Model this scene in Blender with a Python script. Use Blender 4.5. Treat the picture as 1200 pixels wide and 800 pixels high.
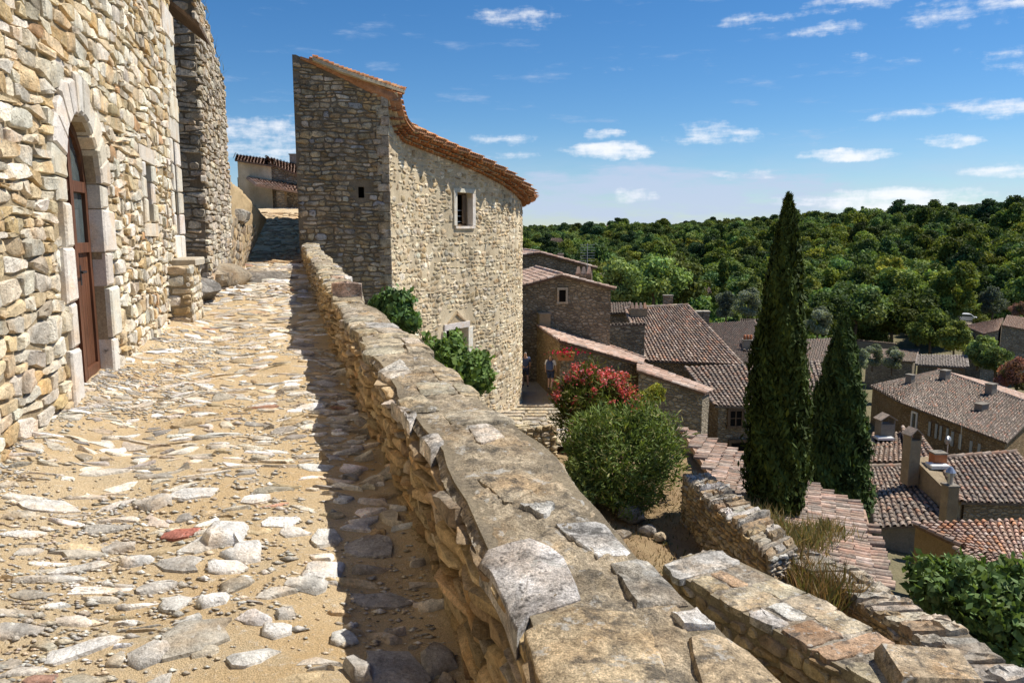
import bpy, math, random
import numpy as np
from mathutils import Vector, Matrix, Quaternion

scene = bpy.context.scene
COL = scene.collection
for o in list(bpy.data.objects):
    bpy.data.objects.remove(o)

# ------------------------------------------------------------------ camera
F_PX, HORIZON = 900.0, 268.0
PITCH = math.atan((400.0 - HORIZON) / F_PX)
cam_data = bpy.data.cameras.new("camera")
cam_data.sensor_fit = 'HORIZONTAL'
cam_data.sensor_width = 36.0
cam_data.lens = 36.0 * F_PX / 1200.0
cam_data.clip_start = 0.05
cam_data.clip_end = 9000.0
cam = bpy.data.objects.new("camera", cam_data)
COL.objects.link(cam)
cam.location = (0, 0, 0)
cam.rotation_euler = (math.pi / 2 - PITCH, 0, 0)
scene.camera = cam

# ------------------------------------------------------------------ light, view
SUN_EL, SUN_AZ = math.radians(54), math.radians(19)      # azimuth from +x towards +y
SDIR = Vector((math.cos(SUN_AZ) * math.cos(SUN_EL), math.sin(SUN_AZ) * math.cos(SUN_EL), math.sin(SUN_EL)))
sun_data = bpy.data.lights.new("sun", 'SUN')
sun_data.energy = 4.6
sun_data.angle = math.radians(0.5)
sun_data.color = (1.0, 0.945, 0.86)
sun = bpy.data.objects.new("sun", sun_data)
COL.objects.link(sun)
sun.rotation_euler = (-SDIR).to_track_quat('-Z', 'Y').to_euler()
sun.location = (0, 0, 60)

scene.view_settings.view_transform = 'Standard'
scene.view_settings.look = 'None'
scene.view_settings.exposure = 0.50
scene.view_settings.gamma = 1.0
scene.view_settings.use_curve_mapping = False
scene.render.engine = 'CYCLES'
scene.cycles.max_bounces = 6
scene.cycles.diffuse_bounces = 3
scene.cycles.glossy_bounces = 2
scene.cycles.transmission_bounces = 3
scene.cycles.transparent_max_bounces = 4
scene.cycles.use_denoising = True


# ------------------------------------------------------------------ node helper
class NT:
    def __init__(self, tree):
        self.t = tree
        tree.nodes.clear()

    def n(self, typ, ins=None, **at):
        nd = self.t.nodes.new(typ)
        for k, v in at.items():
            setattr(nd, k, v)
        for k, v in (ins or {}).items():
            s = nd.inputs[k]
            if isinstance(v, bpy.types.NodeSocket):
                self.t.links.new(v, s)
            else:
                s.default_value = v
        return nd

    def math(self, op, a, b=0.0, c=None, clamp=False):
        ins = {0: a, 1: b}
        if c is not None:
            ins[2] = c
        return self.n('ShaderNodeMath', ins, operation=op, use_clamp=clamp).outputs[0]

    def noise(self, vec, scale, detail=4.0, rough=0.6, dist=0.0):
        return self.n('ShaderNodeTexNoise', {'Vector': vec, 'Scale': scale, 'Detail': detail, 'Roughness': rough,
                                             'Distortion': dist}).outputs['Fac']

    def ramp(self, x, a, b, lo=0.0, hi=1.0, smooth=False):
        return self.n('ShaderNodeMapRange', {'Value': x, 'From Min': a, 'From Max': b, 'To Min': lo, 'To Max': hi},
                      interpolation_type='SMOOTHSTEP' if smooth else 'LINEAR').outputs[0]

    def mix(self, f, a, b, mode='MIX'):
        nd = self.n('ShaderNodeMix', data_type='RGBA', blend_type=mode)
        for idx, v in ((0, f), (6, a), (7, b)):
            if isinstance(v, bpy.types.NodeSocket):
                self.t.links.new(v, nd.inputs[idx])
            else:
                nd.inputs[idx].default_value = v if idx == 0 else (*v[:3], 1.0)
        return nd.outputs[2]

    def scale(self, col, f):
        return self.n('ShaderNodeVectorMath', {0: col, 'Scale': f}, operation='SCALE').outputs[0]


# ------------------------------------------------------------------ world: sky and clouds
world = bpy.data.worlds.new("World")
scene.world = world
world.use_nodes = True
w = NT(world.node_tree)
sky = w.n('ShaderNodeTexSky', sky_type='NISHITA')
sky.sun_disc = False
sky.sun_elevation = SUN_EL
sky.sun_rotation = math.pi / 2 - SUN_AZ
sky.altitude = 600
sky.air_density = 1.0
sky.dust_density = 0.1
sky.ozone_density = 2.2
tc = w.n('ShaderNodeTexCoord').outputs['Generated']
sep = w.n('ShaderNodeSeparateXYZ', {0: tc})
az = w.math('ARCTAN2', sep.outputs[0], sep.outputs[1])
el = w.math('ARCSINE', sep.outputs[2])
wn = w.n('ShaderNodeTexNoise', {'Vector': tc, 'Scale': 26.0, 'Detail': 5.0, 'Roughness': 0.6})
wsep = w.n('ShaderNodeSeparateColor', {0: wn.outputs['Color']})
azw = w.math('MULTIPLY_ADD', w.math('SUBTRACT', wsep.outputs[0], 0.5), 0.05, az)
elw = w.math('MULTIPLY_ADD', w.math('SUBTRACT', wsep.outputs[1], 0.5), 0.016, el)
stretch = w.n('ShaderNodeCombineXYZ', {0: w.math('MULTIPLY', az, 9.0), 1: w.math('MULTIPLY', el, 42.0), 2: 0.0}).outputs[0]
streak = w.n('ShaderNodeTexNoise', {'Vector': stretch, 'Scale': 1.0, 'Detail': 7.0, 'Roughness': 0.62}).outputs['Fac']
puff = w.n('ShaderNodeTexNoise', {'Vector': tc, 'Scale': 60.0, 'Detail': 6.0, 'Roughness': 0.62}).outputs['Fac']


def sky_angle(px, py):
    u, v = (px - 600) / F_PX, (400 - py) / F_PX
    d = Vector((u, math.cos(PITCH) + v * math.sin(PITCH), -math.sin(PITCH) + v * math.cos(PITCH))).normalized()
    return math.atan2(d.x, d.y), math.asin(d.z)


# clouds: pixel-free description is azimuth, elevation, half width, half height, density
CLOUDS = [(712, 177, 58, 9, 0.95), (708, 157, 28, 6, 0.8), (990, 181, 62, 6, 0.85), (1060, 236, 92, 13, 1.0),
          (1110, 164, 28, 6, 0.7), (835, 158, 56, 12, 0.55), (870, 205, 50, 7, 0.5), (605, 20, 70, 12, 0.55),
          (895, 24, 55, 9, 0.42), (975, 32, 42, 7, 0.6), (1000, 2, 60, 9, 0.5), (1140, 12, 60, 15, 0.58),
          (1180, 128, 60, 10, 0.6), (1080, 135, 70, 5, 0.45), (1185, 201, 50, 6, 0.7), (745, 83, 40, 7, 0.35),
          (1060, 60, 60, 8, 0.3), (590, 165, 60, 8, 0.5), (600, 182, 45, 6, 0.4), (738, 230, 30, 8, 0.8),
          (315, 168, 110, 24, 0.75), (930, 236, 40, 6, 0.6), (1330, 60, 140, 20, 0.6), (-150, 120, 200, 30, 0.6),
          (1420, 190, 160, 18, 0.7)]
acc = None
for (cx, cy, rx, ry, s) in CLOUDS:
    a0, e0 = sky_angle(cx, cy)
    ra, re = rx / F_PX * 1.3, ry / F_PX * 1.6
    dx = w.math('MULTIPLY', w.math('SUBTRACT', azw, a0), 1 / ra)
    dy = w.math('MULTIPLY', w.math('SUBTRACT', elw, e0), 1 / re)
    r2 = w.math('ADD', w.math('MULTIPLY', dx, dx), w.math('MULTIPLY', dy, dy))
    m = w.math('MULTIPLY', w.ramp(r2, 1.0, 0.0, 0.0, 1.0, True), s)
    acc = m if acc is None else w.math('MAXIMUM', acc, m)
# thin cloud added over the unseen upper dome to whiten the blue skylight
wide = w.n('ShaderNodeTexNoise', {'Vector': w.n('ShaderNodeVectorMath', {0: tc, 1: (1.0, 1.0, 2.2)}, operation='MULTIPLY').outputs[0], 'Scale': 3.2, 'Detail': 3.0, 'Roughness': 0.5}).outputs['Fac']
acc = w.math('MAXIMUM', acc, w.math('MULTIPLY', w.ramp(wide, 0.50, 0.70, 0.0, 0.8), w.ramp(el, 0.30, 0.55, 0.0, 1.0)))
nz_ = w.math('SUBTRACT', w.math('MULTIPLY_ADD', streak, 0.9, w.math('MULTIPLY', puff, 0.35)), 0.625)
cl = w.ramp(w.math('MULTIPLY_ADD', nz_, 2.7, acc), 0.30, 1.2, 0.0, 1.0, True)
cl = w.math('MULTIPLY', cl, w.ramp(acc, 0.0, 0.3, 0.0, 0.92))
# thin horizontal veil low over the horizon
veil = w.math('MULTIPLY', w.ramp(el, 0.13, 0.0, 0.0, 1.0, True), w.ramp(streak, 0.34, 0.62, 0.25, 0.95))
a0, e0 = sky_angle(765, 232)
bx_, by_ = w.math('MULTIPLY', w.math('SUBTRACT', azw, a0), 1 / .33), w.math('MULTIPLY', w.math('SUBTRACT', elw, e0), 1 / .052)
band_ = w.ramp(w.math('ADD', w.math('MULTIPLY', bx_, bx_), w.math('MULTIPLY', by_, by_)), 1.0, 0.1, 0.0, 1.0, True)
band_ = w.ramp(w.math('MULTIPLY_ADD', w.math('SUBTRACT', streak, 0.5), 3.0, band_), 0.15, 1.15, 0.0, 0.85, True)
veil = w.math('MAXIMUM', w.math('MULTIPLY', veil, 0.62), band_)
hs = w.n('ShaderNodeHueSaturation', {'Saturation': 1.2, 'Value': 1.0, 'Color': w.mix(1.0, sky.outputs[0], (0.84, 0.97, 1.12), 'MULTIPLY')}).outputs[0]
colr = w.mix(cl, w.mix(veil, hs, (5.6, 6.6, 8.6)), (10.2, 10.4, 10.8))
bg = w.n('ShaderNodeBackground', {'Color': colr, 'Strength': 0.070})
w.t.links.new(bg.outputs[0], w.n('ShaderNodeOutputWorld').inputs[0])


# ------------------------------------------------------------------ frames and projections
def P(px, py, D):
    u, v = (px - 600) / F_PX, (400 - py) / F_PX
    y = math.cos(PITCH) + v * math.sin(PITCH)
    z = -math.sin(PITCH) + v * math.cos(PITCH)
    k = D / y
    return np.array((u * k, D, z * k))


def PZ(px, py, z):
    q = P(px, py, 1.0)
    return q * (z / q[2])


def project(V):
    V = np.asarray(V, float)
    x, y, z = V[..., 0], V[..., 1], V[..., 2]
    f = y * math.cos(PITCH) - z * math.sin(PITCH)
    v = y * math.sin(PITCH) + z * math.cos(PITCH)
    f = np.where(f < 0.05, 0.05, f)
    return 600 + F_PX * x / f, 400 - F_PX * v / f, f


SA, CA = math.sin(math.radians(14.6)), math.cos(math.radians(14.6))


def W(s, t, z):
    s, t, z = np.broadcast_arrays(np.asarray(s, float), np.asarray(t, float), np.asarray(z, float))
    return np.stack((-SA * s + CA * t, CA * s + SA * t, z), -1)


def ST(p):
    x, y = p[..., 0], p[..., 1]
    return -SA * x + CA * y, CA * x + SA * y


def zpath(s):
    return np.interp(s, [-6, 26.0, 29.0, 42.0, 60], [-1.86, -1.7 + .0262 * 26, -0.75, 1.0, 1.3])


def sstep(a, b, x):
    k = np.clip((x - a) / (b - a), 0, 1)
    return k * k * (3 - 2 * k)


# ------------------------------------------------------------------ mesh helpers
def build_mesh(name, V, faces, tint=None, smooth=True, mat=None, sharp=0):
    """V (n,3); faces a list of int arrays (m,k)."""
    me = bpy.data.meshes.new(name)
    V = np.ascontiguousarray(V, dtype=np.float32)
    if not isinstance(faces, (list, tuple)):
        faces = [faces]
    faces = [np.asarray(f, dtype=np.int32) for f in faces if len(f)]
    me.vertices.add(len(V))
    me.vertices.foreach_set('co', V.ravel())
    loops = np.concatenate([f.ravel() for f in faces])
    tot = np.concatenate([np.full(len(f), f.shape[1], np.int32) for f in faces])
    start = np.concatenate(([0], np.cumsum(tot)[:-1])).astype(np.int32)
    me.loops.add(len(loops))
    me.loops.foreach_set('vertex_index', loops)
    me.polygons.add(len(tot))
    me.polygons.foreach_set('loop_start', start)
    me.polygons.foreach_set('use_smooth', np.full(len(tot), bool(smooth)))
    me.update(calc_edges=True)
    if sharp:
        me.set_sharp_from_angle(angle=math.radians(sharp))
    if tint is not None:
        tint = np.asarray(tint, np.float32)
        if tint.ndim == 1:
            tint = np.repeat(tint[None], len(V), 0)
        c = np.ones((len(V), 4), np.float32)
        c[:, :3] = tint
        me.color_attributes.new('tint', 'FLOAT_COLOR', 'POINT').data.foreach_set('color', c.ravel())
    if mat is not None:
        me.materials.append(mat)
    return me


def link(name, me, parent=None, kind=None):
    o = bpy.data.objects.new(name, me)
    COL.objects.link(o)
    if parent is not None:
        o.parent = parent
        o.matrix_parent_inverse = Matrix.Translation(-parent_origin(parent))
    if kind:
        o['kind'] = kind
    return o


def parent_origin(p):
    v = Vector(p.location)
    if p.parent is not None:
        v = v * 0
    return v


def obj(name, V, faces, mat, parent=None, tint=None, smooth=True, kind=None, sharp=0):
    return link(name, build_mesh(name, V, faces, tint, smooth, mat, sharp), parent, kind)


def thing(name, label, cat, loc=(0, 0, 0), group=None):
    o = bpy.data.objects.new(name, None)
    COL.objects.link(o)
    o.empty_display_size = 0.3
    o.location = Vector([float(c) for c in loc])
    o['label'] = label
    o['category'] = cat
    if group:
        o['group'] = group
    return o


def tag(o, label, cat, group=None):
    o['label'] = label
    o['category'] = cat
    if group:
        o['group'] = group
    return o


class MB:
    """collects boxes and prisms for one mesh"""
    def __init__(self):
        self.V, self.F, self.n = [], {}, 0

    def add(self, V, faces):
        V = np.asarray(V, float)
        self.V.append(V)
        for f in (faces if isinstance(faces, (list, tuple)) else [faces]):
            f = np.asarray(f, int)
            if len(f):
                self.F.setdefault(f.shape[1], []).append(f + self.n)
        self.n += len(V)

    def ring_prism(self, rings, cap0=True, cap1=True):
        """rings: (r, n, 3) successive closed rings"""
        rings = np.asarray(rings, float)
        r, n = rings.shape[:2]
        idx = np.arange(r * n).reshape(r, n)
        a, b = idx[:-1], idx[1:]
        q = np.stack((a, np.roll(a, -1, 1), np.roll(b, -1, 1), b), -1).reshape(-1, 4)
        fs = [q]
        if cap0:
            fs.append(idx[0][::-1][None])
        if cap1:
            fs.append(idx[-1][None])
        self.add(rings.reshape(-1, 3), fs)

    def box(self, lo, hi, Fm=None, bev=0.0):
        (a, b, c), (d, e, f) = lo, hi
        q = np.array([(a, b), (d, b), (d, e), (a, e)], float)
        self.prism(q, c, f, bev, Fm)

    def prism(self, q, w0, w1, bev=0.0, Fm=None):
        """n-gon in (u,v) extruded from w0 to w1 with an inset outer edge"""
        q = np.asarray(q, float)
        cen = q.mean(0)
        lev = [(q, w0), (q, w1 - bev)] if bev > 0 else [(q, w0), (q, w1)]
        if bev > 0:
            d = q - cen
            L = np.linalg.norm(d, axis=1, keepdims=True)
            lev.append((cen + d * np.maximum(0.2, 1 - bev * 1.4 / np.maximum(L, 1e-6)), w1))
        rings = []
        for (uv, ww) in lev:
            if Fm is None:
                rings.append(np.column_stack((uv, np.full(len(uv), ww))))
            else:
                rings.append(Fm(uv[:, 0], uv[:, 1], np.full(len(uv), ww)))
        self.ring_prism(rings)

    def tube(self, p0, p1, r0, r1=None, n=8):
        p0, p1 = np.asarray(p0, float), np.asarray(p1, float)
        r1 = r0 if r1 is None else r1
        d = p1 - p0
        d = d / np.linalg.norm(d)
        a = np.cross(d, (0, 0, 1.0) if abs(d[2]) < .9 else (1.0, 0, 0))
        a /= np.linalg.norm(a)
        b = np.cross(d, a)
        th = np.linspace(0, 2 * math.pi, n, endpoint=False)
        c = np.cos(th)[:, None] * a + np.sin(th)[:, None] * b
        self.ring_prism([p0 + c * r0, p1 + c * r1])

    def make(self, name, mat, parent=None, tint=None, smooth=False, kind=None):
        V = np.concatenate(self.V)
        return obj(name, V, [np.concatenate(f) for f in self.F.values()], mat, parent, tint, smooth, kind)


def Fplane(o, U, V, N):
    o, U, V, N = (np.asarray(x, float) for x in (o, U, V, N))
    return lambda u, v, w_: o + np.multiply.outer(u, U) + np.multiply.outer(v, V) + np.multiply.outer(w_, N)


def palette(rng, n, pal, var=0.12):
    cols = np.array([c for c, _ in pal], float)
    wt = np.array([q for _, q in pal], float)
    i = rng.choice(len(cols), n, p=wt / wt.sum())
    return np.clip(cols[i] * (1 + rng.normal(0, var, (n, 1))) * (1 + rng.normal(0, .013, (n, 3))), .015, .95)


# ------------------------------------------------------------------ masonry
def courses(rng, u0, u1, v0, v1, h, wl, gap, wob=0.02, split=0.12, hvar=0.3, skew=0.12):
    """rows of irregular quads between v0..v1, returned as (N,4,2)"""
    vs = [v0]
    while vs[-1] < v1:
        vs.append(vs[-1] + h * (1 + rng.uniform(-hvar, hvar)))
    ph = rng.uniform(0, 6.28, (len(vs), 3))

    def edge(i, u):
        u = np.asarray(u)
        return vs[i] + wob * (np.sin(u * 2.1 / h * .25 + ph[i, 0]) + .6 * np.sin(u * 5.3 / h * .25 + ph[i, 1]))
    Q = []
    for i in range(len(vs) - 1):
        u = u0 - rng.uniform(0, wl[1])
        while u < u1:
            L = rng.uniform(*wl)
            hh = vs[i + 1] - vs[i]
            a, b = u, u + L
            sk = rng.uniform(-skew, skew, 2) * hh
            q = np.array([(a + sk[0], edge(i, a)), (b + sk[1], edge(i, b)), (b - sk[1], edge(i + 1, b)), (a - sk[0], edge(i + 1, a))])
            if rng.random() < split and hh > h * .9:
                m = rng.uniform(.38, .62)
                l, r_ = q[0] * (1 - m) + q[3] * m, q[1] * (1 - m) + q[2] * m
                Q += [np.array([q[0], q[1], r_, l]), np.array([l, r_, q[2], q[3]])]
            else:
                Q.append(q)
            u = b
    Q = np.array(Q)
    c = Q.mean(1, keepdims=True)
    d = Q - c
    g = gap * rng.uniform(.5, 1.5, (len(Q), 1, 1)) * .5
    Q = c + np.sign(d) * np.maximum(np.abs(d) - g, .25 * np.abs(d))
    return Q


ST_Q = np.array([[r * 8 + i, r * 8 + (i + 1) % 8, (r + 1) * 8 + (i + 1) % 8, (r + 1) * 8 + i] for r in range(2) for i in range(8)])
ST_T = np.array([[16 + i, 16 + (i + 1) % 8, 24] for i in range(8)])


def stone_verts(rng, Q, height, back=-.03, jit=.10, top=.80, dome=.25, corner=(.12, .32)):
    """25 vertices (u,v,w) per quad: a rough block with eight corners"""
    n = len(Q)
    nxt = np.roll(Q, -1, 1)
    e = nxt - Q
    fa = rng.uniform(*corner, (n, 4, 1))
    fb = rng.uniform(*corner, (n, 4, 1))
    oct_ = np.stack((Q + e * fa, nxt - e * fb), 2).reshape(n, 8, 2)
    size = np.minimum(np.abs(np.ptp(Q[..., 0], axis=1)), np.abs(np.ptp(Q[..., 1], axis=1)))[:, None, None]
    oct_ = oct_ + rng.normal(0, 1, oct_.shape) * size * jit * .45
    cen = oct_.mean(1, keepdims=True)
    hgt = (height * rng.uniform(.45, 1.25, (n, 1)))
    r0 = oct_
    r1 = cen + (oct_ - cen) * rng.uniform(.93, 1.0, (n, 8, 1))
    r2 = cen + (oct_ - cen) * (top * rng.uniform(.86, 1.1, (n, 8, 1)))
    tilt = rng.normal(0, dome * .5, (n, 1, 2)) * hgt[..., None] / np.maximum(size, 1e-3)
    w2 = hgt * (1 + rng.normal(0, .14, (n, 8))) + ((r2 - cen) * tilt).sum(-1)
    w1 = hgt * rng.uniform(.35, .7, (n, 8)) + ((r1 - cen) * tilt).sum(-1) * .6
    V = np.empty((n, 25, 3))
    V[:, 0:8, :2], V[:, 0:8, 2] = r0, back
    V[:, 8:16, :2], V[:, 8:16, 2] = r1, np.maximum(w1, back + .004)
    V[:, 16:24, :2], V[:, 16:24, 2] = r2, np.maximum(w2, back + .008)
    V[:, 24, :2] = cen[:, 0] + rng.normal(0, .1, (n, 2)) * size[:, 0]
    V[:, 24, 2] = np.maximum(hgt[:, 0] * (1 + rng.normal(0, .12, n)) + dome * .12 * hgt[:, 0], back + .008)
    return V


SL_K = 16
SL_Q = np.array([[r * SL_K + i, r * SL_K + (i + 1) % SL_K, (r + 1) * SL_K + (i + 1) % SL_K, (r + 1) * SL_K + i] for r in range(3) for i in range(SL_K)])
SL_T = np.array([[3 * SL_K + i, 3 * SL_K + (i + 1) % SL_K, 4 * SL_K] for i in range(SL_K)])


def slab_verts(rng, Q, height, back=-.07, ragged=.05, relief=.3):
    """65 vertices (u,v,w) per quad: a flat slab with a broken, uneven outline"""
    n = len(Q)
    ext = np.stack((np.ptp(Q[..., 0], axis=1), np.ptp(Q[..., 1], axis=1)), -1)[:, None]
    if Q.shape[1] == 4:
        nxt = np.roll(Q, -1, 1)
        fr = np.array([.07, .32, .60, .88])[None, None, :, None] + rng.normal(0, .05, (n, 4, 4, 1))
        out = (Q[:, :, None] * (1 - fr) + nxt[:, :, None] * fr).reshape(n, SL_K, 2)
    else:
        out = Q
    cen = out.mean(1, keepdims=True)
    nz = rng.normal(0, 1, (n, SL_K, 1))
    nz = .7 * nz + .5 * np.roll(nz, 1, 1)
    out = out + (out - cen) / np.maximum(np.linalg.norm((out - cen) / ext, axis=2, keepdims=True), .05) * nz * ragged * .5
    h = height * rng.uniform(.3, 1.6, (n, 1))
    tilt = rng.normal(0, relief * .35, (n, 1, 2)) * h[..., None] * 2 / ext
    V = np.empty((n, 4 * SL_K + 1, 3))
    for r, (s, wf, nzs) in enumerate(((1.0, None, 0), (.99, .25, .12), (.93, 1.0, .25), (.52, 1.08, .4))):
        p = cen + (out - cen) * (s * rng.uniform(.985, 1.01, (n, SL_K, 1)) if r else 1)
        V[:, r * SL_K:(r + 1) * SL_K, :2] = p
        if wf is None:
            V[:, :SL_K, 2] = back
        else:
            V[:, r * SL_K:(r + 1) * SL_K, 2] = h * wf + h * rng.normal(0, nzs, (n, SL_K)) + ((p - cen) * tilt).sum(-1) * wf
    V[:, -1, :2] = cen[:, 0]
    V[:, -1, 2] = h[:, 0] * (1.05 + rng.normal(0, .3, n))
    return V


def shown_area(X):
    """approximate shown size in the photograph of each stone, X (n,k,3)"""
    px, py, f = project(X)
    w_ = np.ptp(px, axis=1) * np.ptp(py, axis=1)
    cx, cy = px.mean(1), py.mean(1)
    ok = (cx > -15) & (cx < 1215) & (cy > -15) & (cy < 815) & (f.min(1) > .2)
    return np.where(ok, w_, 0.0)


def stones(X, tints, mat, parent, n_single=300, name='stone', rest='small_stones', min_area=25., smooth=True, score=None, sharp=38):
    """X (n,25,3) world vertices. The stones that show largest become objects, the rest one part."""
    a = shown_area(X) if score is None else score
    nv = X.shape[1]
    FQ, FT = (ST_Q, ST_T) if nv == 25 else (SL_Q, SL_T)
    order = np.argsort(-a)
    single = [i for i in order[:n_single] if a[i] > min_area]
    for i in single:
        obj(name, X[i], [FQ, FT], mat, parent, tints[i], smooth, None, sharp)
    mask = np.ones(len(X), bool)
    mask[single] = False
    R = X[mask]
    if len(R):
        off = (np.arange(len(R)) * nv)[:, None, None]
        obj(rest, R.reshape(-1, 3), [(FQ[None] + off).reshape(-1, 4), (FT[None] + off).reshape(-1, 3)], mat, parent,
            np.repeat(tints[mask], nv, 0), smooth, 'stuff', sharp)
    return single


def wall_sheet(Fm, us, vbot, vtop, openings, mat, name, parent, depth=.3, nv=1, tint=None):
    """front sheet with real openings and reveals; openings: dict(u0,u1,v0,top(fn or number))"""
    us = sorted(set([float(x) for x in us] + [float(x) for o_ in openings for x in np.linspace(o_['u0'], o_['u1'], o_.get('n', 2))]))
    mb = MB()

    def top(o_, u):
        return o_['top'](u) if callable(o_['top']) else o_['top']

    def quad(ua, ub, va, vb, va2, vb2):
        uv = np.array([(ua, va), (ub, vb), (ub, vb2), (ua, va2)], float)
        mb.add(Fm(uv[:, 0], uv[:, 1], np.zeros(4)), [np.array([[0, 1, 2, 3]])])

    def reveal(pts):
        a = np.array(pts, float)
        k = len(a)
        V = np.concatenate((Fm(a[:, 0], a[:, 1], np.zeros(k)), Fm(a[:, 0], a[:, 1], np.full(k, -depth))))
        mb.add(V, [np.array([[i, i + 1, k + i + 1, k + i] for i in range(k - 1)])])
    for a, b in zip(us[:-1], us[1:]):
        m = (a + b) / 2
        ops = sorted([o_ for o_ in openings if o_['u0'] - 1e-6 < m < o_['u1'] + 1e-6], key=lambda o_: o_['v0'])
        lo = (vbot(a), vbot(b))
        for o_ in ops:
            quad(a, b, lo[0], lo[1], o_['v0'], o_['v0'])
            lo = (top(o_, a), top(o_, b))
        quad(a, b, lo[0], lo[1], vtop(a), vtop(b))
    for o_ in openings:
        uu = np.linspace(o_['u0'], o_['u1'], o_.get('n', 2))
        pts = [(o_['u0'], o_['v0'])] + [(x, top(o_, x)) for x in uu] + [(o_['u1'], o_['v0']), (o_['u0'], o_['v0'])]
        reveal(pts)
    return mb.make(name, mat, parent, tint)


# ------------------------------------------------------------------ materials
def new_mat(name):
    m = bpy.data.materials.new(name)
    m.use_nodes = True
    return m, NT(m.node_tree)


def finish(q, col, rough=.9, normal=None, spec=.2, extra=None):
    ins = {'Base Color': col, 'Roughness': rough, 'Specular IOR Level': spec}
    if normal is not None:
        ins['Normal'] = normal
    b = q.n('ShaderNodeBsdfPrincipled', ins)
    out = q.n('ShaderNodeOutputMaterial')
    q.t.links.new((extra(b) if extra else b.outputs[0]), out.inputs[0])


def pos(q):
    return q.n('ShaderNodeNewGeometry').outputs['Position']


def tint_of(q):
    return q.n('ShaderNodeAttribute', attribute_name='tint').outputs['Color']


def stone_mat(name, fine=22., dark=.3, white=.2, bump=.025, contrast=.45, dark_col=(.075, .07, .062), weather=.0, grit=.25):
    m, q = new_mat(name)
    p, t = pos(q), tint_of(q)
    n1 = q.noise(p, fine * .3, 6, .65)
    n2 = q.noise(p, fine * 2.2, 5, .7)
    col = q.scale(t, q.ramp(n1, .3, .7, 1 - contrast, 1 + contrast))
    col = q.scale(col, q.ramp(n2, .3, .7, 1 - contrast * .75, 1 + contrast * .6))
    if weather > 0:
        sv = q.n('ShaderNodeVectorMath', {0: p, 1: (1.5, 1.5, .32)}, operation='MULTIPLY').outputs[0]
        col = q.scale(col, q.ramp(q.noise(sv, 1.0, 5, .6), .32, .66, 1 - weather, 1 + weather * .5))
    if grit > 0:
        col = q.scale(col, q.ramp(q.noise(p, fine * 9, 3, .7), .3, .7, 1 - grit, 1 + grit))
    warm = q.noise(p, fine * .22, 3, .5)
    col = q.mix(q.ramp(warm, .5, .68, 0, .45), col, q.mix(1.0, col, (1.0, .74, .46), 'MULTIPLY'))
    if dark > 0:
        ld = q.noise(p, fine * .5, 7, .72, .3)
        col = q.mix(q.ramp(ld, .62 - dark * .22, .72 - dark * .18, 0, .8), col, dark_col)
    if white > 0:
        sh = q.n('ShaderNodeVectorMath', {0: p, 1: (7.3, 2.1, 5.7)}, operation='ADD').outputs[0]
        lw = q.noise(sh, fine * .7, 6, .7, .2)
        col = q.mix(q.ramp(lw, .66 - white * .2, .72 - white * .18, 0, .75), col, (.56, .54, .49))
    pit = q.n('ShaderNodeTexVoronoi', {'Vector': p, 'Scale': fine * 1.6}).outputs['Distance']
    hgt = q.math('ADD', q.math('MULTIPLY', q.noise(p, fine * .8, 9, .72), 1.0), q.math('MULTIPLY', q.ramp(pit, 0, .35), .22))
    if grit > .3:
        spot = q.n('ShaderNodeTexVoronoi', {'Vector': p, 'Scale': fine * 2.4}).outputs['Distance']
        patch = q.noise(p, fine * .28, 4, .6)
        col = q.mix(q.math('MULTIPLY', q.ramp(spot, .30, .18, 0, 1), q.ramp(patch, .46, .6, 0, .75)), col, (.06, .055, .048))
        hgt = q.math('ADD', hgt, q.math('MULTIPLY', q.noise(p, fine * 6, 4, .75), .35))
    bp = q.n('ShaderNodeBump', {'Height': hgt, 'Strength': 1.0, 'Distance': bump}).outputs[0]
    finish(q, col, .92, bp, .15)
    return m


def mortar_mat(name, a, b, fine=14., bump=.02):
    m, q = new_mat(name)
    p = pos(q)
    n1 = q.noise(p, fine * .15, 4, .6)
    n2 = q.noise(p, fine * 3, 6, .75)
    col = q.mix(q.ramp(n1, .35, .65), a, b)
    col = q.scale(col, q.ramp(n2, .3, .7, .6, 1.3))
    sv = q.n('ShaderNodeVectorMath', {0: p, 1: (1.5, 1.5, .32)}, operation='MULTIPLY').outputs[0]
    col = q.scale(col, q.ramp(q.noise(sv, 1.0, 5, .6), .32, .66, .74, 1.12))
    bp = q.n('ShaderNodeBump', {'Height': q.noise(p, fine * 1.5, 9, .75), 'Strength': 1.0, 'Distance': bump}).outputs[0]
    finish(q, col, .95, bp, .1)
    return m


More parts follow.
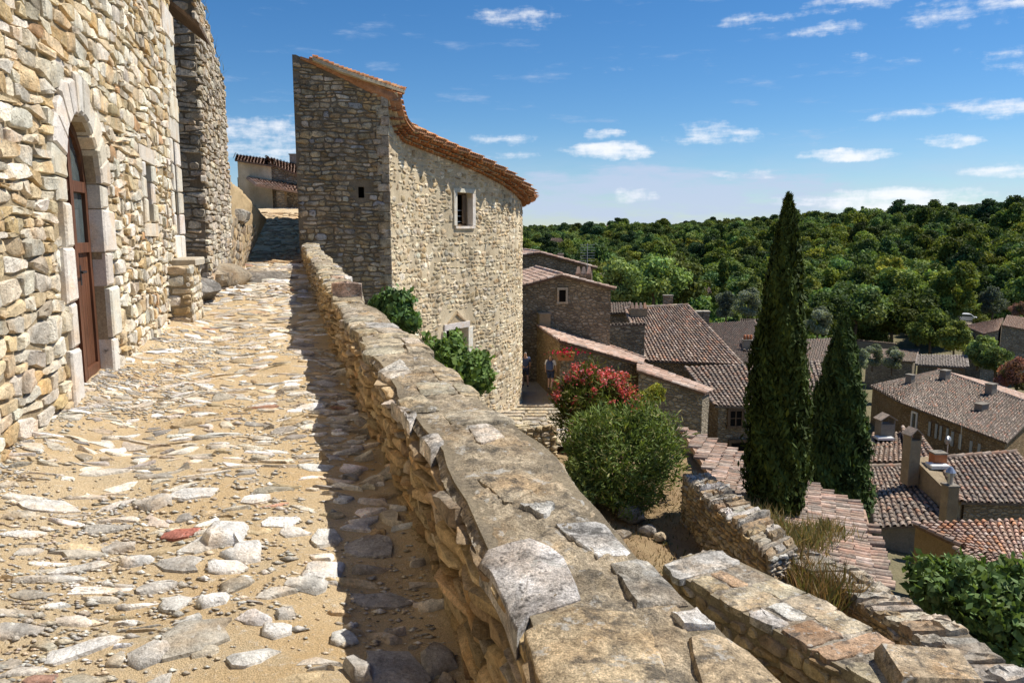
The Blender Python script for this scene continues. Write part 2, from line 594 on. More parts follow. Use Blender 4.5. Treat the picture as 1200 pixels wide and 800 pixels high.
def rubble_mat(name, cols, mortar, size=.28, flat=1.9, bump=.05, joint=.10):
    """stone walls too far away to tell their stones apart one by one"""
    m, q = new_mat(name)
    p = pos(q)
    sv = q.n('ShaderNodeVectorMath', {0: p, 1: (1 / size, 1 / size, flat / size)}, operation='MULTIPLY').outputs[0]
    wv = q.n('ShaderNodeTexNoise', {'Vector': sv, 'Scale': .9, 'Detail': 2.0}).outputs['Color']
    sv = q.n('ShaderNodeVectorMath', {0: q.scale(wv, .7), 1: sv}, operation='ADD').outputs[0]
    vo = q.n('ShaderNodeTexVoronoi', {'Vector': sv, 'Scale': 1.0})
    ed = q.n('ShaderNodeTexVoronoi', {'Vector': sv, 'Scale': 1.0}, feature='DISTANCE_TO_EDGE').outputs['Distance']
    rnd = q.n('ShaderNodeSeparateColor', {0: vo.outputs['Color']}).outputs[0]
    cr = q.n('ShaderNodeValToRGB', {0: rnd})
    els = cr.color_ramp.elements
    els[0].position, els[0].color = 0.0, (*cols[0], 1)
    els[1].position, els[1].color = 1.0, (*cols[-1], 1)
    for i, c in enumerate(cols[1:-1]):
        e = els.new((i + 1) / (len(cols) - 1))
        e.color = (*c, 1)
    cr.color_ramp.interpolation = 'CONSTANT' if False else 'LINEAR'
    n2 = q.noise(p, 9.0, 6, .7)
    col = q.scale(cr.outputs[0], q.ramp(n2, .3, .7, .6, 1.35))
    jf = q.ramp(ed, joint * .3, joint, 1, 0, True)
    col = q.mix(jf, col, mortar)
    big = q.noise(p, .45, 4, .6)
    col = q.scale(col, q.ramp(big, .3, .7, .75, 1.2))
    hh = q.math('ADD', q.ramp(ed, 0, joint * 2.2, 0, 1, True), q.math('MULTIPLY', n2, .5))
    bp = q.n('ShaderNodeBump', {'Height': hh, 'Strength': 1.0, 'Distance': bump}).outputs[0]
    finish(q, col, .95, bp, .1)
    return m


def plaster_mat(name, a, b, sc=1.2):
    m, q = new_mat(name)
    p = pos(q)
    n1 = q.noise(p, sc, 7, .7)
    n2 = q.noise(p, sc * 14, 5, .7)
    col = q.mix(q.ramp(n1, .35, .65), a, b)
    col = q.scale(col, q.ramp(n2, .3, .7, .72, 1.2))
    bp = q.n('ShaderNodeBump', {'Height': q.noise(p, 9, 9, .75), 'Strength': 1.0, 'Distance': .06}).outputs[0]
    finish(q, col, .93, bp, .1)
    return m


def tile_mat(name, lichen=.4, lich_col=(.16, .14, .115)):
    m, q = new_mat(name)
    p, t = pos(q), tint_of(q)
    n1 = q.noise(p, 7.0, 6, .7)
    col = q.scale(t, q.ramp(n1, .3, .7, .65, 1.3))
    n2 = q.noise(p, 2.6, 7, .72)
    col = q.mix(q.ramp(n2, .62 - lichen * .3, .74 - lichen * .25, 0, .75), col, lich_col)
    n3 = q.noise(p, 28.0, 4, .6)
    col = q.mix(q.ramp(n3, .60, .68, 0, .6), col, (.46, .43, .37))
    bp = q.n('ShaderNodeBump', {'Height': q.noise(p, 35, 6, .7), 'Strength': .7, 'Distance': .012}).outputs[0]
    finish(q, col, .9, bp, .12)
    return m


def leaf_mat(name, trans=.25, var=.35, scale_=1.4, rough=.55, spec=.25):
    m, q = new_mat(name)
    t = tint_of(q)
    rnd = q.n('ShaderNodeObjectInfo').outputs['Random']
    n1 = q.noise(pos(q), scale_, 4, .6)
    col = q.scale(t, q.ramp(n1, .3, .7, 1 - var, 1 + var))
    hue = q.n('ShaderNodeHueSaturation', {'Hue': q.math('MULTIPLY_ADD', rnd, .075, .468), 'Saturation': q.math('MULTIPLY_ADD', rnd, -.25, 1.1),
                                          'Value': q.math('MULTIPLY_ADD', q.math('FRACT', q.math('MULTIPLY', rnd, 7.31)), .95, .68), 'Color': col}).outputs[0]

    def ex(b):
        tr = q.n('ShaderNodeBsdfTranslucent', {'Color': q.mix(1.0, hue, (1.0, 1.0, .45), 'MULTIPLY')})
        return q.n('ShaderNodeMixShader', {0: trans, 1: b.outputs[0], 2: tr.outputs[0]}).outputs[0]
    finish(q, hue, rough, None, spec, ex)
    return m


def wood_mat(name, c, rough=.6):
    m, q = new_mat(name)
    p = pos(q)
    sv = q.n('ShaderNodeVectorMath', {0: p, 1: (26., 26., 1.6)}, operation='MULTIPLY').outputs[0]
    n1 = q.noise(sv, 1.0, 6, .65)
    n2 = q.noise(p, 2.5, 4, .6)
    col = q.scale((*c, 1) if False else q.mix(0.0, c, c), q.ramp(n1, .3, .7, .55, 1.4))
    col = q.scale(col, q.ramp(n2, .3, .7, .75, 1.25))
    bp = q.n('ShaderNodeBump', {'Height': n1, 'Strength': .6, 'Distance': .006}).outputs[0]
    finish(q, col, rough, bp, .3)
    return m


def plain_mat(name, c, rough=.6, metal=0., var=.15, spec=.4):
    m, q = new_mat(name)
    n1 = q.noise(pos(q), 6.0, 5, .65)
    col = q.scale(q.mix(0.0, c, c), q.ramp(n1, .3, .7, 1 - var, 1 + var))
    b = q.n('ShaderNodeBsdfPrincipled', {'Base Color': col, 'Roughness': rough, 'Metallic': metal, 'Specular IOR Level': spec})
    q.t.links.new(b.outputs[0], q.n('ShaderNodeOutputMaterial').inputs[0])
    return m


def ground_mat(name, a, b, c, fine=18., bump=.02, dirt=None):
    m, q = new_mat(name)
    p = pos(q)
    n1 = q.noise(p, .9, 6, .65)
    n2 = q.noise(p, fine, 7, .75)
    n3 = q.noise(p, fine * 6, 3, .6)
    col = q.mix(q.ramp(n1, .36, .62), a, b)
    if dirt:
        col = q.mix(q.ramp(q.noise(p, 3.3, 6, .7), .48, .66, 0, .75), col, dirt)
    col = q.mix(q.ramp(n2, .55, .7, 0, .7), col, c)
    col = q.scale(col, q.ramp(n3, .3, .7, .72, 1.25))
    hh = q.math('ADD', n2, q.math('MULTIPLY', n3, .35))
    bp = q.n('ShaderNodeBump', {'Height': hh, 'Strength': 1.0, 'Distance': bump}).outputs[0]
    finish(q, col, .97, bp, .08)
    return m


M = dict(
    wall=stone_mat('pale_wall_stone', 20, .02, .24, .03, .36),
    dressed=stone_mat('dressed_limestone', 16, .04, .12, .012, .16),
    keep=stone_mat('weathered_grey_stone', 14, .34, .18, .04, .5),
    gable=stone_mat('gable_stone', 12, .34, .2, .04, .5, weather=.3),
    light=stone_mat('light_rubble_stone', 12, .06, .2, .04, .42, weather=.3),
    cap=stone_mat('coping_stone', 16, .5, .44, .034, .6, grit=.45),
    inner=stone_mat('parapet_face_stone', 20, .2, .06, .03, .4),
    cobble=stone_mat('cobble_stone', 24, .12, .3, .022, .42),
    dry=stone_mat('dry_wall_stone', 18, .5, .3, .03, .5),
    rock=stone_mat('boulder_stone', 7, .35, .3, .09, .5),
    mortar=mortar_mat('lime_mortar', (.48, .38, .24), (.37, .29, .18)),
    mortar_pale=mortar_mat('pale_lime_mortar', (.70, .59, .41), (.61, .49, .32)),
    mortar_dark=mortar_mat('dark_mortar', (.20, .165, .12), (.27, .22, .155)),
    capmortar=mortar_mat('coping_mortar', (.40, .33, .225), (.27, .225, .16), 18, .03),
    sand=ground_mat('path_sand', (.61, .43, .225), (.67, .52, .32), (.76, .71, .61), 30, .03, (.57, .46, .30)),
    dryground=ground_mat('dry_grass_ground', (.30, .205, .115), (.37, .27, .15), (.22, .17, .09), 14, .05),
    earth=ground_mat('hillside_earth', (.15, .135, .078), (.20, .17, .10), (.095, .105, .045), 2.0, .1),
    lane=ground_mat('lane_paving', (.34, .29, .22), (.43, .36, .26), (.25, .21, .16), 6, .04),
    render=plaster_mat('sandy_render', (.52, .39, .22), (.44, .32, .18), 2.0),
    tan_render=plaster_mat('tan_render', (.36, .285, .185), (.27, .21, .135), 2.2),
    ochre=plaster_mat('ochre_render', (.36, .25, .12), (.25, .17, .085), 1.6),
    grey=plaster_mat('grey_render', (.30, .27, .22), (.23, .2, .16), 1.2),
    rubble_dark=rubble_mat('dark_rubble', [(.18, .15, .115), (.36, .30, .215), (.27, .23, .165), (.44, .38, .29)], (.20, .165, .115), .30),
    rubble=rubble_mat('mid_rubble', [(.2, .16, .11), (.35, .28, .19), (.28, .23, .165), (.42, .36, .27)], (.22, .175, .12), .28),
    rubble_warm=rubble_mat('warm_rubble', [(.22, .15, .08), (.36, .26, .15), (.29, .2, .11), (.4, .31, .2)], (.2, .145, .08), .26),
    tile=tile_mat('roof_tile', .30),
    tile_old=tile_mat('old_roof_tile', .62, (.20, .175, .145)),
    tile_new=tile_mat('orange_roof_tile', .10),
    door=wood_mat('door_wood', (.12, .05, .025), .5),
    beam=wood_mat('beam_wood', (.13, .085, .05), .8),
    shutter=plain_mat('shutter_paint', (.33, .36, .36), .6),
    shutter_blue=plain_mat('pale_shutter_paint', (.42, .47, .52), .6),
    white=plain_mat('white_paint', (.72, .71, .68), .7),
    zinc=plain_mat('zinc_metal', (.45, .46, .48), .4, .8),
    iron=plain_mat('dark_iron', (.04, .04, .042), .5, .6),
    dark=plain_mat('dark_interior', (.012, .011, .010), .9, 0, .1, .05),  # near-black colour stands in for unlit interiors
    glass=plain_mat('window_glass', (.09, .11, .11), .12, 0, .3, .6),
    terracotta=plain_mat('terracotta', (.42, .15, .06), .8),
    bark=stone_mat('bark', 14, .2, .0, .03, .4),
    leaf=leaf_mat('tree_leaf', .3, .35, .35, .7, .12),
    leaf_near=leaf_mat('shrub_leaf', .3, .3, 2.5, .6, .15),
    cyp=leaf_mat('cypress_leaf', .12, .35, 2.0, .7, .1),
    petal=leaf_mat('petal', .35, .15, 3., .7, .1),
    straw=leaf_mat('dry_stalk', .25, .2, 3., .8, .1),
    cloth_white=plain_mat('white_cloth', (.72, .72, .72), .9),
    cloth_navy=plain_mat('navy_cloth', (.03, .04, .075), .9),
    cloth_blue=plain_mat('blue_cloth', (.06, .085, .16), .9),
    skin=plain_mat('skin', (.48, .29, .2), .6),
    hair=plain_mat('grey_hair', (.35, .33, .31), .8),
    car_white=plain_mat('white_car_paint', (.75, .76, .77), .25, 0, .04, .6),
    car_teal=plain_mat('pale_blue_car_paint', (.35, .5, .55), .25, 0, .04, .6),
    rubber=plain_mat('rubber', (.02, .02, .02), .9),
)

PAL_WALL = [((.70, .61, .46), 5), ((.75, .69, .56), 5.5), ((.64, .51, .32), 4), ((.56, .41, .22), 1.8), ((.54, .49, .40), 1.4), ((.56, .36, .2), .4), ((.46, .39, .29), .6)]
PAL_DRESS = [((.66, .62, .54), 3), ((.60, .55, .46), 2), ((.64, .57, .45), 1)]
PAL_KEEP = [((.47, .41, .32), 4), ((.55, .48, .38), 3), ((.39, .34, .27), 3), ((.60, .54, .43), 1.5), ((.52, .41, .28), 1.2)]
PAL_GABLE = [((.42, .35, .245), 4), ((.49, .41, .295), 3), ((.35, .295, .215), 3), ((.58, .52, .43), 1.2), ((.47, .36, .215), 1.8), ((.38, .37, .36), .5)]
PAL_LIGHT = [((.70, .59, .41), 4), ((.63, .51, .33), 3), ((.52, .40, .24), 2.2), ((.73, .65, .50), 2.6), ((.42, .33, .22), .8)]
PAL_CAP = [((.51, .43, .30), 5), ((.55, .45, .29), 4), ((.46, .40, .30), 3), ((.66, .62, .55), .9), ((.50, .36, .24), .4), ((.52, .49, .44), .8)]
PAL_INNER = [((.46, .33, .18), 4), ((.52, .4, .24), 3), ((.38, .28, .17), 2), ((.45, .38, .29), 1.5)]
PAL_COB = [((.58, .51, .40), 4), ((.48, .43, .35), 3), ((.66, .61, .53), 3.4), ((.54, .42, .26), 2.6), ((.38, .35, .31), 1.6), ((.76, .73, .68), 3.2), ((.42, .25, .18), .2)]
PAL_DRY = [((.33, .29, .23), 3), ((.42, .38, .32), 2), ((.5, .47, .42), 1.5), ((.36, .27, .17), 1.6)]
PAL_TILE = [((.37, .25, .18), 4), ((.32, .24, .185), 3), ((.46, .36, .28), 2.4), ((.26, .205, .17), 2.4), ((.42, .23, .15), .8)]
PAL_TOLD = [((.33, .24, .185), 4), ((.28, .22, .175), 3), ((.37, .29, .225), 2), ((.40, .24, .17), 1), ((.22, .18, .15), 1.5)]
PAL_TPINK = [((.48, .31, .225), 4), ((.53, .38, .295), 3), ((.42, .29, .22), 2.4), ((.58, .46, .38), 1.6), ((.34, .26, .21), 1.6)]
PAL_TNEW = [((.50, .22, .09), 4), ((.56, .28, .12), 3), ((.44, .18, .075), 2), ((.6, .36, .2), 1)]

# ================================================================== TERRAIN
CTRL = np.array([
    (1.6, 3.5, -4.6), (3, 7, -6.2), (2.5, 13, -6.5), (3.5, 18, -6.8), (1, 24, -7.4), (1, 30, -8.7), (2, 36, -9.2), (2, 42, -9.4), (4.5, 9, -6.9),
    (8, 14, -8.9), (10, 20, -10.5), (8, 30, -11), (14, 25, -12.5), (20, 30, -14), (6, 45, -12), (15, 45, -14), (30, 55, -17.5), (35, 70, -18.5),
    (50, 95, -19), (20, 70, -16.5), (10, 80, -15.5), (20, 100, -17.5), (0, 60, -12), (0, 100, -15), (20, 150, -18.5), (70, 120, -17),
    (60, 150, -15), (110, 160, -12), (150, 200, -5.5), (100, 250, -7.5), (0, 250, -19), (0, 500, -16), (60, 450, -8), (150, 400, -3), (100, 200, -12),
    (60, 200, -16), (200, 160, -3), (300, 200, 3), (-200, 300, -8), (-60, 150, -9), (100, 800, -9), (-100, 900, -11), (400, 600, 1), (800, 800, 4),
    (0, 1500, -4), (1500, 1500, 8), (-1500, 1500, 0), (0, 3500, 0), (200, 0, -14), (60, 0, -14), (20, 0, -11), (500, -300, -5), (40, -60, -12),
    (-60, 0, -2.4), (-30, 30, -2), (-30, -30, -2.4), (-200, 0, -2), (0, -200, -6), (0, -1500, 0), (-1500, 0, 5), (4, -4, -5), (3, -10, -5)], float)
_d = np.hypot(CTRL[:, None, 0] - CTRL[None, :, 0], CTRL[:, None, 1] - CTRL[None, :, 1])
_n = len(CTRL)
_A = np.zeros((_n + 3, _n + 3))
_A[:_n, :_n] = _d
_A[:_n, _n:] = np.column_stack((np.ones(_n), CTRL[:, :2]))
_A[_n:, :_n] = _A[:_n, _n:].T
_w = np.linalg.solve(_A, np.concatenate((CTRL[:, 2], np.zeros(3))))


def zground(x, y):
    x, y = np.asarray(x, float), np.asarray(y, float)
    sh = x.shape
    x, y = x.ravel(), y.ravel()
    z = _w[_n] + _w[_n + 1] * x + _w[_n + 2] * y
    for i in range(_n):
        z = z + _w[i] * np.hypot(x - CTRL[i, 0], y - CTRL[i, 1])
    s, t = -SA * x + CA * y, CA * x + SA * y
    tc_ = np.interp(s, [-5, 0, 5, 9, 15, 25, 26, 31, 38, 60, 200], [.95, .95, .95, .9, .7, .4, 1.4, 4.3, 5.5, 4, 0])
    zl = np.interp(s, [-10, 0, 22, 30, 42, 60], [-2.5, -2.4, -2.0, -1.4, .4, .4]) + .25 * np.sin(x * .7) * np.cos(y * .6)
    zz = zl + (z - zl) * sstep(0, .5, t - tc_)
    far = sstep(48, 95, np.hypot(x, y))
    return (zz + (z - zz) * far).reshape(sh)


def polar_sheet():
    rad = np.concatenate((np.geomspace(.6, 60, 110), np.geomspace(63, 6000, 90)))
    th = np.linspace(0, 2 * math.pi, 300, endpoint=False)
    R, T = np.meshgrid(rad, th, indexing='ij')
    x, y = R * np.sin(T), R * np.cos(T)
    V = np.stack((x, y, zground(x, y)), -1).reshape(-1, 3)
    i = np.arange(len(rad) * len(th)).reshape(len(rad), len(th))
    q = np.stack((i[:-1], np.roll(i, -1, 1)[:-1], np.roll(i, -1, 1)[1:], i[1:]), -1).reshape(-1, 4)
    cen = np.array([[0, 0, V[:len(th), 2].mean()]])
    tri = np.stack((np.full(len(th), len(V)), np.roll(i[0], -1), i[0]), -1)
    return np.concatenate((V, cen)), [q, tri]


V_, F_ = polar_sheet()
obj('hillside', V_, F_, M['earth'], kind='structure')

# ================================================================== PARAPET LINES
inn_px = [((640, 800), 0), ((560, 620), 0), ((490, 500), 0), ((440, 425), 0), ((412, 385), 0), ((395, 357), 0)]
inn_far = [((385, 338), 1), ((362, 300), 1), ((355, 287), 1)]


def z_on(px, py, z0, k):
    q = P(px, py, 1.0)
    D = z0 / (q[2] - k)
    return P(px, py, D)


ztop_near = lambda s: -1.10 + .0240 * s
pin = [z_on(px, py, -1.10, .0240) for (px, py), _ in inn_px] + [z_on(px, py, -.91, .0170) for (px, py), _ in inn_far]
pout = [z_on(px, py, -1.10, .0240) for (px, py) in [(925, 800), (800, 680), (720, 600), (640, 520), (575, 468), (500, 405), (445, 362)]] + \
       [z_on(px, py, -.91, .0170) for (px, py) in [(428, 343), (398, 312), (375, 292)]]
s_i, t_i = ST(np.array(pin))
s_o, t_o = ST(np.array(pout))
_oi, _oo = np.argsort(s_i), np.argsort(s_o)
s_i, t_i, s_o, t_o = s_i[_oi], t_i[_oi], s_o[_oo], t_o[_oo]
s_step = 9.7


def wav(s, a):
    return .014 * np.sin(s * 3.7 + a) + .010 * np.sin(s * 8.9 + 2 * a)


def t_in(s):
    return np.interp(s, np.concatenate(([-6], s_i)), np.concatenate(([.52], t_i))) + wav(s, 1)


def t_out(s):
    return np.interp(s, np.concatenate(([-6], s_o)), np.concatenate(([1.13], t_o))) + wav(s, 2)


def z_par(s):
    s = np.asarray(s, float)
    return np.where(s < s_step, -1.10 + .0240 * s, -.91 + .0170 * s) + .012 * np.sin(s * 2.3)


# ================================================================== PATH
rng = np.random.default_rng(5)


def path_noise(s, t):
    return (.018 * np.sin(s * 3.1 + t * 1.7) + .014 * np.sin(s * 7.3 - t * 5.1 + 1) + .009 * np.sin(s * 17 + t * 9)
            + .012 * np.sin(t * 6.3 + s * 1.1))


def zp(s, t):
    s, t = np.asarray(s, float), np.asarray(t, float)
    edge = .10 * sstep(-1.2, -2.1, t) * sstep(14, 11, s)          # earth piled against the wall
    dip = -.05 * sstep(-.1, .35, t) * sstep(14, 8, s)
    bank = .5 * sstep(-2.3, -4.0, t) * sstep(14.0, 17.5, s) * sstep(40, 27, s)
    return zpath(s) + path_noise(s, t) + edge + dip + bank


ss = np.concatenate((np.arange(-5, 9, .06), np.arange(9, 20, .14), np.arange(20, 48, .3)))
kk = np.linspace(0, 1, 60)
tl = np.interp(ss, [-6, 12.5, 13.3, 16, 48], [-2.06, -2.06, -3.2, -5.5, -6.5])
tr = np.where(ss < 26, t_in(ss) + .08, np.interp(ss, [26, 38, 48], [-.3, -.3, 5]))
Tm = tl[:, None] + (tr - tl)[:, None] * kk[None]
Sm = np.repeat(ss[:, None], 60, 1)
Vp = W(Sm, Tm, zp(Sm, Tm)).reshape(-1, 3)
ii = np.arange(len(Vp)).reshape(len(ss), 60)
path = obj('path', Vp, np.stack((ii[:-1, :-1], ii[:-1, 1:], ii[1:, 1:], ii[1:, :-1]), -1).reshape(-1, 4), M['sand'], kind='structure')


def Fpath(u, v, w_):
    """u across, v along"""
    return W(v, u, zp(v, u) + w_)


Q = courses(rng, -2.05, .6, -1.0, 3.4, .075, (.07, .22), .022, wob=.03, split=.12, hvar=.5, skew=.5)
Q = np.concatenate((Q, courses(rng, -2.05, .6, 3.4, 9.0, .088, (.10, .32), .020, wob=.04, split=.1, hvar=.45, skew=.5),
                    courses(rng, -2.1, .55, 9.0, 17.0, .13, (.16, .5), .022, wob=.05, split=.1, hvar=.45, skew=.4),
                    courses(rng, -4.5, .4, 17.0, 40.0, .26, (.25, .75), .03, wob=.05, split=.05, hvar=.4)))
c = Q.mean(1)
nz = (np.sin(c[:, 1] * 1.25 + .8 * np.sin(c[:, 0] * 1.6)) + np.sin(c[:, 0] * 2.3 + c[:, 1] * .55 + 1.2) + .7 * np.sin(c[:, 1] * 3.3 - c[:, 0] * 1.9)) / 2.7
cover = np.interp(c[:, 1], [0, 2.6, 4.0, 6, 9, 12, 40], [.40, .44, .58, .70, .84, .94, .95])
cover = cover + .35 * sstep(.05, .3, c[:, 0]) * sstep(12, 8, c[:, 1]) - .22 * sstep(-1.2, -1.7, c[:, 0])
keep_ = (rng.random(len(Q)) < np.clip(cover + .42 * nz, .04, .97)) & (c[:, 0] < t_in(c[:, 1]) - .03) & (c[:, 0] > np.where(c[:, 1] < 13, -2.0, -9))
Q = Q[keep_]
c = Q.mean(1, keepdims=True)
shr = rng.uniform(.62, 1.0, (len(Q), 1, 1))
ang = rng.normal(.0, .22, len(Q))
d = (Q - c) * shr
ca, sa = np.cos(ang)[:, None], np.sin(ang)[:, None]
Q = c + np.stack((d[..., 0] * ca - d[..., 1] * sa, d[..., 0] * sa + d[..., 1] * ca), -1)
X = stone_verts(rng, Q, .014, back=-.05, jit=.20, top=.82, dome=.8, corner=(.12, .40))
# flat slabs set on edge stand a little prouder in the gutter beside the parapet
X[..., 2] *= (1 + .9 * sstep(.0, .3, Q.mean(1)[:, 0]) + 2.2 * sstep(13, 18, Q.mean(1)[:, 1]))[:, None]
X = Fpath(X[..., 0], X[..., 1], X[..., 2])
# the loose white and grey stones one can pick out in the foreground
big = [(265, 632, 62, 34), (243, 640, 50, 26), (285, 647, 44, 30), (213, 664, 50, 26), (268, 667, 48, 20), (208, 711, 40, 24), (250, 711, 38, 30),
       (228, 754, 78, 36), (380, 662, 48, 46), (358, 690, 48, 20), (212, 627, 46, 20), (185, 777, 66, 26), (98, 775, 90, 18), (60, 690, 80, 12),
       (325, 748, 36, 16), (338, 727, 26, 20), (275, 690, 40, 22), (95, 668, 70, 12), (160, 662, 36, 18), (185, 692, 52, 14), (462, 775, 74, 50),
       (422, 790, 40, 44), (515, 760, 46, 40), (430, 628, 58, 40), (445, 690, 80, 24), (380, 626, 40, 22), (225, 588, 50, 18), (180, 595, 44, 22),
       (330, 618, 44, 14), (60, 600, 60, 24), (30, 640, 50, 16), (140, 640, 40, 12), (300, 590, 36, 14), (300, 780, 60, 26), (90, 735, 44, 14), (20, 755, 60, 16)]
bq, bh, bt = [], [], []
BPAL = [(.70, .68, .64), (.62, .60, .55), (.66, .64, .6), (.50, .47, .42)]
for k_, (px, py, ww, hh) in enumerate(big):
    g = z_on(px, py + hh * .3, -1.74, .0262)
    s0, t0 = ST(g)
    wd = ww / F_PX * g[1]
    dp = min(hh / F_PX * g[1] * 1.7, wd * 1.1)
    a = rng.normal(0, .2)
    cr_ = np.array([(-.5, -.5), (.5, -.5), (.5, .5), (-.5, .5)]) * (wd, dp)
    cr_ = cr_ @ np.array([[math.cos(a), math.sin(a)], [-math.sin(a), math.cos(a)]])
    bq.append(cr_ + (t0, s0))
    bh.append(min(.07, max(.022, hh / F_PX * g[1] * .33)))
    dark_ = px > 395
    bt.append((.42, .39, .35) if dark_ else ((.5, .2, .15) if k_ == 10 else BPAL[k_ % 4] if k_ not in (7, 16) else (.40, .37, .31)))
bX = stone_verts(rng, np.array(bq), np.array(bh)[:, None], back=-.06, jit=.18, top=.72, dome=.7, corner=(.12, .4))
bX = Fpath(bX[..., 0], bX[..., 1], bX[..., 2])
bS = np.concatenate((np.full(len(bX), 1e9), shown_area(X)))
near_big = np.array([np.min(np.hypot(*(np.array(bq).mean(1) - q).T)) for q in Q.mean(1)])
ok = near_big > .13
X = X[ok]
bS = np.concatenate((np.full(len(bX), 1e9), shown_area(X)))
cobT = palette(rng, len(X), PAL_COB, .16)
farS = ST(X[:, 24])[0] > 24.5                       # far ramp cobbles tinted browner to counter the blue light in shadow
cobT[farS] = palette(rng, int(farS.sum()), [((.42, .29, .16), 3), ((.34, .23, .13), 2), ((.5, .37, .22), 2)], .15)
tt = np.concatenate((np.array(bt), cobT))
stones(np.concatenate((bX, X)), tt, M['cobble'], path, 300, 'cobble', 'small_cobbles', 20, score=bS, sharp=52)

# chips and gravel lying on the sand
n = 26000
sg = 1.5 + 10.0 * rng.random(n) ** 1.7
tg = -2.0 + 2.5 * rng.random(n)
leftish = rng.random(n) < .40
tg = np.where(leftish, -2.0 + 1.1 * rng.random(n) ** 1.4, tg)
clump = np.sin(sg * 2.2 + tg * 1.3) + np.sin(sg * .9 - tg * 3.1 + 2) + rng.normal(0, .6, n)
m_ = (clump > -.1) & (tg < t_in(sg) - .05)
sg, tg = sg[m_], tg[m_]
n = len(sg)
base = W(sg, tg, zp(sg, tg) + .004)
r = rng.uniform(.004, .015, n) * (1 + 1.1 * (rng.random(n) < .10))
octv = np.array([(1, 0, 0), (0, 1, 0), (-1, 0, 0), (0, -1, 0), (0, 0, .7), (0, 0, -.5)], float)
Vg = base[:, None] + octv[None] * r[:, None, None] * rng.uniform(.6, 1.4, (n, 6, 1)) * np.array([1.4, .8, .8])
Fg = np.array([(0, 1, 4), (1, 2, 4), (2, 3, 4), (3, 0, 4), (1, 0, 5), (2, 1, 5), (3, 2, 5), (0, 3, 5)])
obj('gravel', Vg.reshape(-1, 3), (Fg[None] + (np.arange(n) * 6)[:, None, None]).reshape(-1, 3), M['cobble'],
    None, np.repeat(palette(rng, n, [((.66, .64, .58), 3), ((.5, .46, .4), 2), ((.58, .5, .38), 2)], .15), 6, 0), True, 'stuff')

# ================================================================== LEFT HOUSE
T0 = -1.96
house = thing('stone_house', 'pale rubble stone house along the path with an arched wooden door', 'house', W(9, T0 - 1, -1.5))
Fl = lambda u, v, w_: W(u, T0 + w_, v)
zl0 = lambda u: float(zpath(u)) - .6
door_c, door_r, spring = 7.70, .545, .42
z_sill = float(zpath(7.7)) + .06
arch = lambda u: spring + math.sqrt(max(0, door_r ** 2 - (u - door_c) ** 2)) * 1.06
ops = [dict(u0=door_c - door_r, u1=door_c + door_r, v0=z_sill - .1, top=arch, n=17),
       dict(u0=10.42, u1=10.80, v0=.10, top=.80), dict(u0=12.55, u1=12.85, v0=-.3, top=1.22)]
wall_sheet(Fl, list(np.linspace(-4, 13.25, 30)), zl0, lambda u: 7.2, ops, M['mortar'], 'wall', house, depth=.16)
mb = MB()
mb.box((-4, -3, -.6), (13.25, 7.2, -.165), Fl)         # body behind the face and the dark behind openings
mb.make('wall_body', M['mortar_dark'], house)
mb = MB()
a_ = W(np.array([13.25, 13.25, 13.25, 13.25]), np.array([T0, T0 - 4, T0 - 4, T0]), np.array([-2.2, -2.2, 7.2, 7.2]))
mb.add(a_, [np.array([[0, 1, 2, 3]])])
mb.make('end_wall', M['rubble'], house)

Q = courses(rng, 2.6, 13.05, -2.2, 6.0, .116, (.14, .44), .013, wob=.03, split=.12, hvar=.45, skew=.22)
Q2 = courses(rng, 8.9, 13.05, -1.9, .9, .12, (.10, .26), .03, wob=.03, split=.1, hvar=.4, skew=.3)
cQ, c2 = Q.mean(1), Q2.mean(1)
small_zone = lambda c: (c[:, 0] > 9.0) & (c[:, 1] < .55 - .25 * np.sin(c[:, 0] * 2))
Q = np.concatenate((Q[~small_zone(cQ)], Q2[small_zone(c2)]))
X = stone_verts(rng, Q, .036, back=-.05, jit=.10, top=.87, dome=.45, corner=(.07, .26))


def in_open(u, v):
    r_ = np.hypot(u - door_c, (v - spring) / 1.06)
    a = (np.abs(u - door_c) < door_r + .20) & (v < spring) & (v > z_sill - .05)
    b = (r_ < door_r + .26) & (v >= spring)
    d_ = (np.abs(u - 10.61) < .19 + .14) & (v > -.02) & (v < .97)
    e_ = (u > 12.35) & (v > -1.2) & (v < 1.45)
    return a | b | d_ | e_


bad = in_open(X[:, :8, 0], X[:, :8, 1]).sum(1)
cin = in_open(X[:, 24, 0], X[:, 24, 1])
X = X[~cin]
# stones that reach into an opening end at its surround
for k_ in range(25):
    u_, v_ = X[:, k_, 0], X[:, k_, 1]
    hw = np.where(v_ < spring, np.where(v_ > z_sill - .05, door_r + .14, 0.), np.sqrt(np.maximum(0, (door_r + .22) ** 2 - ((v_ - spring) / 1.06) ** 2)))
    for (c_, w_) in ((door_c, hw), (10.61, np.where((v_ > -.02) & (v_ < .97), .36, 0.)), (12.80, np.where((v_ > -1.25) & (v_ < 1.5), .42, 0.))):
        ins_ = (np.abs(u_ - c_) < w_) & (w_ > 0)
        sd_ = np.where(X[:, 24, 0] < c_, -1., 1.)
        X[:, k_, 0] = np.where(ins_, c_ + sd_ * w_, X[:, k_, 0])
        u_ = X[:, k_, 0]
# pull the last few corners back out of the surrounds
zb = zpath(X[:, :, 0].mean(1))
X = X[X[:, 24, 1] > zb - .15]
tn = palette(rng, len(X), PAL_WALL, .13)
stones(Fl(X[..., 0], X[..., 1], X[..., 2]), tn, M['wall'], house, 300, 'stone', 'small_stones')


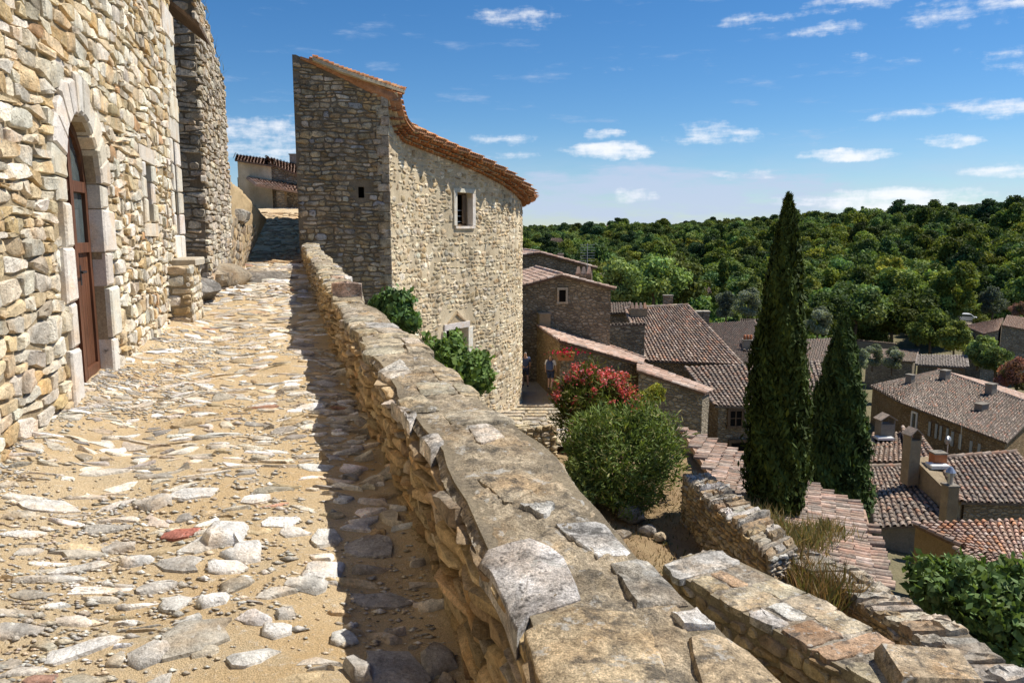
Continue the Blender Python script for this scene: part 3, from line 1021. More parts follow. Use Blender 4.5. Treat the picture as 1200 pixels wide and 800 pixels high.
def dressed(q, w0, w1, name='jamb_stone', bev=.018, Fm=Fl, parent=house, mat='dressed', pal=PAL_DRESS):
    mb = MB()
    q = np.array(q, float) + rng.normal(0, .006, (len(q), 2))
    mb.prism(q, w0, w1 + rng.uniform(-.008, .012), bev, Fm)
    return mb.make(name, M[mat], parent, palette(rng, 1, pal, .06)[0])


nv_ = 11
for i in range(nv_):
    a, b = math.pi * i / nv_ + .008, math.pi * (i + 1) / nv_ - .008
    ro = door_r + rng.uniform(.23, .34)
    q = [(door_c - math.cos(x) * r_, spring + math.sin(x) * r_ * 1.06) for x, r_ in
         ((a, door_r - .005), (a, ro), ((a + b) / 2, ro + .015), (b, ro), (b, door_r - .005), ((a + b) / 2, door_r - .003))]
    dressed(q, -.10, .055, 'voussoir')
for side in (-1, 1):
    v = z_sill - .05
    k_ = 0
    hs_ = [.42, .5, .34, .42, .4] if side > 0 else [.5, .38, .46, .36, .4]
    while v < spring - .02:
        h_ = min(hs_[k_ % 5], spring - v)
        wd = (.34 if k_ % 2 else .22) if side > 0 else (.17 if k_ % 2 else .26)
        if side > 0 and k_ == 3:
            wd = .42
        a, b = door_c + side * (door_r - .004), door_c + side * (door_r + wd)
        if side < 0:
            a, b = b, a
        dressed([(a, v + .008), (b, v + .008), (b, v + h_ - .008), (a, v + h_ - .008)], -.10, .05, 'jamb_stone')
        v += h_
        k_ += 1
# threshold
mb = MB()
mb.box((door_c - .62, z_sill - .26, -.40), (door_c + .62, z_sill, .14), Fl, .02)
mb.make('threshold', M['dressed'], house, (.50, .43, .33))
# the door itself
dz, w_d = z_sill, -.085
mbd = MB()
prof = [(door_c - door_r, dz), (door_c + door_r, dz)] + [(door_c + door_r * math.cos(x), spring + door_r * 1.06 * math.sin(x)) for x in np.linspace(0, math.pi, 15)]
mbd.prism(np.array(prof), w_d - .07, w_d - .05, 0, Fl)
door = mbd.make('door', M['door'], house)
mbf = MB()
for (a, b, c_, d_) in [(door_c - door_r, dz, door_c - door_r + .08, spring), (door_c + door_r - .08, dz, door_c + door_r, spring),
                       (door_c - .045, dz, door_c + .045, spring + door_r * 1.04), (door_c - door_r + .08, .33, door_c - .045, .43), (door_c + .045, .33, door_c + door_r - .08, .43),
                       (door_c + .045, -.22, door_c + door_r - .08, -.13), (door_c - door_r + .08, dz, door_c - .045, dz + .16), (door_c + .045, dz, door_c + door_r - .08, dz + .16)]:
    mbf.box((a, b, w_d - .05), (c_, d_, w_d + (.012 if abs(a - door_c) < .06 else 0)), Fl, .006)
for k_ in range(10):
    x0, x1 = math.pi * k_ / 10, math.pi * (k_ + 1) / 10
    q = [(door_c + math.cos(x) * r_, spring + math.sin(x) * r_ * 1.06) for x, r_ in ((x0, door_r - .08), (x0, door_r), (x1, door_r), (x1, door_r - .08))]
    mbf.prism(np.array(q), w_d - .05, w_d, 0, Fl)
mbf.make('frame', M['door'], door)
for side in (-1, 1):
    xs = [x for x in np.linspace(0, math.pi / 2, 8)]
    q = [(door_c + side * .045, .43), (door_c + side * (door_r - .08), .43)] + [(door_c + side * max(.045, (door_r - .08) * math.cos(x)), spring + (door_r - .08) * 1.06 * math.sin(x)) for x in xs]
    mb = MB()
    mb.prism(np.array(q), w_d - .048, w_d - .034, 0, Fl)
    mb.make('pane', M['glass'], door)
mb = MB()
mb.box((door_c + .05, -.13, w_d - .048), (door_c + door_r - .08, .33, w_d - .034), Fl)
mb.make('pane', M['glass'], door)
for (a, b, c_, d_) in [(door_c - door_r + .08, dz + .16, door_c - .045, .33), (door_c + .045, dz + .16, door_c + door_r - .08, -.22)]:
    nb = 3
    for k_ in range(nb):
        mb = MB()
        wd = (c_ - a) / nb
        mb.box((a + k_ * wd + .003, b, w_d - .05), (a + (k_ + 1) * wd - .003, d_, w_d - .022), Fl, .004)
        mb.make('plank', M['door'], door)
mb = MB()
hz_ = -.42
mb.box((door_c + .06, hz_ - .09, w_d), (door_c + .10, hz_ + .09, w_d + .012), Fl)
mb.tube(Fl(np.array([door_c + .08]), np.array([hz_ + .03]), np.array([w_d]))[0], Fl(np.array([door_c + .08]), np.array([hz_ + .03]), np.array([w_d + .06]))[0], .011)
mb.tube(Fl(np.array([door_c + .08]), np.array([hz_ + .03]), np.array([w_d + .055]))[0], Fl(np.array([door_c - .06]), np.array([hz_ + .03]), np.array([w_d + .06]))[0], .010)
mb.make('handle', M['iron'], door)
# slit window
for (a, b, c_, d_) in [(10.24, .08, 10.42, .36), (10.20, .37, 10.42, .62), (10.26, .63, 10.42, .80), (10.80, .08, 11.02, .30), (10.80, .31, 11.0, .58), (10.80, .59, 11.05, .80),
                       (10.2, .81, 11.06, 1.0), (10.22, -.10, 11.02, .07)]:
    dressed([(a, b), (c_, b), (c_, d_), (a, d_)], -.25, .045)
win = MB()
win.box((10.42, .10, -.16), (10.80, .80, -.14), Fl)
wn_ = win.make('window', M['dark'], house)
mb = MB()
for (a, b, c_, d_) in [(10.42, .1, 10.47, .8), (10.75, .1, 10.8, .8), (10.47, .43, 10.75, .47)]:
    mb.box((a, b, -.14), (c_, d_, -.115), Fl)
mb.make('frame', M['door'], wn_)
# tall quoin strip with the narrow opening at the end of the house
v, k_ = -1.35, 0
while v < 3.2:
    h_ = rng.uniform(.3, .46)
    for (a, b) in (([(12.40, 12.54), (12.86, 13.27)] if v < 1.15 else [(12.40, 13.27)]) if k_ % 2 else ([(12.32, 12.54), (12.86, 13.26)] if v < 1.15 else [(12.62, 13.26)])):
        if v < -.32 and a < 12.6:
            b = 13.26 if False else 12.84
        dressed([(a, v + .006), (b, v + .006), (b, v + h_ - .006), (a, v + h_ - .006)], -.25, .04, 'quoin')
    v += h_
    k_ += 1
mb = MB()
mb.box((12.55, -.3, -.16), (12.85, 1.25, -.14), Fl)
mb.make('dark_opening_panel', M['dark'], house)  # near-black panel stands in for the shade inside the slit
# small lean-to canopy of boards high up at the corner of the house
cn = MB()
ca0, ca1 = W(13.28, T0 + .02, 3.85), W(14.5, T0 + .02, 3.85)
for k_ in range(5):
    s0 = 13.30 + k_ * .26
    mb = MB()
    c8 = [W(s0, T0 - .6, 3.95), W(s0 + .24, T0 - .6, 3.95), W(s0 + .24, T0 + .42, 3.15), W(s0, T0 + .42, 3.15)]
    lo = [p - np.array((0, 0, .06)) for p in c8]
    mb.ring_prism([lo, c8])
    mb.make('canopy_board', M['beam'], house)

# mounting block with slab beside the wall
blk = thing('mounting_block', 'low masonry block capped with a flat slab at the end of the house wall', 'stone block', W(12.1, -1.8, zpath(12.1)))
mb = MB()
zb_ = float(zpath(12.1))
mb.add(*[None, None]) if False else None
Fb = lambda u, v, w_: W(u, v, w_)
mb.box((11.62, -2.0, zb_ - .2), (12.72, -1.66, zb_ + .86), Fb, .03)
mb.make('core', M['mortar'], blk)
slab = MB()
slab.prism(np.array([(11.95, -2.0), (12.8, -2.0), (12.82, -1.60), (12.4, -1.56), (11.93, -1.62)]), zb_ + .86, zb_ + .955, .02, Fb)
slab.make('slab', M['dressed'], blk, (.46, .41, .32))
for (Fm, u0, u1) in [(lambda u, v, w_: W(11.62 - w_, u, v), -2.0, -1.66), (lambda u, v, w_: W(u, -1.66 + w_, v), 11.62, 12.72)]:
    Q = courses(rng, u0 + .02, u1 - .02, zb_ - .1, zb_ + .8, .14, (.12, .3), .03, wob=.01)
    Q = Q[(Q.mean(1)[:, 0] > u0) & (Q.mean(1)[:, 0] < u1)]
    Q[..., 0] = np.clip(Q[..., 0], u0, u1)
    X = stone_verts(rng, Q, .03, jit=.1)
    stones(Fm(X[..., 0], X[..., 1], X[..., 2]), palette(rng, len(X), PAL_WALL, .1) * .85, M['wall'], blk, 60)

# ================================================================== RUINED KEEP
keep = thing('ruined_keep', 'tall weathered grey ruined keep with a crumbling top rising beyond the pale house', 'ruin', W(18, -3.5, -1))
zk = lambda s: np.interp(s, [15.9, 16.4, 17.2, 18.2, 19.4, 20.9, 22], [6.6, 5.7, 4.55, 4.25, 3.85, 3.5, 3.3]) + .08 * np.sin(np.asarray(s) * 9.)
Kf = lambda u, v, w_: W(16 - w_, u, v)                      # face towards the camera, u = t
Kr = lambda u, v, w_: W(u, -1.93 + w_, v)                   # face towards the path, u = s
mb = MB()
gs = np.linspace(16, 21, 26)
top_ = W(gs, -1.95, zk(gs))
bot_ = W(gs, -1.95, -1.6)
tb, bb = W(gs, -5.5, zk(gs) + .4), W(gs, -5.5, -1.6)
rings = np.stack((bot_, top_, tb, bb), 1)
mb.ring_prism(rings)
ft = np.array([W(16.02, t_, z_) for t_, z_ in ((-5.5, -1.6), (-1.95, -1.6), (-1.95, 6.4), (-2.6, 7.6), (-4, 9), (-5.5, 9.2))])
fb = ft + W(.7, 0, 0) - W(0, 0, 0)
mb.ring_prism([ft, fb])
mb.make('wall', M['mortar_dark'], keep)
Q = courses(rng, -4.6, -1.9, -1.4, 7.6, .11, (.18, .5), .02, wob=.03, split=.1, hvar=.4)
c = Q.mean(1)
Q = Q[(c[:, 0] < -1.96) & (c[:, 1] < np.interp(c[:, 0], [-4.6, -2.6, -1.95], [9, 7.5, 6.3]))]
Q[..., 0] = np.minimum(Q[..., 0], -1.9)
X1 = stone_verts(rng, Q, .035, jit=.10, top=.88, dome=.4)
XA = Kf(X1[..., 0], X1[..., 1], X1[..., 2])
Q = courses(rng, 16.0, 21.0, -1.4, 6.4, .115, (.2, .5), .022, wob=.03, split=.1, hvar=.4)
c = Q.mean(1)
Q = Q[(c[:, 0] < 20.95) & (c[:, 0] > 16.02) & (c[:, 1] < zk(c[:, 0]) - .02)]
X2 = stone_verts(rng, Q, .04, jit=.12, top=.86, dome=.4)
XB = Kr(X2[..., 0], X2[..., 1], X2[..., 2])
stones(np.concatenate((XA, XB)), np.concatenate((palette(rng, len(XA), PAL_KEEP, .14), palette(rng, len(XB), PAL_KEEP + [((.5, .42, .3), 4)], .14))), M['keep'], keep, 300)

# sandy rendered ramp wall beyond the keep
ramp = thing('ramp_wall', 'sandy sloping embankment wall lit by the sun beyond the keep', 'wall', W(25, -2.6, -.5))
rp = [P(255, 200, 19.4), P(283, 223, 22.6), P(313, 257, 26.6)]
lowp = [(17.3, -2.0), (20.8, -1.8), (26.0, -2.0)]
rl_ = [W(s_, t_, float(zp(s_, t_)) - .05) for s_, t_ in lowp]
mb = MB()
off = np.array(W(0, -.8, 0))
nr_ = 40
lin_ = lambda pts: np.array([[np.interp(x, [0, .5, 1], [p[k_] for p in pts]) for k_ in range(3)] for x in np.linspace(0, 1, nr_)])
top_r, low_r = lin_(rp), lin_(rl_)
fs_ = np.linspace(0, 1, 26)
rel_ = np.cumsum(rng.normal(0, .004, (26, nr_)), 0)


def Femb(u, v, w_):
    """u along the embankment, v from its top edge down to the path"""
    a = np.stack([np.interp(u, np.linspace(0, 1, nr_), top_r[:, k_]) for k_ in range(3)], -1)
    b = np.stack([np.interp(u, np.linspace(0, 1, nr_), low_r[:, k_]) for k_ in range(3)], -1)
    q = a * (1 - v)[..., None] + b * v[..., None]
    q[..., 2] += w_ * .75 + .10 * np.sin(np.pi * v) * np.sin(u * 9) * v
    q[..., 0] += w_ * .65
    return q


uu, vv = np.meshgrid(np.linspace(0, 1, nr_), fs_, indexing='ij')
G_ = Femb(uu, vv, rng.normal(0, .012, uu.shape) + .03 * np.sin(uu * 31 + vv * 9) * np.sin(vv * 17))
grid = np.concatenate((top_r[:, None] + off, G_), 1)
i = np.arange(grid.shape[0] * grid.shape[1]).reshape(grid.shape[:2])
mb.add(grid.reshape(-1, 3), [np.stack((i[:-1, :-1], i[:-1, 1:], i[1:, 1:], i[1:, :-1]), -1).reshape(-1, 4)])
Q = courses(rng, 0, 1, .34, 1.0, .085, (.03, .09), .006, wob=.01, split=.1, hvar=.5, skew=.3)
c = Q.mean(1)
Q = Q[rng.random(len(Q)) < .25 + .75 * sstep(.36, .6, c[:, 1])]
X = stone_verts(rng, Q, .07, back=-.06, jit=.18, top=.8, dome=.02)
X[..., 2] = np.clip(X[..., 2], -.06, .14)
X = Femb(X[..., 0], X[..., 1], X[..., 2])
stones(X, palette(rng, len(X), [((.46, .36, .23), 3), ((.38, .31, .22), 3), ((.32, .28, .22), 2)], .14), M['keep'], ramp, 120)
mb.make('wall', M['render'], ramp, None, True)


def rock(name, label, c, size, seed, mat='rock', tintc=(.34, .31, .26), sub=3, group=None):
    r_ = np.random.default_rng(seed)
    import bmesh
    bm = bmesh.new()
    bmesh.ops.create_icosphere(bm, subdivisions=sub, radius=1)
    V = np.array([v.co for v in bm.verts])
    Fs = np.array([[v.index for v in f.verts] for f in bm.faces])
    bm.free()
    dirs = r_.normal(0, 1, (14, 3))
    dirs /= np.linalg.norm(dirs, axis=1, keepdims=True)
    cut = r_.uniform(.55, .9, 14)
    for d_, k_ in zip(dirs, cut):
        pr = V @ d_
        V = V - np.maximum(pr - k_, 0)[:, None] * d_ * .9
    V += .05 * np.sin(V[:, [1, 2, 0]] * 6 + seed) + .03 * np.sin(V[:, [2, 0, 1]] * 13 + seed) + r_.normal(0, .02, V.shape)
    o = obj(name, V * np.array(size) + np.array(c), [Fs], M[mat], None, tintc)
    o.data.set_sharp_from_angle(angle=math.radians(38))
    return tag(o, label, 'rock', group)


rock('boulder', 'grey boulder leaning against the sunlit ramp wall by the keep', P(276, 253, 21.4), (.42, .62, .26), 3)
rock('boulder', 'broad rock ledge at the foot of the ruined keep', W(17.6, -1.9, -1.05), (.5, 1.4, .3), 7, tintc=(.33, .27, .19))
rock('boulder', 'boulder coloured dark as if shaded on the path edge below the keep', W(15.0, -2.15, -1.2), (.55, .9, .36), 11, tintc=(.25, .23, .2))  # dark tint stands in for shade that no shadow casts here
rock('boulder', 'low rough outcrop between the keep and the ramp wall', W(20.2, -1.35, -1.15), (.35, .8, .2), 15, tintc=(.36, .29, .2))
rock('boulder', 'flat bedrock step coloured as if in shade beyond the mounting block', W(19.3, -1.2, -1.15), (.7, 1.0, .2), 19, tintc=(.27, .24, .2))  # shade put into the darker tint

# ================================================================== PARAPET
par = thing('parapet_wall', 'low rubble parapet with broad flat capping stones along the path', 'wall', W(6, .8, -1.6))
sx = np.linspace(-5, 25.6, 150)
ring = []
for s in sx:
    zt_, ti, to = float(z_par(s)) - .012, float(t_in(s)) + .03, float(t_out(s)) - .03
    ring.append([W(s, ti + .02, float(zpath(s)) - .5), W(s, ti, zt_), W(s, to, zt_), W(s, to + .25, float(np.interp(s, [0, 10, 25], [-5.5, -7.5, -8.5])))])
mb = MB()
mb.ring_prism(ring)
mb.make('core', M['capmortar'], par)


def Fcap(u, v, w_):
    """u 0..1 across the top, v along"""
    ti, to = t_in(v), t_out(v)
    return W(v, ti + (to - ti) * u, z_par(v) + w_ - .02 * np.abs(u * 2 - 1) ** 3)


def cap_quads(s0, s1):
    out = []
    s = s0
    while s < s1:
        L = rng.uniform(.24, .46) * (1.15 if s < 5 else 1.0)
        k_ = rng.choice([1, 2, 2, 3], p=[.18, .37, .25, .2])
        cuts = [-.03] + sorted(rng.uniform(.28, .72, k_ - 1).tolist() if k_ < 3 else [rng.uniform(.25, .4), rng.uniform(.6, .75)]) + [1.03]
        sk = rng.uniform(-.06, .06)
        for a, b in zip(cuts[:-1], cuts[1:]):
            ex = rng.uniform(-.05, .05, 2)
            out.append([(a + .012, s + sk * a + ex[0] * .4 + .012), (b - .012, s + sk * b + ex[1] * .4 + .012), (b - .012, s + L + sk * b - .012 + ex[0] * .2), (a + .012, s + L + sk * a - .012 + ex[1] * .2)])
        s += L
    return np.array(out)


Q = np.concatenate((cap_quads(-1, s_step - .05), cap_quads(s_step + .02, 25.4)))
# some joints are wide and filled with mortar
Qc = Q.mean(1, keepdims=True)
Q = Qc + (Q - Qc) * rng.uniform(.90, 1.04, (len(Q), 1, 1))
marked = [([(559, 648), (572, 633), (621, 627), (659, 642), (681, 695), (617, 715), (597, 735)], (.60, .56, .52)),
          ([(651, 611), (707, 605), (743, 642), (700, 647), (663, 622)], (.74, .71, .66)),
          ([(608, 592), (651, 590), (640, 606)], (.74, .71, .64)),
          ([(786, 712), (820, 704), (841, 726), (803, 729)], (.76, .74, .70)),
          ([(612, 728), (668, 704), (752, 714), (774, 757), (795, 830), (660, 840)], (.56, .44, .28)),
          ([(806, 742), (835, 731), (872, 744), (940, 815), (905, 850), (830, 845)], (.58, .45, .29)),
          ([(715, 655), (758, 648), (806, 700), (745, 706)], (.48, .44, .37)),
          ([(556, 560), (600, 545), (640, 566), (595, 590)], (.52, .43, .30)),
          ([(440, 432), (470, 424), (483, 436), (455, 441)], (.70, .66, .58)),
          ([(436, 468), (462, 470), (490, 484), (470, 494), (452, 484)], (.74, .68, .60)),
          ([(462, 512), (512, 508), (522, 520), (474, 530)], (.72, .68, .62)),
          ([(548, 500), (575, 497), (592, 514), (560, 522)], (.62, .56, .48))]
mq, mt = [], []
for poly_, col_ in marked:
    g3 = np.array([z_on(px, py, -1.10, .0240) for px, py in poly_])
    s_, t_ = ST(g3)
    uvp = np.column_stack(((t_ - t_in(s_)) / (t_out(s_) - t_in(s_)), s_))
    uvp[:, 0] = np.clip(uvp[:, 0], -.05, 1.04)
    cl_ = np.vstack((uvp, uvp[:1]))
    L_ = np.concatenate(([0], np.cumsum(np.linalg.norm(np.diff(cl_, axis=0) * (.6, 1), axis=1))))
    x_ = np.linspace(0, L_[-1], SL_K, endpoint=False)
    mq.append(np.column_stack((np.interp(x_, L_, cl_[:, 0]), np.interp(x_, L_, cl_[:, 1]))))
    mt.append(col_)
mq = np.array(mq)
mc = mq.mean(1)
me_ = np.ptp(mq, axis=1) * .5
c = Q.mean(1)
qe = np.ptp(Q, axis=1) * .5
hit = ((np.abs(c[:, None, 0] - mc[None, :, 0]) < (qe[:, None, 0] + me_[None, :, 0]) * .72) & (np.abs(c[:, None, 1] - mc[None, :, 1]) < (qe[:, None, 1] + me_[None, :, 1]) * .72)).any(1)
Q = Q[~hit & (rng.random(len(Q)) < .88)]
X = np.concatenate((slab_verts(rng, mq, .012, -.07, .03), slab_verts(rng, Q, .011, -.07, .10, .45)))
capX = Fcap(X[..., 0], X[..., 1], X[..., 2])
tn = np.concatenate((np.array(mt), palette(rng, len(Q), PAL_CAP, .09)))
stones(capX, tn, M['cap'], par, 300, 'capping_stone', 'small_capping_stones')
# rough mortar bed between the slabs
uu, vv = np.meshgrid(np.linspace(.0, 1.0, 26), np.concatenate((np.arange(-.5, 6, .024), np.arange(6, 25.4, .1))), indexing='ij')
bedz = .003 * np.sin(vv * 31 + 9 * uu) + .003 * np.sin(vv * 57 - uu * 23) + .003 * np.sin(uu * 41 + vv * 13) + .0035 * rng.normal(0, 1, uu.shape) - .03 * (np.abs(uu * 2 - 1) ** 8) - .004
VB = Fcap(uu.ravel(), vv.ravel(), bedz.ravel() + .001)
i = np.arange(uu.size).reshape(uu.shape)
obj('mortar_bed', VB, [np.stack((i[:-1, :-1], i[1:, :-1], i[1:, 1:], i[:-1, 1:]), -1).reshape(-1, 4)], M['cap'], par, (.42, .345, .24))
# inner face
Fi = lambda u, v, w_: W(u, t_in(u) - w_ + .05 * (z_par(u) - v), v)
Q = courses(rng, .8, 25.0, -1.95, -.2, .085, (.16, .42), .024, wob=.02, split=.12, hvar=.4, skew=.5)
c = Q.mean(1)
Q = Q[(c[:, 1] < z_par(c[:, 0]) - .05) & (c[:, 1] > zpath(c[:, 0]) - .12)]
X = stone_verts(rng, Q, .04, jit=.16, top=.78, dome=.5)
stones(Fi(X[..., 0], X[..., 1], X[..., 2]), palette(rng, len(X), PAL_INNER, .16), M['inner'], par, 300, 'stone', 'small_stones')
# end face of the raised far stretch
zE = float(z_par(s_step - .01))
mb = MB()
mb.prism(np.array([(.02, zE - .05), (.98, zE - .05), (.97, zE + .20), (.5, zE + .235), (.03, zE + .21)]), 0, .05, .02,
         lambda u, v, w_: W(s_step + .02 - w_, t_in(s_step) + (t_out(s_step) - t_in(s_step)) * u, v))
mb.make('end_stone', M['cap'], par, (.50, .36, .28))

# ================================================================== TOWER HOUSE
tower = thing('tower_house', 'tall narrow stone house with curved pale wall and sloping tiled eaves', 'house', P(470, 480, 28))
A3, B3 = P(351, 285, 25.0), P(457, 285, 25.7)
gU = np.array((B3 - A3) * (1, 1, 0))
gL = np.linalg.norm(gU)
gU /= gL
gN = np.array((gU[1], -gU[0], 0))
Fg_ = Fplane(np.array((A3[0], A3[1], 0)), gU, (0, 0, 1), gN)
zg = lambda u: np.interp(u / gL, [0, .04, .12, .25, 1.0], [P(351, 64, 25)[2], P(353, 64, 25)[2], P(366, 69, 25.1)[2], P(380, 79, 25.2)[2], P(457, 113, 25.7)[2]])
# plan of the pale curved wall
cv_px = [(457, 25.7), (464, 26.1), (474, 26.8), (488, 27.8), (505, 28.8), (531, 30.0), (560, 31.4), (585, 32.8), (602, 34.2), (610, 35.6), (612, 37.2), (609, 39.5)]
cv = np.array([P(px, 300, D)[:2] for px, D in cv_px])
ev_px = [(457, 117, 25.7), (462, 150, 26.1), (474, 163, 26.8), (488, 169, 27.8), (505, 176, 28.8), (531, 186, 30.0), (560, 199, 31.4), (585, 212, 32.8), (602, 224, 34.2), (610, 233, 35.6), (612, 238, 37.2), (609, 240, 39.5)]
ev = np.array([P(px, py, D)[2] for px, py, D in ev_px])
seg = np.concatenate(([0], np.cumsum(np.hypot(*np.diff(cv, axis=0).T))))
LU = np.linspace(0, seg[-1], 220)


def smooth_interp(x, y, n=15):
    k_ = np.hanning(n + 2)[1:-1]
    k_ /= k_.sum()
    a = np.interp(LU, x, y)
    pad = np.concatenate((a[0] - (a[1:n + 1][::-1] - a[0]), a, a[-1] + (a[-1] - a[-n - 1:-1][::-1])))
    return np.convolve(pad, k_, 'same')[n:-n]


cx, cy, cz = smooth_interp(seg, cv[:, 0]), smooth_interp(seg, cv[:, 1]), smooth_interp(seg, ev, 9)
tx, ty = np.gradient(cx, LU), np.gradient(cy, LU)
tl_ = np.hypot(tx, ty)
nx_, ny_ = ty / tl_, -tx / tl_


def Fc(u, v, w_):
    u = np.asarray(u, float)
    X_ = np.interp(u, LU, cx) + np.interp(u, LU, nx_) * w_
    Y_ = np.interp(u, LU, cy) + np.interp(u, LU, ny_) * w_
    return np.stack((X_, Y_, np.broadcast_to(v, X_.shape)), -1)


ze = lambda u: np.interp(u, LU, cz)


def u_at_px(px):
    return float(np.interp(px, project(np.stack((cx, cy, cz), -1))[0][:200], LU[:200]))


def z_at(px, py):
    u = u_at_px(px)
    D = float(np.interp(u, LU, cy))
    return P(px, py, D)[2]


wu0, wu1, wz0, wz1 = u_at_px(534), u_at_px(552.5), z_at(543, 265), z_at(543, 226)
du0, du1, dz0, dz1 = u_at_px(519), u_at_px(546), z_at(533, 408), z_at(533, 385)
dz0 -= 1.0
ops = [dict(u0=wu0, u1=wu1, v0=wz0, top=wz1), dict(u0=du0, u1=du1, v0=dz0, top=dz1)]
wall_sheet(Fc, list(np.linspace(0, LU[-1], 60)), lambda u: -10.0, lambda u: float(ze(u)) + .25, ops, M['mortar_pale'], 'curved_wall', tower, .45)
sl_u0, sl_u1 = gL * (421 - 351) / 106, gL * (428 - 351) / 106
sl_z0, sl_z1 = P(425, 232, 25.5)[2], P(425, 219, 25.5)[2]
wall_sheet(Fg_, list(np.linspace(0, gL, 26)), lambda u: -6.0, lambda u: float(zg(u)), [dict(u0=sl_u0, u1=sl_u1, v0=sl_z0, top=sl_z1)], M['mortar_dark'], 'gable_wall', tower, .4)
# side along the path and back
back = np.array([W(38.0, -.4, 0), W(38.0, 3.2, 0)])
pts = [np.array((A3[0], A3[1], 0)), back[0], back[1], np.array((cx[-1], cy[-1], 0))]
mb = MB()
zt4 = [zg(0) - .02, 5.2, 3.4, cz[-1]]
for k_ in range(3):
    a, b = pts[k_], pts[k_ + 1]
    mb.add([a + (0, 0, -6 - 3 * (k_ > 0)), b + (0, 0, -9), b + (0, 0, zt4[k_ + 1]), a + (0, 0, zt4[k_])], [np.array([[0, 1, 2, 3]])])
mb.make('rear_wall', M['rubble'], tower)
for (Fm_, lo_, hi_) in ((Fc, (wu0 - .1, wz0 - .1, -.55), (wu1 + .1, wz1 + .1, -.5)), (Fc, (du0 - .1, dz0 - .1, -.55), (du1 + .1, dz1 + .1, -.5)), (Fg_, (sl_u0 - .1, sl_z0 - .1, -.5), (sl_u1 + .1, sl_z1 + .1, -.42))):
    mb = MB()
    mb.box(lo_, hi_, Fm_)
    mb.make('dark_room_panel', M['dark'], tower)  # near-black panel stands in for the unlit room behind
# stones
Q = courses(rng, .0, gL, -3.6, 6.2, .15, (.16, .48), .03, wob=.035, split=.12, hvar=.4)
c = Q.mean(1)
Q[..., 0] = np.clip(Q[..., 0], .015, gL - .005)
okg = (c[:, 1] < zg(c[:, 0]) - .07) & (c[:, 0] > .03) & (c[:, 0] < gL - .02) & ~((np.abs(c[:, 0] - (sl_u0 + sl_u1) / 2) < .2) & (c[:, 1] > sl_z0 - .1) & (c[:, 1] < sl_z1 + .12))
Q = Q[okg]
c = Q.mean(1)
X = stone_verts(rng, Q, .05, jit=.14, top=.82, dome=.45)
gA = Fg_(X[..., 0], X[..., 1], X[..., 2])
# newer, tan triangle of masonry under the verge
px_, py_, _ = project(gA[:, 24])
tri = (px_ > 396) & (py_ < 86 + (px_ - 396) * 1.35) & (px_ > 392)
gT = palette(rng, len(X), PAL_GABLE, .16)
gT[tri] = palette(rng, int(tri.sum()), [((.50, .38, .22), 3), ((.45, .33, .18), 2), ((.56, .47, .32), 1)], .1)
aA = shown_area(gA)
Q = courses(rng, .05, LU[-1] - .3, -9.6, 5.2, .16, (.16, .42), .045, wob=.04, split=.12, hvar=.45, skew=.3)
c = Q.mean(1)


def hole(c):
    a = (c[:, 0] > wu0 - .28) & (c[:, 0] < wu1 + .28) & (c[:, 1] > wz0 - .25) & (c[:, 1] < wz1 + .22)
    b = (c[:, 0] > du0 - .35) & (c[:, 0] < du1 + .35) & (c[:, 1] > dz0 - .2) & (c[:, 1] < dz1 + .75)
    return a | b


Q = Q[(c[:, 1] < ze(c[:, 0]) - .1) & ~hole(c) & (rng.random(len(Q)) < .84)]
X = stone_verts(rng, Q, .028, back=-.04, jit=.2, top=.70, dome=.6, corner=(.16, .4))
lA = Fc(X[..., 0], X[..., 1], X[..., 2])
lT = palette(rng, len(X), PAL_LIGHT, .14)
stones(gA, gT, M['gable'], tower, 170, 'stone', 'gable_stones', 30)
stones(lA, lT, M['light'], tower, 130, 'stone', 'rubble_stones', 30)
# window surround, lintel, relieving triangle
for (a, b, c_, d_) in [(wu0 - .2, wz0, wu0, wz1), (wu1, wz0, wu1 + .2, wz1), (wu0 - .22, wz1, wu1 + .22, wz1 + .16), (wu0 - .12, wz0 - .10, wu1 + .16, wz0)]:
    dressed([(a, b + .004), (c_, b + .004), (c_, d_ - .004), (a, d_ - .004)], -.2, .06, 'jamb_stone', .015, Fc, tower)
mb = MB()
for (a, b, c_, d_) in [(wu0, wz0, wu0 + .07, wz1), (wu1 - .07, wz0, wu1, wz1), (wu0 + .07, wz1 - .07, wu1 - .07, wz1), (wu0 + .07, wz0, wu1 - .07, wz0 + .08)]:
    mb.box((a, b, -.32), (c_, d_, -.26), Fc)
fr_ = mb.make('window_frame', M['beam'], tower)
mb = MB()
for k_ in range(3):
    zz = wz0 + .16 + k_ * .22
    mb.box((wu0 + .07, zz, -.30), (wu1 - .3, zz + .025, -.28), Fc)
mb.make('bars', M['zinc'], fr_)
mb = MB()
mb.box((wu1 - .34, wz0 + .1, -.24), (wu1 - .07, wz1 - .08, -.2), Fc)
mb.make('shutter', M['beam'], fr_)
for (a, b, c_, d_) in [(du0 - .1, dz1, du1 + .12, dz1 + .24), (du0 - .2, dz0, du0, dz1), (du1, dz0, du1 + .3, dz1)]:
    dressed([(a, b + .004), (c_, b + .004), (c_, d_ - .004), (a, d_ - .004)], -.3, .06, 'lintel' if b == dz1 else 'jamb_stone', .015, Fc, tower)
um = (du0 + du1) / 2
for side in (-1, 1):
    q = [(um, dz1 + .70), (um, dz1 + .58), (um + side * .52, dz1 + .25), (um + side * .62, dz1 + .25)]
    dressed(q if side < 0 else q[::-1], -.1, .05, 'relieving_slab', .01, Fc, tower, 'inner', [((.5, .38, .24), 1)])
mb = MB()
mb.prism(np.array([(um - .5, dz1 + .25), (um + .5, dz1 + .25), (um, dz1 + .57)]), -.03, .004, 0, Fc)
mb.make('relieving_infill', M['mortar'], tower)
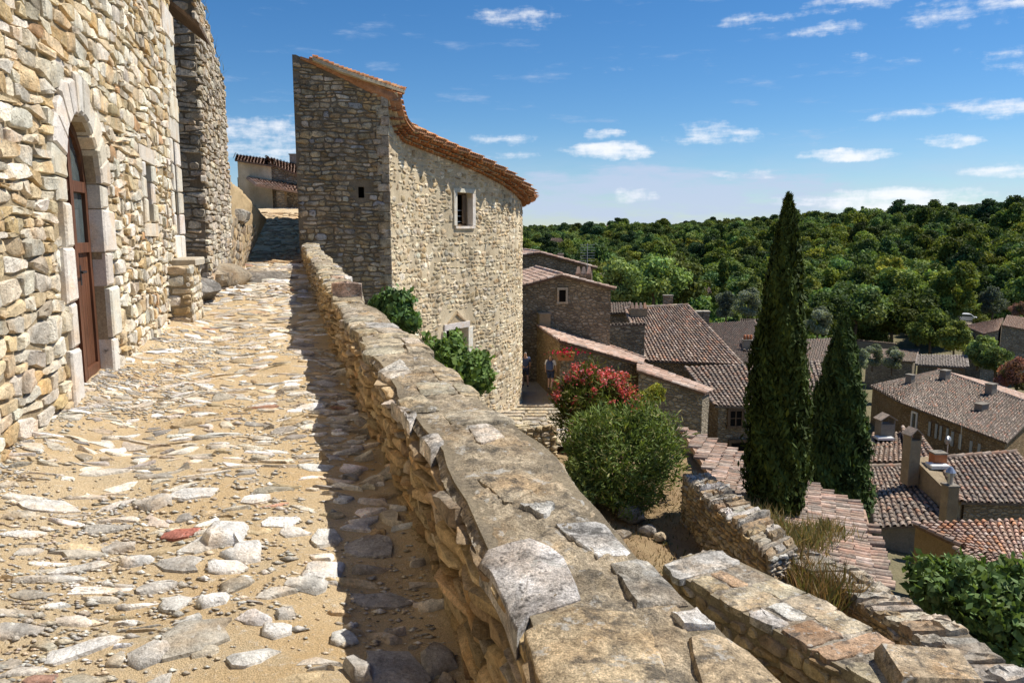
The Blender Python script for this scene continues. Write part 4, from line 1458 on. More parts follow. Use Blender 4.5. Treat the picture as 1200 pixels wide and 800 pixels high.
# pale quoins at the corner between the two walls
v, k_ = -9.0, 0
while v < P(457, 122, 25.7)[2]:
    h_ = rng.uniform(.22, .38)
    if v > -4:
        a = gL - (.36 if k_ % 2 else .2)
        dressed([(a, v + .01), (gL + .045, v + .01), (gL + .045, v + h_ - .01), (a, v + h_ - .01)], -.1, .06, 'quoin', .02, Fg_, tower, 'gable', [((.44, .37, .26), 1), ((.38, .32, .24), 1), ((.5, .44, .34), .6)])
    v += h_
    k_ += 1


# génoise: rows of half round tiles under a tiled roof edge
def half_tile(p0, p1, up, side, r0, r1, n=5, thick=.0):
    """half barrel from p0 (high end) to p1 (low end), returns verts and faces"""
    th = np.linspace(0, math.pi, n)
    a = p0[None] + np.outer(np.cos(th) * r0, side) + np.outer(np.sin(th) * r0, up)
    b = p1[None] + np.outer(np.cos(th) * r1, side) + np.outer(np.sin(th) * r1, up)
    V = np.concatenate((a, b))
    f = np.array([[i, i + 1, n + i + 1, n + i] for i in range(n - 1)])
    return V, f


roofp = MB()
pitch_ = .16
nt_ = int(LU[-1] / pitch_)
zup = np.array((0, 0, 1.0))
proj_out = [.14, .28, .42]
band = []
for r_ in range(3):
    z_o = -.12 + r_ * .115
    for k_ in range(nt_):
        u = (k_ + .5 + .5 * (r_ % 2)) * pitch_
        if u > LU[-1]:
            continue
        n_ = np.array((np.interp(u, LU, nx_), np.interp(u, LU, ny_), 0))
        t_ = np.array((-n_[1], n_[0], 0))
        cpt = Fc(np.array([u]), np.array([0.]), np.array([0.]))[0]
        zz = float(ze(u)) + z_o
        # tile ends step like saw teeth, shaped to cast the toothed wall shadow
        saw = .26 * ((u / .82) % 1.0) if u > 1.2 else 0.0
        p0 = cpt + n_ * -.05 + zup * (zz + .02)
        p1 = cpt + n_ * (proj_out[r_] + saw * (r_ + 1) / 3) + zup * (zz)
        V, f = half_tile(p0, p1, zup, t_, .066, .080)
        obj('eave_tile', V, [f], M['tile_new'], tower, palette(rng, 1, PAL_TNEW, .12)[0])
    # mortar shelf above each row
    us_ = np.linspace(0, LU[-1], 160)
    inn = Fc(us_, ze(us_) + z_o + .082, np.full(160, -.02))
    sw = np.where(us_ > 1.2, .26 * ((us_ / .82) % 1.0), 0) * (r_ + 1) / 3
    out = Fc(us_, ze(us_) + z_o + .082, proj_out[r_] - .03 + sw)
    i = np.arange(159)
    band.append((inn, out, i))
mbx = MB()
for inn, out, i in band:
    up_ = np.array((0, 0, .028))
    rings = np.stack((inn, out, out + up_, inn + up_), 1)
    mbx.ring_prism(rings)
mbx.make('eave_shelf', M['mortar_pale'], tower)
# roof body: from the eave curve up to a ridge along the path side
us_ = np.linspace(0, LU[-1], 160)
sw = np.where(us_ > 1.2, .26 * ((us_ / .82) % 1.0), 0)
eave = Fc(us_, ze(us_) + .27, .46 + sw)
eave[0] = P(474, 105.5, 25.9)
rA, rB = P(352, 66, 24.95) + (0, 0, .0), np.append(back[0][:2], 5.3)
kk_ = (us_ / us_[-1])[:, None]
ridge = rA + (rB - rA) * kk_
ridge[:, 2] = rA[2] + (rB[2] - rA[2]) * kk_[:, 0]
rows = np.linspace(0, 1, 14)[None, :, None]
top = eave[:, None] * (1 - rows) + ridge[:, None] * rows
bot = top - np.array((0, 0, .07))
n1, n2 = top.shape[:2]
i = np.arange(n1 * n2).reshape(n1, n2)
g = np.stack((i[:-1, :-1], i[:-1, 1:], i[1:, 1:], i[1:, :-1]), -1).reshape(-1, 4)
mb = MB()
mb.add(top.reshape(-1, 3), [g])
mb.add(bot.reshape(-1, 3), [g[:, ::-1]])
for e in (top[:, 0], top[:, -1]):
    k2 = len(e)
    mb.add(np.concatenate((e, e - (0, 0, .07))), [np.array([[j, j + 1, k2 + j + 1, k2 + j] for j in range(k2 - 1)])])
for e in (top[0], top[-1]):
    k2 = len(e)
    mb.add(np.concatenate((e, e - (0, 0, .07))), [np.array([[j, j + 1, k2 + j + 1, k2 + j] for j in range(k2 - 1)])])
roof_t = mb.make('roof', M['tile_new'], tower, (.46, .23, .12), True)
tv, tf, tc2, n_ = [], [], [], 0
for k_ in range(0, 156):
    for j in range(12):
        a, b = top[k_, j + 1] * .93 + top[k_, j] * .07, top[k_, j]
        if j == 0:
            b = b + (b - a) / np.linalg.norm(b - a) * .06
        t_ = top[min(k_ + 1, n1 - 1), j] - top[k_, j]
        L_ = np.linalg.norm(t_)
        if L_ < 1e-4:
            continue
        V, f = half_tile(a + zup * .01, b + zup * .03, zup, t_ / L_, .05, .066)
        if j == 0:
            obj('roof_tile', V, [f], M['tile_new'], roof_t, palette(rng, 1, PAL_TNEW, .14)[0])
        else:
            tv.append(V)
            tf.append(f + n_)
            n_ += len(V)
            tc2.append(np.repeat(palette(rng, 1, PAL_TNEW, .14), len(V), 0))
obj('upper_tiles', np.concatenate(tv), [np.concatenate(tf)], M['tile_new'], roof_t, np.concatenate(tc2), True, 'stuff')
# verge along the top of the gable wall: a line of tiles with mortar under it
vg = [P(366, 67, 24.9), P(400, 81, 25.05), P(426, 90, 25.25), P(456, 100, 25.6), P(474, 106, 25.85)]
for k_ in range(22):
    f0, f1 = k_ / 22 * 4, (k_ + 1.12) / 22 * 4
    ev_ = lambda f: vg[min(3, int(f))] + (vg[min(3, int(f)) + 1] - vg[min(3, int(f))]) * (f - min(3, int(f)))
    a, b = ev_(f0), ev_(min(f1, 4.05))
    V, f = half_tile(a, b + (0, 0, .03), zup, gN, .075, .09)
    obj('verge_tile', V, [f], M['tile_new'], tower, palette(rng, 1, PAL_TNEW, .14)[0])
mb = MB()
for a, b in zip(vg[:-1], vg[1:]):
    lo = np.array((0, 0, .10))
    sd = gN * .08
    mb.ring_prism([[a - lo - sd * 3, a - lo + sd, a + sd, a - sd * 3], [b - lo - sd * 3, b - lo + sd, b + sd, b - sd * 3]])
mb.make('verge_mortar', M['mortar_pale'], tower)

# ================================================================== LOWER WALLS AND TERRACE
def wall_along(name, label, left, right, base_z, cap_pal, mat_cap, mat_side, core, L=(.18, .42), h_cap=.03, side_h=.09, n_cap=200, n_side=100, rag=0.0, cap_gap=.012):
    """a wall given by its two top edges (lists of 3D points); caps on top, face stones on the left side"""
    left, right = np.array(left), np.array(right)
    d = np.concatenate(([0], np.cumsum(np.linalg.norm(np.diff(left[:, :2], axis=0), axis=1))))
    d2 = np.concatenate(([0], np.cumsum(np.linalg.norm(np.diff(right[:, :2], axis=0), axis=1))))
    d2 = d2 * d[-1] / d2[-1]
    Lf = lambda v: np.stack([np.interp(v, d, left[:, k_]) for k_ in range(3)], -1)
    Rf = lambda v: np.stack([np.interp(v, d2, right[:, k_]) for k_ in range(3)], -1)
    root = thing(name, label, 'wall', np.append(Lf(d[-1] / 2)[:2], base_z))
    ragf = lambda v: rag * (np.sin(v * 2.9) + .6 * np.sin(v * 7.1 + 1))
    vs = np.linspace(0, d[-1], 60)
    a, b = Lf(vs), Rf(vs)
    a[:, 2] += ragf(vs) - .012
    b[:, 2] += ragf(vs) - .012
    al, bl = a.copy(), b.copy()
    al[:, 2] = base_z
    bl[:, 2] = base_z - 1.2
    mb = MB()
    mb.ring_prism(np.stack((al, a, b, bl), 1))
    mb.make('core', M[core], root)

    def Fc2(u, v, w_):
        l_, r_ = Lf(v), Rf(v)
        q = l_ + (r_ - l_) * u[..., None]
        q[..., 2] += w_ + ragf(v)
        return q
    if h_cap < .015:
        uu, vv = np.meshgrid(np.linspace(0, 1, 18), np.linspace(0, d[-1], 110), indexing='ij')
        bz = .003 * np.sin(vv * 31 + 9 * uu) + .003 * np.sin(vv * 57 - uu * 23) + .003 * np.sin(uu * 41 + vv * 13) + .003 * rng.normal(0, 1, uu.shape) - .03 * np.abs(uu * 2 - 1) ** 8
        VB = Fc2(uu.ravel(), vv.ravel(), bz.ravel())
        i = np.arange(uu.size).reshape(uu.shape)
        obj('mortar_bed', VB, [np.stack((i[:-1, :-1], i[1:, :-1], i[1:, 1:], i[:-1, 1:]), -1).reshape(-1, 4)], M['cap'], root, (.37, .32, .25))
    out = []
    s = 0.0
    while s < d[-1] - .1:
        Ls = min(rng.uniform(*L), d[-1] - s)
        k_ = int(rng.choice([1, 2, 3], p=[.2, .5, .3]))
        cuts = [-.03] + sorted(rng.uniform(.3, .7, k_ - 1).tolist() if k_ < 3 else [rng.uniform(.25, .4), rng.uniform(.58, .75)]) + [1.03]
        sk = rng.uniform(-.06, .06)
        for p_, q_ in zip(cuts[:-1], cuts[1:]):
            out.append([(p_ + .015, s + sk * p_ + cap_gap), (q_ - .015, s + sk * q_ + cap_gap), (q_ - .015, s + Ls + sk * q_ - cap_gap), (p_ + .015, s + Ls + sk * p_ - cap_gap)])
        s += Ls
    Q = np.array(out)
    Qc = Q.mean(1, keepdims=True)
    Q = Qc + (Q - Qc) * rng.uniform(.92, 1.05, (len(Q), 1, 1))
    if h_cap < .015:
        Q = Q[rng.random(len(Q)) < .9]
    X = slab_verts(rng, Q, h_cap, -.06, .10, .5)
    stones(Fc2(X[..., 0], X[..., 1], X[..., 2]), palette(rng, len(X), cap_pal, .10), M[mat_cap], root, n_cap, 'capping_stone', 'small_capping_stones')

    tn_ = np.gradient(Lf(vs)[:, :2], vs, axis=0)
    nrm = np.column_stack((-tn_[:, 1], tn_[:, 0]))
    nrm /= np.linalg.norm(nrm, axis=1, keepdims=True)
    if np.mean(np.sum(nrm * (Rf(vs) - Lf(vs))[:, :2], 1)) > 0:
        nrm = -nrm

    def Fs(u, v, w_):
        q = Lf(u)
        q[..., 0] += np.interp(u, vs, nrm[:, 0]) * w_
        q[..., 1] += np.interp(u, vs, nrm[:, 1]) * w_
        q[..., 2] = v
        return q
    zt_ = lambda u: Lf(u)[..., 2] + ragf(u)
    Q = courses(rng, 0, d[-1], base_z, zt_(np.array(0.)) + 1.5, side_h, (.12, .34), .022, wob=.015, split=.1, hvar=.4, skew=.3)
    c = Q.mean(1)
    Q = Q[(c[:, 1] < zt_(c[:, 0]) - .05) & (c[:, 0] > .02) & (c[:, 0] < d[-1] - .02)]
    X = stone_verts(rng, Q, .04, jit=.15, top=.8, dome=.5)
    stones(Fs(X[..., 0], X[..., 1], X[..., 2]), palette(rng, len(X), PAL_INNER, .15), M[mat_side], root, n_side, 'stone', 'small_stones')
    # end face towards the far end
    e0, e1 = Lf(np.array(0.)), Rf(np.array(0.))
    for sgn, (e0, e1) in ((1, (Lf(np.array(d[-1])), Rf(np.array(d[-1])))), (-1, (e0, e1))):
        eu = (e1 - e0) * (1, 1, 0)
        el_ = np.linalg.norm(eu)
        eu = eu / el_
        en_ = np.array((eu[1], -eu[0], 0)) * (1 if np.dot((eu[1], -eu[0]), (Lf(np.array(d[-1])) - Lf(np.array(0.)))[:2]) * sgn > 0 else -1)
        zt0 = float(e0[2] + ragf(d[-1] if sgn > 0 else 0.))
        Q = courses(rng, 0, el_, base_z, zt0 - .02, side_h, (.10, .26), .02, wob=.01, split=.1, hvar=.4, skew=.2)
        Q[..., 0] = np.clip(Q[..., 0], -.02, el_ + .02)
        c = Q.mean(1)
        Q = Q[(c[:, 0] > .03) & (c[:, 0] < el_ - .03) & (c[:, 1] < zt0 - .04)]
        X = stone_verts(rng, Q, .045, jit=.14, top=.8, dome=.5)
        stones(Fplane((e0[0], e0[1], 0), eu, (0, 0, 1), en_)(X[..., 0], X[..., 1], X[..., 2]), palette(rng, len(X), cap_pal, .15), M[mat_cap], root, 40, 'stone', 'small_stones')
    return root


ZS = -3.2
seconds_l = [PZ(777, 661, ZS), PZ(850, 705, ZS), PZ(920, 743, ZS), PZ(1020, 798, ZS), PZ(1120, 850, ZS)]
seconds_r = [PZ(836, 642, ZS), PZ(905, 674, ZS), PZ(973, 709, ZS), PZ(1067, 764, ZS), PZ(1200, 835, ZS)]
wall_along('garden_wall', 'mortared stone wall with flat lichen-spotted top just below the parapet', seconds_l, seconds_r, -5.6,
           PAL_CAP + [((.50, .34, .22), 1.2)], 'cap', 'inner', 'capmortar', (.24, .46), .008, .09)
# upright stone at the near end of that wall
mb = MB()
q0 = PZ(1078, 796, ZS)
mb.ring_prism([[q0 + np.array(p) * s_ * 1.7 + (0, 0, z_) for p in ((-.16, -.14, 0), (.2, -.16, 0), (.24, .1, 0), (-.12, .16, 0))] for s_, z_ in ((1, -.3), (1, .07), (.85, .15))])
st_ = mb.make('upright_stone', M['cap'], None, (.46, .36, .24))
tag(st_, 'rough upright stone standing on the near end of the garden wall', 'stone')

ZT = -5.0
third_l = [PZ(800, 558, ZT), PZ(840, 596, ZT), PZ(870, 622, ZT), PZ(897, 648, ZT), PZ(903, 653, ZT)]
third_r = [PZ(826, 556, ZT), PZ(868, 583, ZT), PZ(896, 604, ZT), PZ(926, 630, ZT), PZ(934, 637, ZT)]
wall_along('terrace_wall', 'dry stone wall of thin dark slabs at the edge of the dry terrace', third_l, third_r, -6.4,
           PAL_DRY, 'dry', 'dry', 'mortar_dark', (.10, .22), .05, .075, rag=.02, n_cap=220)
ZR = -5.35
ruin_l = [PZ(905, 650, ZR), PZ(945, 672, ZR), PZ(990, 692, ZR), PZ(1040, 728, ZR), PZ(1095, 772, ZR), PZ(1150, 815, ZR)]
ruin_r = [PZ(950, 650, ZR), PZ(1000, 668, ZR), PZ(1042, 690, ZR), PZ(1095, 722, ZR), PZ(1185, 778, ZR), PZ(1240, 812, ZR)]
wall_along('ruined_wall', 'tumbledown end of the terrace wall with loose slabs and dry weeds', ruin_l, ruin_r, -7.0,
           PAL_DRY + [((.50, .43, .33), 4)], 'dry', 'dry', 'mortar_dark', (.16, .36), .045, .09, rag=.05)

# terrace ground
gx, gy = np.meshgrid(np.arange(.4, 6.6, .12), np.arange(5.5, 20.5, .12), indexing='ij')
gz = -5.95 + .05 * np.sin(gx * 3 + gy) + .04 * np.sin(gy * 2.7 - gx * 2) + .02 * np.sin(gx * 11 + gy * 7) - .06 * np.maximum(gx - 3.2, 0) * 1.5
V = np.stack((gx, gy, gz), -1).reshape(-1, 3)
i = np.arange(len(V)).reshape(gx.shape)
terr = obj('terrace_ground', V, np.stack((i[:-1, :-1], i[1:, :-1], i[1:, 1:], i[:-1, 1:]), -1).reshape(-1, 4), M['dryground'], kind='structure')
for k_, (px, py, sz, lab) in enumerate([(742, 603, (.34, .28, .26), 'large dark lichen-covered rock at the foot of the oleander'),
                                        (758, 622, (.2, .18, .16), 'small grey rock leaning below the large dark rock'),
                                        (774, 629, (.15, .12, .1), 'pale tan stone lying on the dry terrace grass'),
                                        (728, 628, (.24, .2, .16), 'brown half-buried rock left of the small grey rock'),
                                        (818, 600, (.2, .2, .2), 'shaded rock at the base of the dry stone terrace wall')]):
    rock('rock', lab, PZ(px, py, -5.85), sz, 30 + k_, tintc=[(.3, .28, .25), (.4, .37, .33), (.5, .4, .27), (.3, .24, .17), (.36, .32, .28)][k_], sub=2)

# short retaining wall at the foot of the lane
lw = thing('retaining_wall', 'short wall of small pale stones at the near end of the stepped lane', 'wall', P(636, 535, 20))
a, b = P(612, 503, 19.2), P(653, 495, 19.6)
U = (b - a) * (1, 1, 0)
Lw = np.linalg.norm(U)
U /= Lw
Nw = np.array((U[1], -U[0], 0))
Fw = Fplane(a * (1, 1, 0), U, (0, 0, 1), Nw)
mb = MB()
mb.box((0, -7.2, -.5), (Lw, a[2] - .02, -.02), Fw)
mb.make('core', M['mortar_pale'], lw)
Q = courses(rng, 0, Lw, -6.6, a[2], .12, (.12, .26), .025, wob=.015, split=.1)
Q[..., 0] = np.clip(Q[..., 0], 0, Lw)
Q = Q[(Q.mean(1)[:, 0] > .04) & (Q.mean(1)[:, 0] < Lw - .04)]
X = stone_verts(rng, Q, .05, jit=.16, top=.75, dome=.6)
stones(Fw(X[..., 0], X[..., 1], X[..., 2]), palette(rng, len(X), PAL_LIGHT, .12), M['light'], lw, 120)
Q = courses(rng, 0, Lw, 0, .5, .2, (.2, .4), .02)
X = stone_verts(rng, Q, .03, jit=.12, top=.9)
stones(Fplane(a + Nw * .02, U, -Nw, (0, 0, 1))(X[..., 0], X[..., 1], X[..., 2]), palette(rng, len(X), PAL_CAP, .12), M['cap'], lw, 40, 'capping_stone')

# ------------------------------------------------------------------ lane with steps
lc = np.array([(1.0, 19.9, -5.7), (.95, 24, -6.7), (.95, 30, -7.75), (1.3, 34, -8.15), (1.6, 38, -8.35), (1.3, 46, -8.5), (0, 58, -8.5)])
vs = np.linspace(19.9, 58, 80)
lx, lz = np.interp(vs, lc[:, 1], lc[:, 0]), np.interp(vs, lc[:, 1], lc[:, 2])
V = np.stack([np.stack((lx + o_, vs, lz - .05 - dz_), -1) for o_, dz_ in ((-1.95, 4), (-1.9, 0), (-.6, 0), (.6, 0), (1.5, 0), (1.55, 4))], 1)
i = np.arange(80 * 6).reshape(80, 6)
lane = obj('lane', V.reshape(-1, 3), np.stack((i[:-1, :-1], i[:-1, 1:], i[1:, 1:], i[1:, :-1]), -1).reshape(-1, 4), M['lane'], kind='structure')
for k_ in range(16):
    y0 = 20.6 + k_ * .95
    x_, z_ = np.interp(y0, lc[:, 1], lc[:, 0]), np.interp(y0, lc[:, 1], lc[:, 2])
    for j in range(3):
        mb = MB()
        xa, xb = -1.6 + j * 1.0 + rng.uniform(-.1, .1), -1.6 + (j + 1) * 1.0 - .03
        mb.prism(np.array([(x_ + xa, y0), (x_ + xb, y0 + rng.uniform(-.05, .05)), (x_ + xb, y0 + .38), (x_ + xa, y0 + .36)]), z_ - .2, z_ + .06, .03)
        mb.make('step_stone', M['cap'], lane, palette(rng, 1, PAL_CAP, .1)[0])

# ================================================================== HOUSES
def bil(c4, u, v):
    """c4: ridge left, ridge right, eave right, eave left; u across 0..1, v down 0..1"""
    rl, rr, er, el_ = c4
    u, v = np.asarray(u, float)[..., None], np.asarray(v, float)[..., None]
    return (rl * (1 - u) + rr * u) * (1 - v) + (el_ * (1 - u) + er * u) * v


def tiles(c4, width=.20, length=.36, mat='tile', pal=PAL_TILE, parent=None, seg=4, n_single=0, keep=None, jit=1.0, par=None):
    """rows of half-barrel cover tiles over a roof patch"""
    Lu = (np.linalg.norm(c4[1] - c4[0]) + np.linalg.norm(c4[2] - c4[3])) / 2
    Lv = (np.linalg.norm(c4[3] - c4[0]) + np.linalg.norm(c4[2] - c4[1])) / 2
    nu, nv = max(2, round(Lu / width)), max(2, round(Lv / length))
    iu, jv = np.meshgrid(np.arange(nu), np.arange(nv), indexing='ij')
    iu, jv = iu.ravel(), jv.ravel()
    n = len(iu)
    uc = (iu + .5 + rng.normal(0, .07 * jit, n)) / nu
    v0 = jv / nv
    v1 = np.minimum((jv + 1.14 + rng.normal(0, .03 * jit, n)) / nv, 1.0 + .10 / Lv)
    up_ = np.cross(c4[1] - c4[0], c4[3] - c4[0])
    up_ = up_ / np.linalg.norm(up_)
    if up_[2] < 0:
        up_ = -up_
    th = np.linspace(0, math.pi, seg + 1)
    wloc = 1.0 / nu

    def ring(v, rr_, lift):
        # shorter columns towards a narrow eave shrink with it
        cen = bil(c4, uc, v)
        sd = bil(c4, np.clip(uc + .5 * wloc, 0, 1.2), v) - bil(c4, uc - .5 * wloc, v)
        sw_ = np.linalg.norm(sd, axis=1, keepdims=True)
        sd = sd / np.maximum(sw_, 1e-6)
        r_ = sw_ * rr_
        return cen[:, None] + np.cos(th)[None, :, None] * (sd * r_)[:, None] + (np.sin(th)[None, :, None] * r_[:, None] * .95 + lift[:, None, None]) * up_
    lift0 = np.full(n, .0)
    V = np.concatenate((ring(v0, .29, lift0), ring(v1, .37, lift0 + .022 + np.abs(rng.normal(0, .006 * jit, n)))), 1)
    k1 = seg + 1
    f = np.array([[a, a + 1, k1 + a + 1, k1 + a] for a in range(seg)])
    tn = palette(rng, n, pal, .15)
    if keep is not None:
        kk = keep(uc, (v0 + v1) / 2)
        V, tn = V[kk], tn[kk]
        n = len(V)
    single = []
    if n_single:
        a_ = shown_area(V)
        single = [i for i in np.argsort(-a_)[:n_single] if a_[i] > 12]
        for i in single:
            obj('tile', V[i], [f], M[mat], parent, tn[i])
    mask = np.ones(n, bool)
    mask[single] = False
    R = V[mask]
    if len(R):
        off = (np.arange(len(R)) * 2 * k1)[:, None, None]
        obj('tiles', R.reshape(-1, 3), [(f[None] + off).reshape(-1, 4)], M[mat], parent, np.repeat(tn[mask], 2 * k1, 0), True, 'stuff')


def ridge_line(p0, p1, mat, pal, parent, r=.12, length=.38):
    L = np.linalg.norm(p1 - p0)
    k_ = max(2, int(L / length))
    d = (p1 - p0) / L
    sd = np.cross(d, (0, 0, 1.0))
    sd /= np.linalg.norm(sd)
    up_ = np.cross(sd, d)
    Vs, Fs, Ts, n = [], [], [], 0
    for i in range(k_):
        a, b = p0 + d * (L * i / k_), p0 + d * (L * (i + 1.1) / k_)
        V, f = half_tile(a + up_ * .02, b + up_ * .045, up_, sd, r * .88, r)
        Vs.append(V)
        Fs.append(f + n)
        n += len(V)
        Ts.append(np.repeat(palette(rng, 1, pal, .12), len(V), 0))
    obj('ridge_tiles', np.concatenate(Vs), [np.concatenate(Fs)], M[mat], parent, np.concatenate(Ts), True, 'stuff')


def house(name, label, roofs, base, wall='rubble', mat='tile', pal=PAL_TILE, over=.25, cat='house', width=.20, ridges=(), verge=True, n_single=0, group=None, thick=.10):
    """roofs: list of four corners (ridge left, ridge right, eave right, eave left) in space"""
    roofs = [[np.asarray(p, float) for p in r_] for r_ in roofs]
    allp = np.array([p for r_ in roofs for p in r_])
    cen = allp.mean(0)
    root = thing(name, label, cat, (cen[0], cen[1], base), group)
    for c4 in roofs:
        c4 = np.array(c4)
        top = c4
        low = c4 - np.array((0, 0, thick))
        mb = MB()
        nn = 6
        uu, vv = np.meshgrid(np.linspace(0, 1, nn), np.linspace(0, 1, nn), indexing='ij')
        T_ = bil(c4, uu, vv).reshape(-1, 3)
        i = np.arange(nn * nn).reshape(nn, nn)
        g = np.stack((i[:-1, :-1], i[:-1, 1:], i[1:, 1:], i[1:, :-1]), -1).reshape(-1, 4)
        mb.add(T_, [g])
        mb.add(T_ - (0, 0, thick), [g[:, ::-1]])
        for e in (i[0], i[-1], i[:, 0], i[:, -1]):
            k2 = len(e)
            mb.add(np.concatenate((T_[e], T_[e] - (0, 0, thick))), [np.array([[j, j + 1, k2 + j + 1, k2 + j] for j in range(k2 - 1)])])
        rf = mb.make('roof', M[mat], root, np.array(pal[0][0]) * .34, True)  # shade between the tile rows put into a darker deck tint
        tiles(c4, width, .36, mat, pal, rf, n_single=n_single)
        if verge:
            ridge_line(c4[0], c4[3], mat, pal, rf, .10)
            ridge_line(c4[1], c4[2], mat, pal, rf, .10)
        # walls under this roof
        cc = cen
        ins = []
        for p in c4:
            d_ = (cc - p) * (1, 1, 0)
            ins.append(p + d_ / np.linalg.norm(d_) * over * 1.3 - (0, 0, thick * .6))
        mb = MB()
        lo = [np.array((p[0], p[1], base)) for p in ins]
        mb.ring_prism([lo, ins], False, False)
        mb.make('wall', M[wall], root)
    for (p0, p1) in ridges:
        ridge_line(np.asarray(p0, float), np.asarray(p1, float), mat, pal, root, .13)
    return root


def on_plane(p0, p1, px, py):
    """ray through a photograph point meets the upright plane through p0,p1"""
    d = P(px, py, 1.0)
    n = np.array((p1[1] - p0[1], -(p1[0] - p0[0]), 0))
    k_ = np.dot(n, p0) / np.dot(n, d)
    return d * k_


def window(root, p0, p1, x0, y0, x1, y1, frame='dressed', shutters=None, name='window', sill=True, pane='dark', proud=.03, mull=True):
    a, b = on_plane(p0, p1, x0, y1), on_plane(p0, p1, x1, y0)
    U_ = (p1 - p0) * (1, 1, 0)
    U_ = U_ / np.linalg.norm(U_)
    N_ = np.array((U_[1], -U_[0], 0))
    if np.dot(N_, -a) < 0:
        N_ = -N_
    o_ = np.array((a[0], a[1], 0)) + N_ * proud
    Wd = np.dot((b - a), U_)
    Fm = Fplane(o_, U_ * np.sign(Wd), (0, 0, 1), N_)
    Wd = abs(Wd)
    z0, z1 = a[2], b[2]
    mb = MB()
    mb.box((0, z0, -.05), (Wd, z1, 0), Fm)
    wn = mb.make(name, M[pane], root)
    fw = min(.14, .22 * Wd + .03)
    mb = MB()
    for (p, q, r_, s_) in [(-fw, z0, 0, z1), (Wd, z0, Wd + fw, z1), (-fw, z1, Wd + fw, z1 + fw * 1.2)] + ([(-fw * 1.2, z0 - fw, Wd + fw * 1.2, z0)] if sill else []):
        mb.box((p, q, -.05), (r_, s_, .07), Fm, .01)
    mb.make('surround', M[frame], wn, (.45, .40, .32))
    if mull and Wd > .35:
        mb = MB()
        mb.box((Wd / 2 - .03, z0, 0), (Wd / 2 + .03, z1, .025), Fm)
        mb.box((0, (z0 + z1) / 2 - .02, 0), (Wd, (z0 + z1) / 2 + .02, .02), Fm)
        mb.make('glazing_bars', M['beam'], wn)
    if shutters:
        for side in (-1, 1):
            mb = MB()
            c0, c1 = (-Wd * .55 - .03, -.03) if side < 0 else (Wd + .03, Wd * 1.55 + .03)
            mb.box((c0, z0, .075), (c1, z1, .115), Fm, .01)
            mb.make('shutter', M[shutters], wn)
    return wn


def chimney(root, base, w_, d_, h, mat='grey', top='slab', rot=0.0, name='chimney', pots=0):
    base = np.asarray(base, float)
    c_, s_ = math.cos(rot), math.sin(rot)
    Rm = lambda q: np.column_stack((base[0] + q[:, 0] * c_ - q[:, 1] * s_, base[1] + q[:, 0] * s_ + q[:, 1] * c_))
    mb = MB()
    q = np.array([(-w_ / 2, -d_ / 2), (w_ / 2, -d_ / 2), (w_ / 2, d_ / 2), (-w_ / 2, d_ / 2)])
    mb.prism(Rm(q), base[2] - 1.2, base[2] + h, .01)
    ch = mb.make(name, M[mat], root)
    z = base[2] + h
    if top == 'slab':
        mb = MB()
        mb.prism(Rm(q * 1.16), z + .0, z + .07, .01)
        mb.make('chimney_cap', M['grey'], ch)
        if pots:
            for k_ in range(pots):
                mb = MB()
                x_ = (-.5 + (k_ + .5) / pots) * w_
                c2 = Rm(np.array([(x_, 0)]))[0]
                mb.tube((c2[0], c2[1], z + .07), (c2[0], c2[1], z + .42), .10, .085, 10)
                mb.make('chimney_pot', M['terracotta'], ch, None, True)
    elif top == 'mitre':
        n_ = max(2, int(w_ / .28))
        for k_ in range(n_):
            for sd in (-1, 1):
                mb = MB()
                x0, x1 = (-.5 + k_ / n_) * w_ + .02, (-.5 + (k_ + 1) / n_) * w_ - .02
                a = Rm(np.array([(x0, sd * d_ / 2), (x1, sd * d_ / 2), ((x1 + x0) / 2 + .06, sd * .04), ((x0 + x1) / 2 - .06, sd * .04)]))
                zz = np.array([z, z, z + .38, z + .38])
                r0 = np.column_stack((a, zz))
                mb.ring_prism([r0, r0 + np.array((0, 0, .05))])
                mb.make('cap_tile', M['tile'], ch, palette(rng, 1, PAL_TILE, .1)[0])
    elif top == 'gable':
        mb = MB()
        for sx_ in (-1, 1):
            mb.prism(Rm(np.array([(sx_ * w_ / 2 - .05 * (sx_ > 0), -d_ / 2), (sx_ * w_ / 2 + .05 * (sx_ < 0), -d_ / 2), (sx_ * w_ / 2 + .05 * (sx_ < 0), d_ / 2), (sx_ * w_ / 2 - .05 * (sx_ > 0), d_ / 2)])), z, z + .24)
        mb.make('chimney_sides', M[mat], ch)
        for sx_ in (-1, 1):
            mb = MB()
            a = Rm(np.array([(sx_ * w_ * .62, -d_ * .6), (0, -d_ * .6), (0, d_ * .6), (sx_ * w_ * .62, d_ * .6)]))
            r0 = np.column_stack((a, [z + .2, z + .5, z + .5, z + .2]))
            mb.ring_prism([r0, r0 + np.array((0, 0, .05))])
            mb.make('cap_tile', M['tile_old'], ch, (.40, .31, .24))
    return ch


# --- window house (gable towards the camera) and the one behind it
def gable_pair(name, label, pk, le, re, depth_vec, base, **kw):
    pk, le, re = (np.asarray(p, float) for p in (pk, le, re))
    dv = np.asarray(depth_vec, float)
    return house(name, label, [[pk, pk + dv, le + dv, le], [pk + dv, pk, re, re + dv]], base, ridges=[(pk, pk + dv)], **kw)


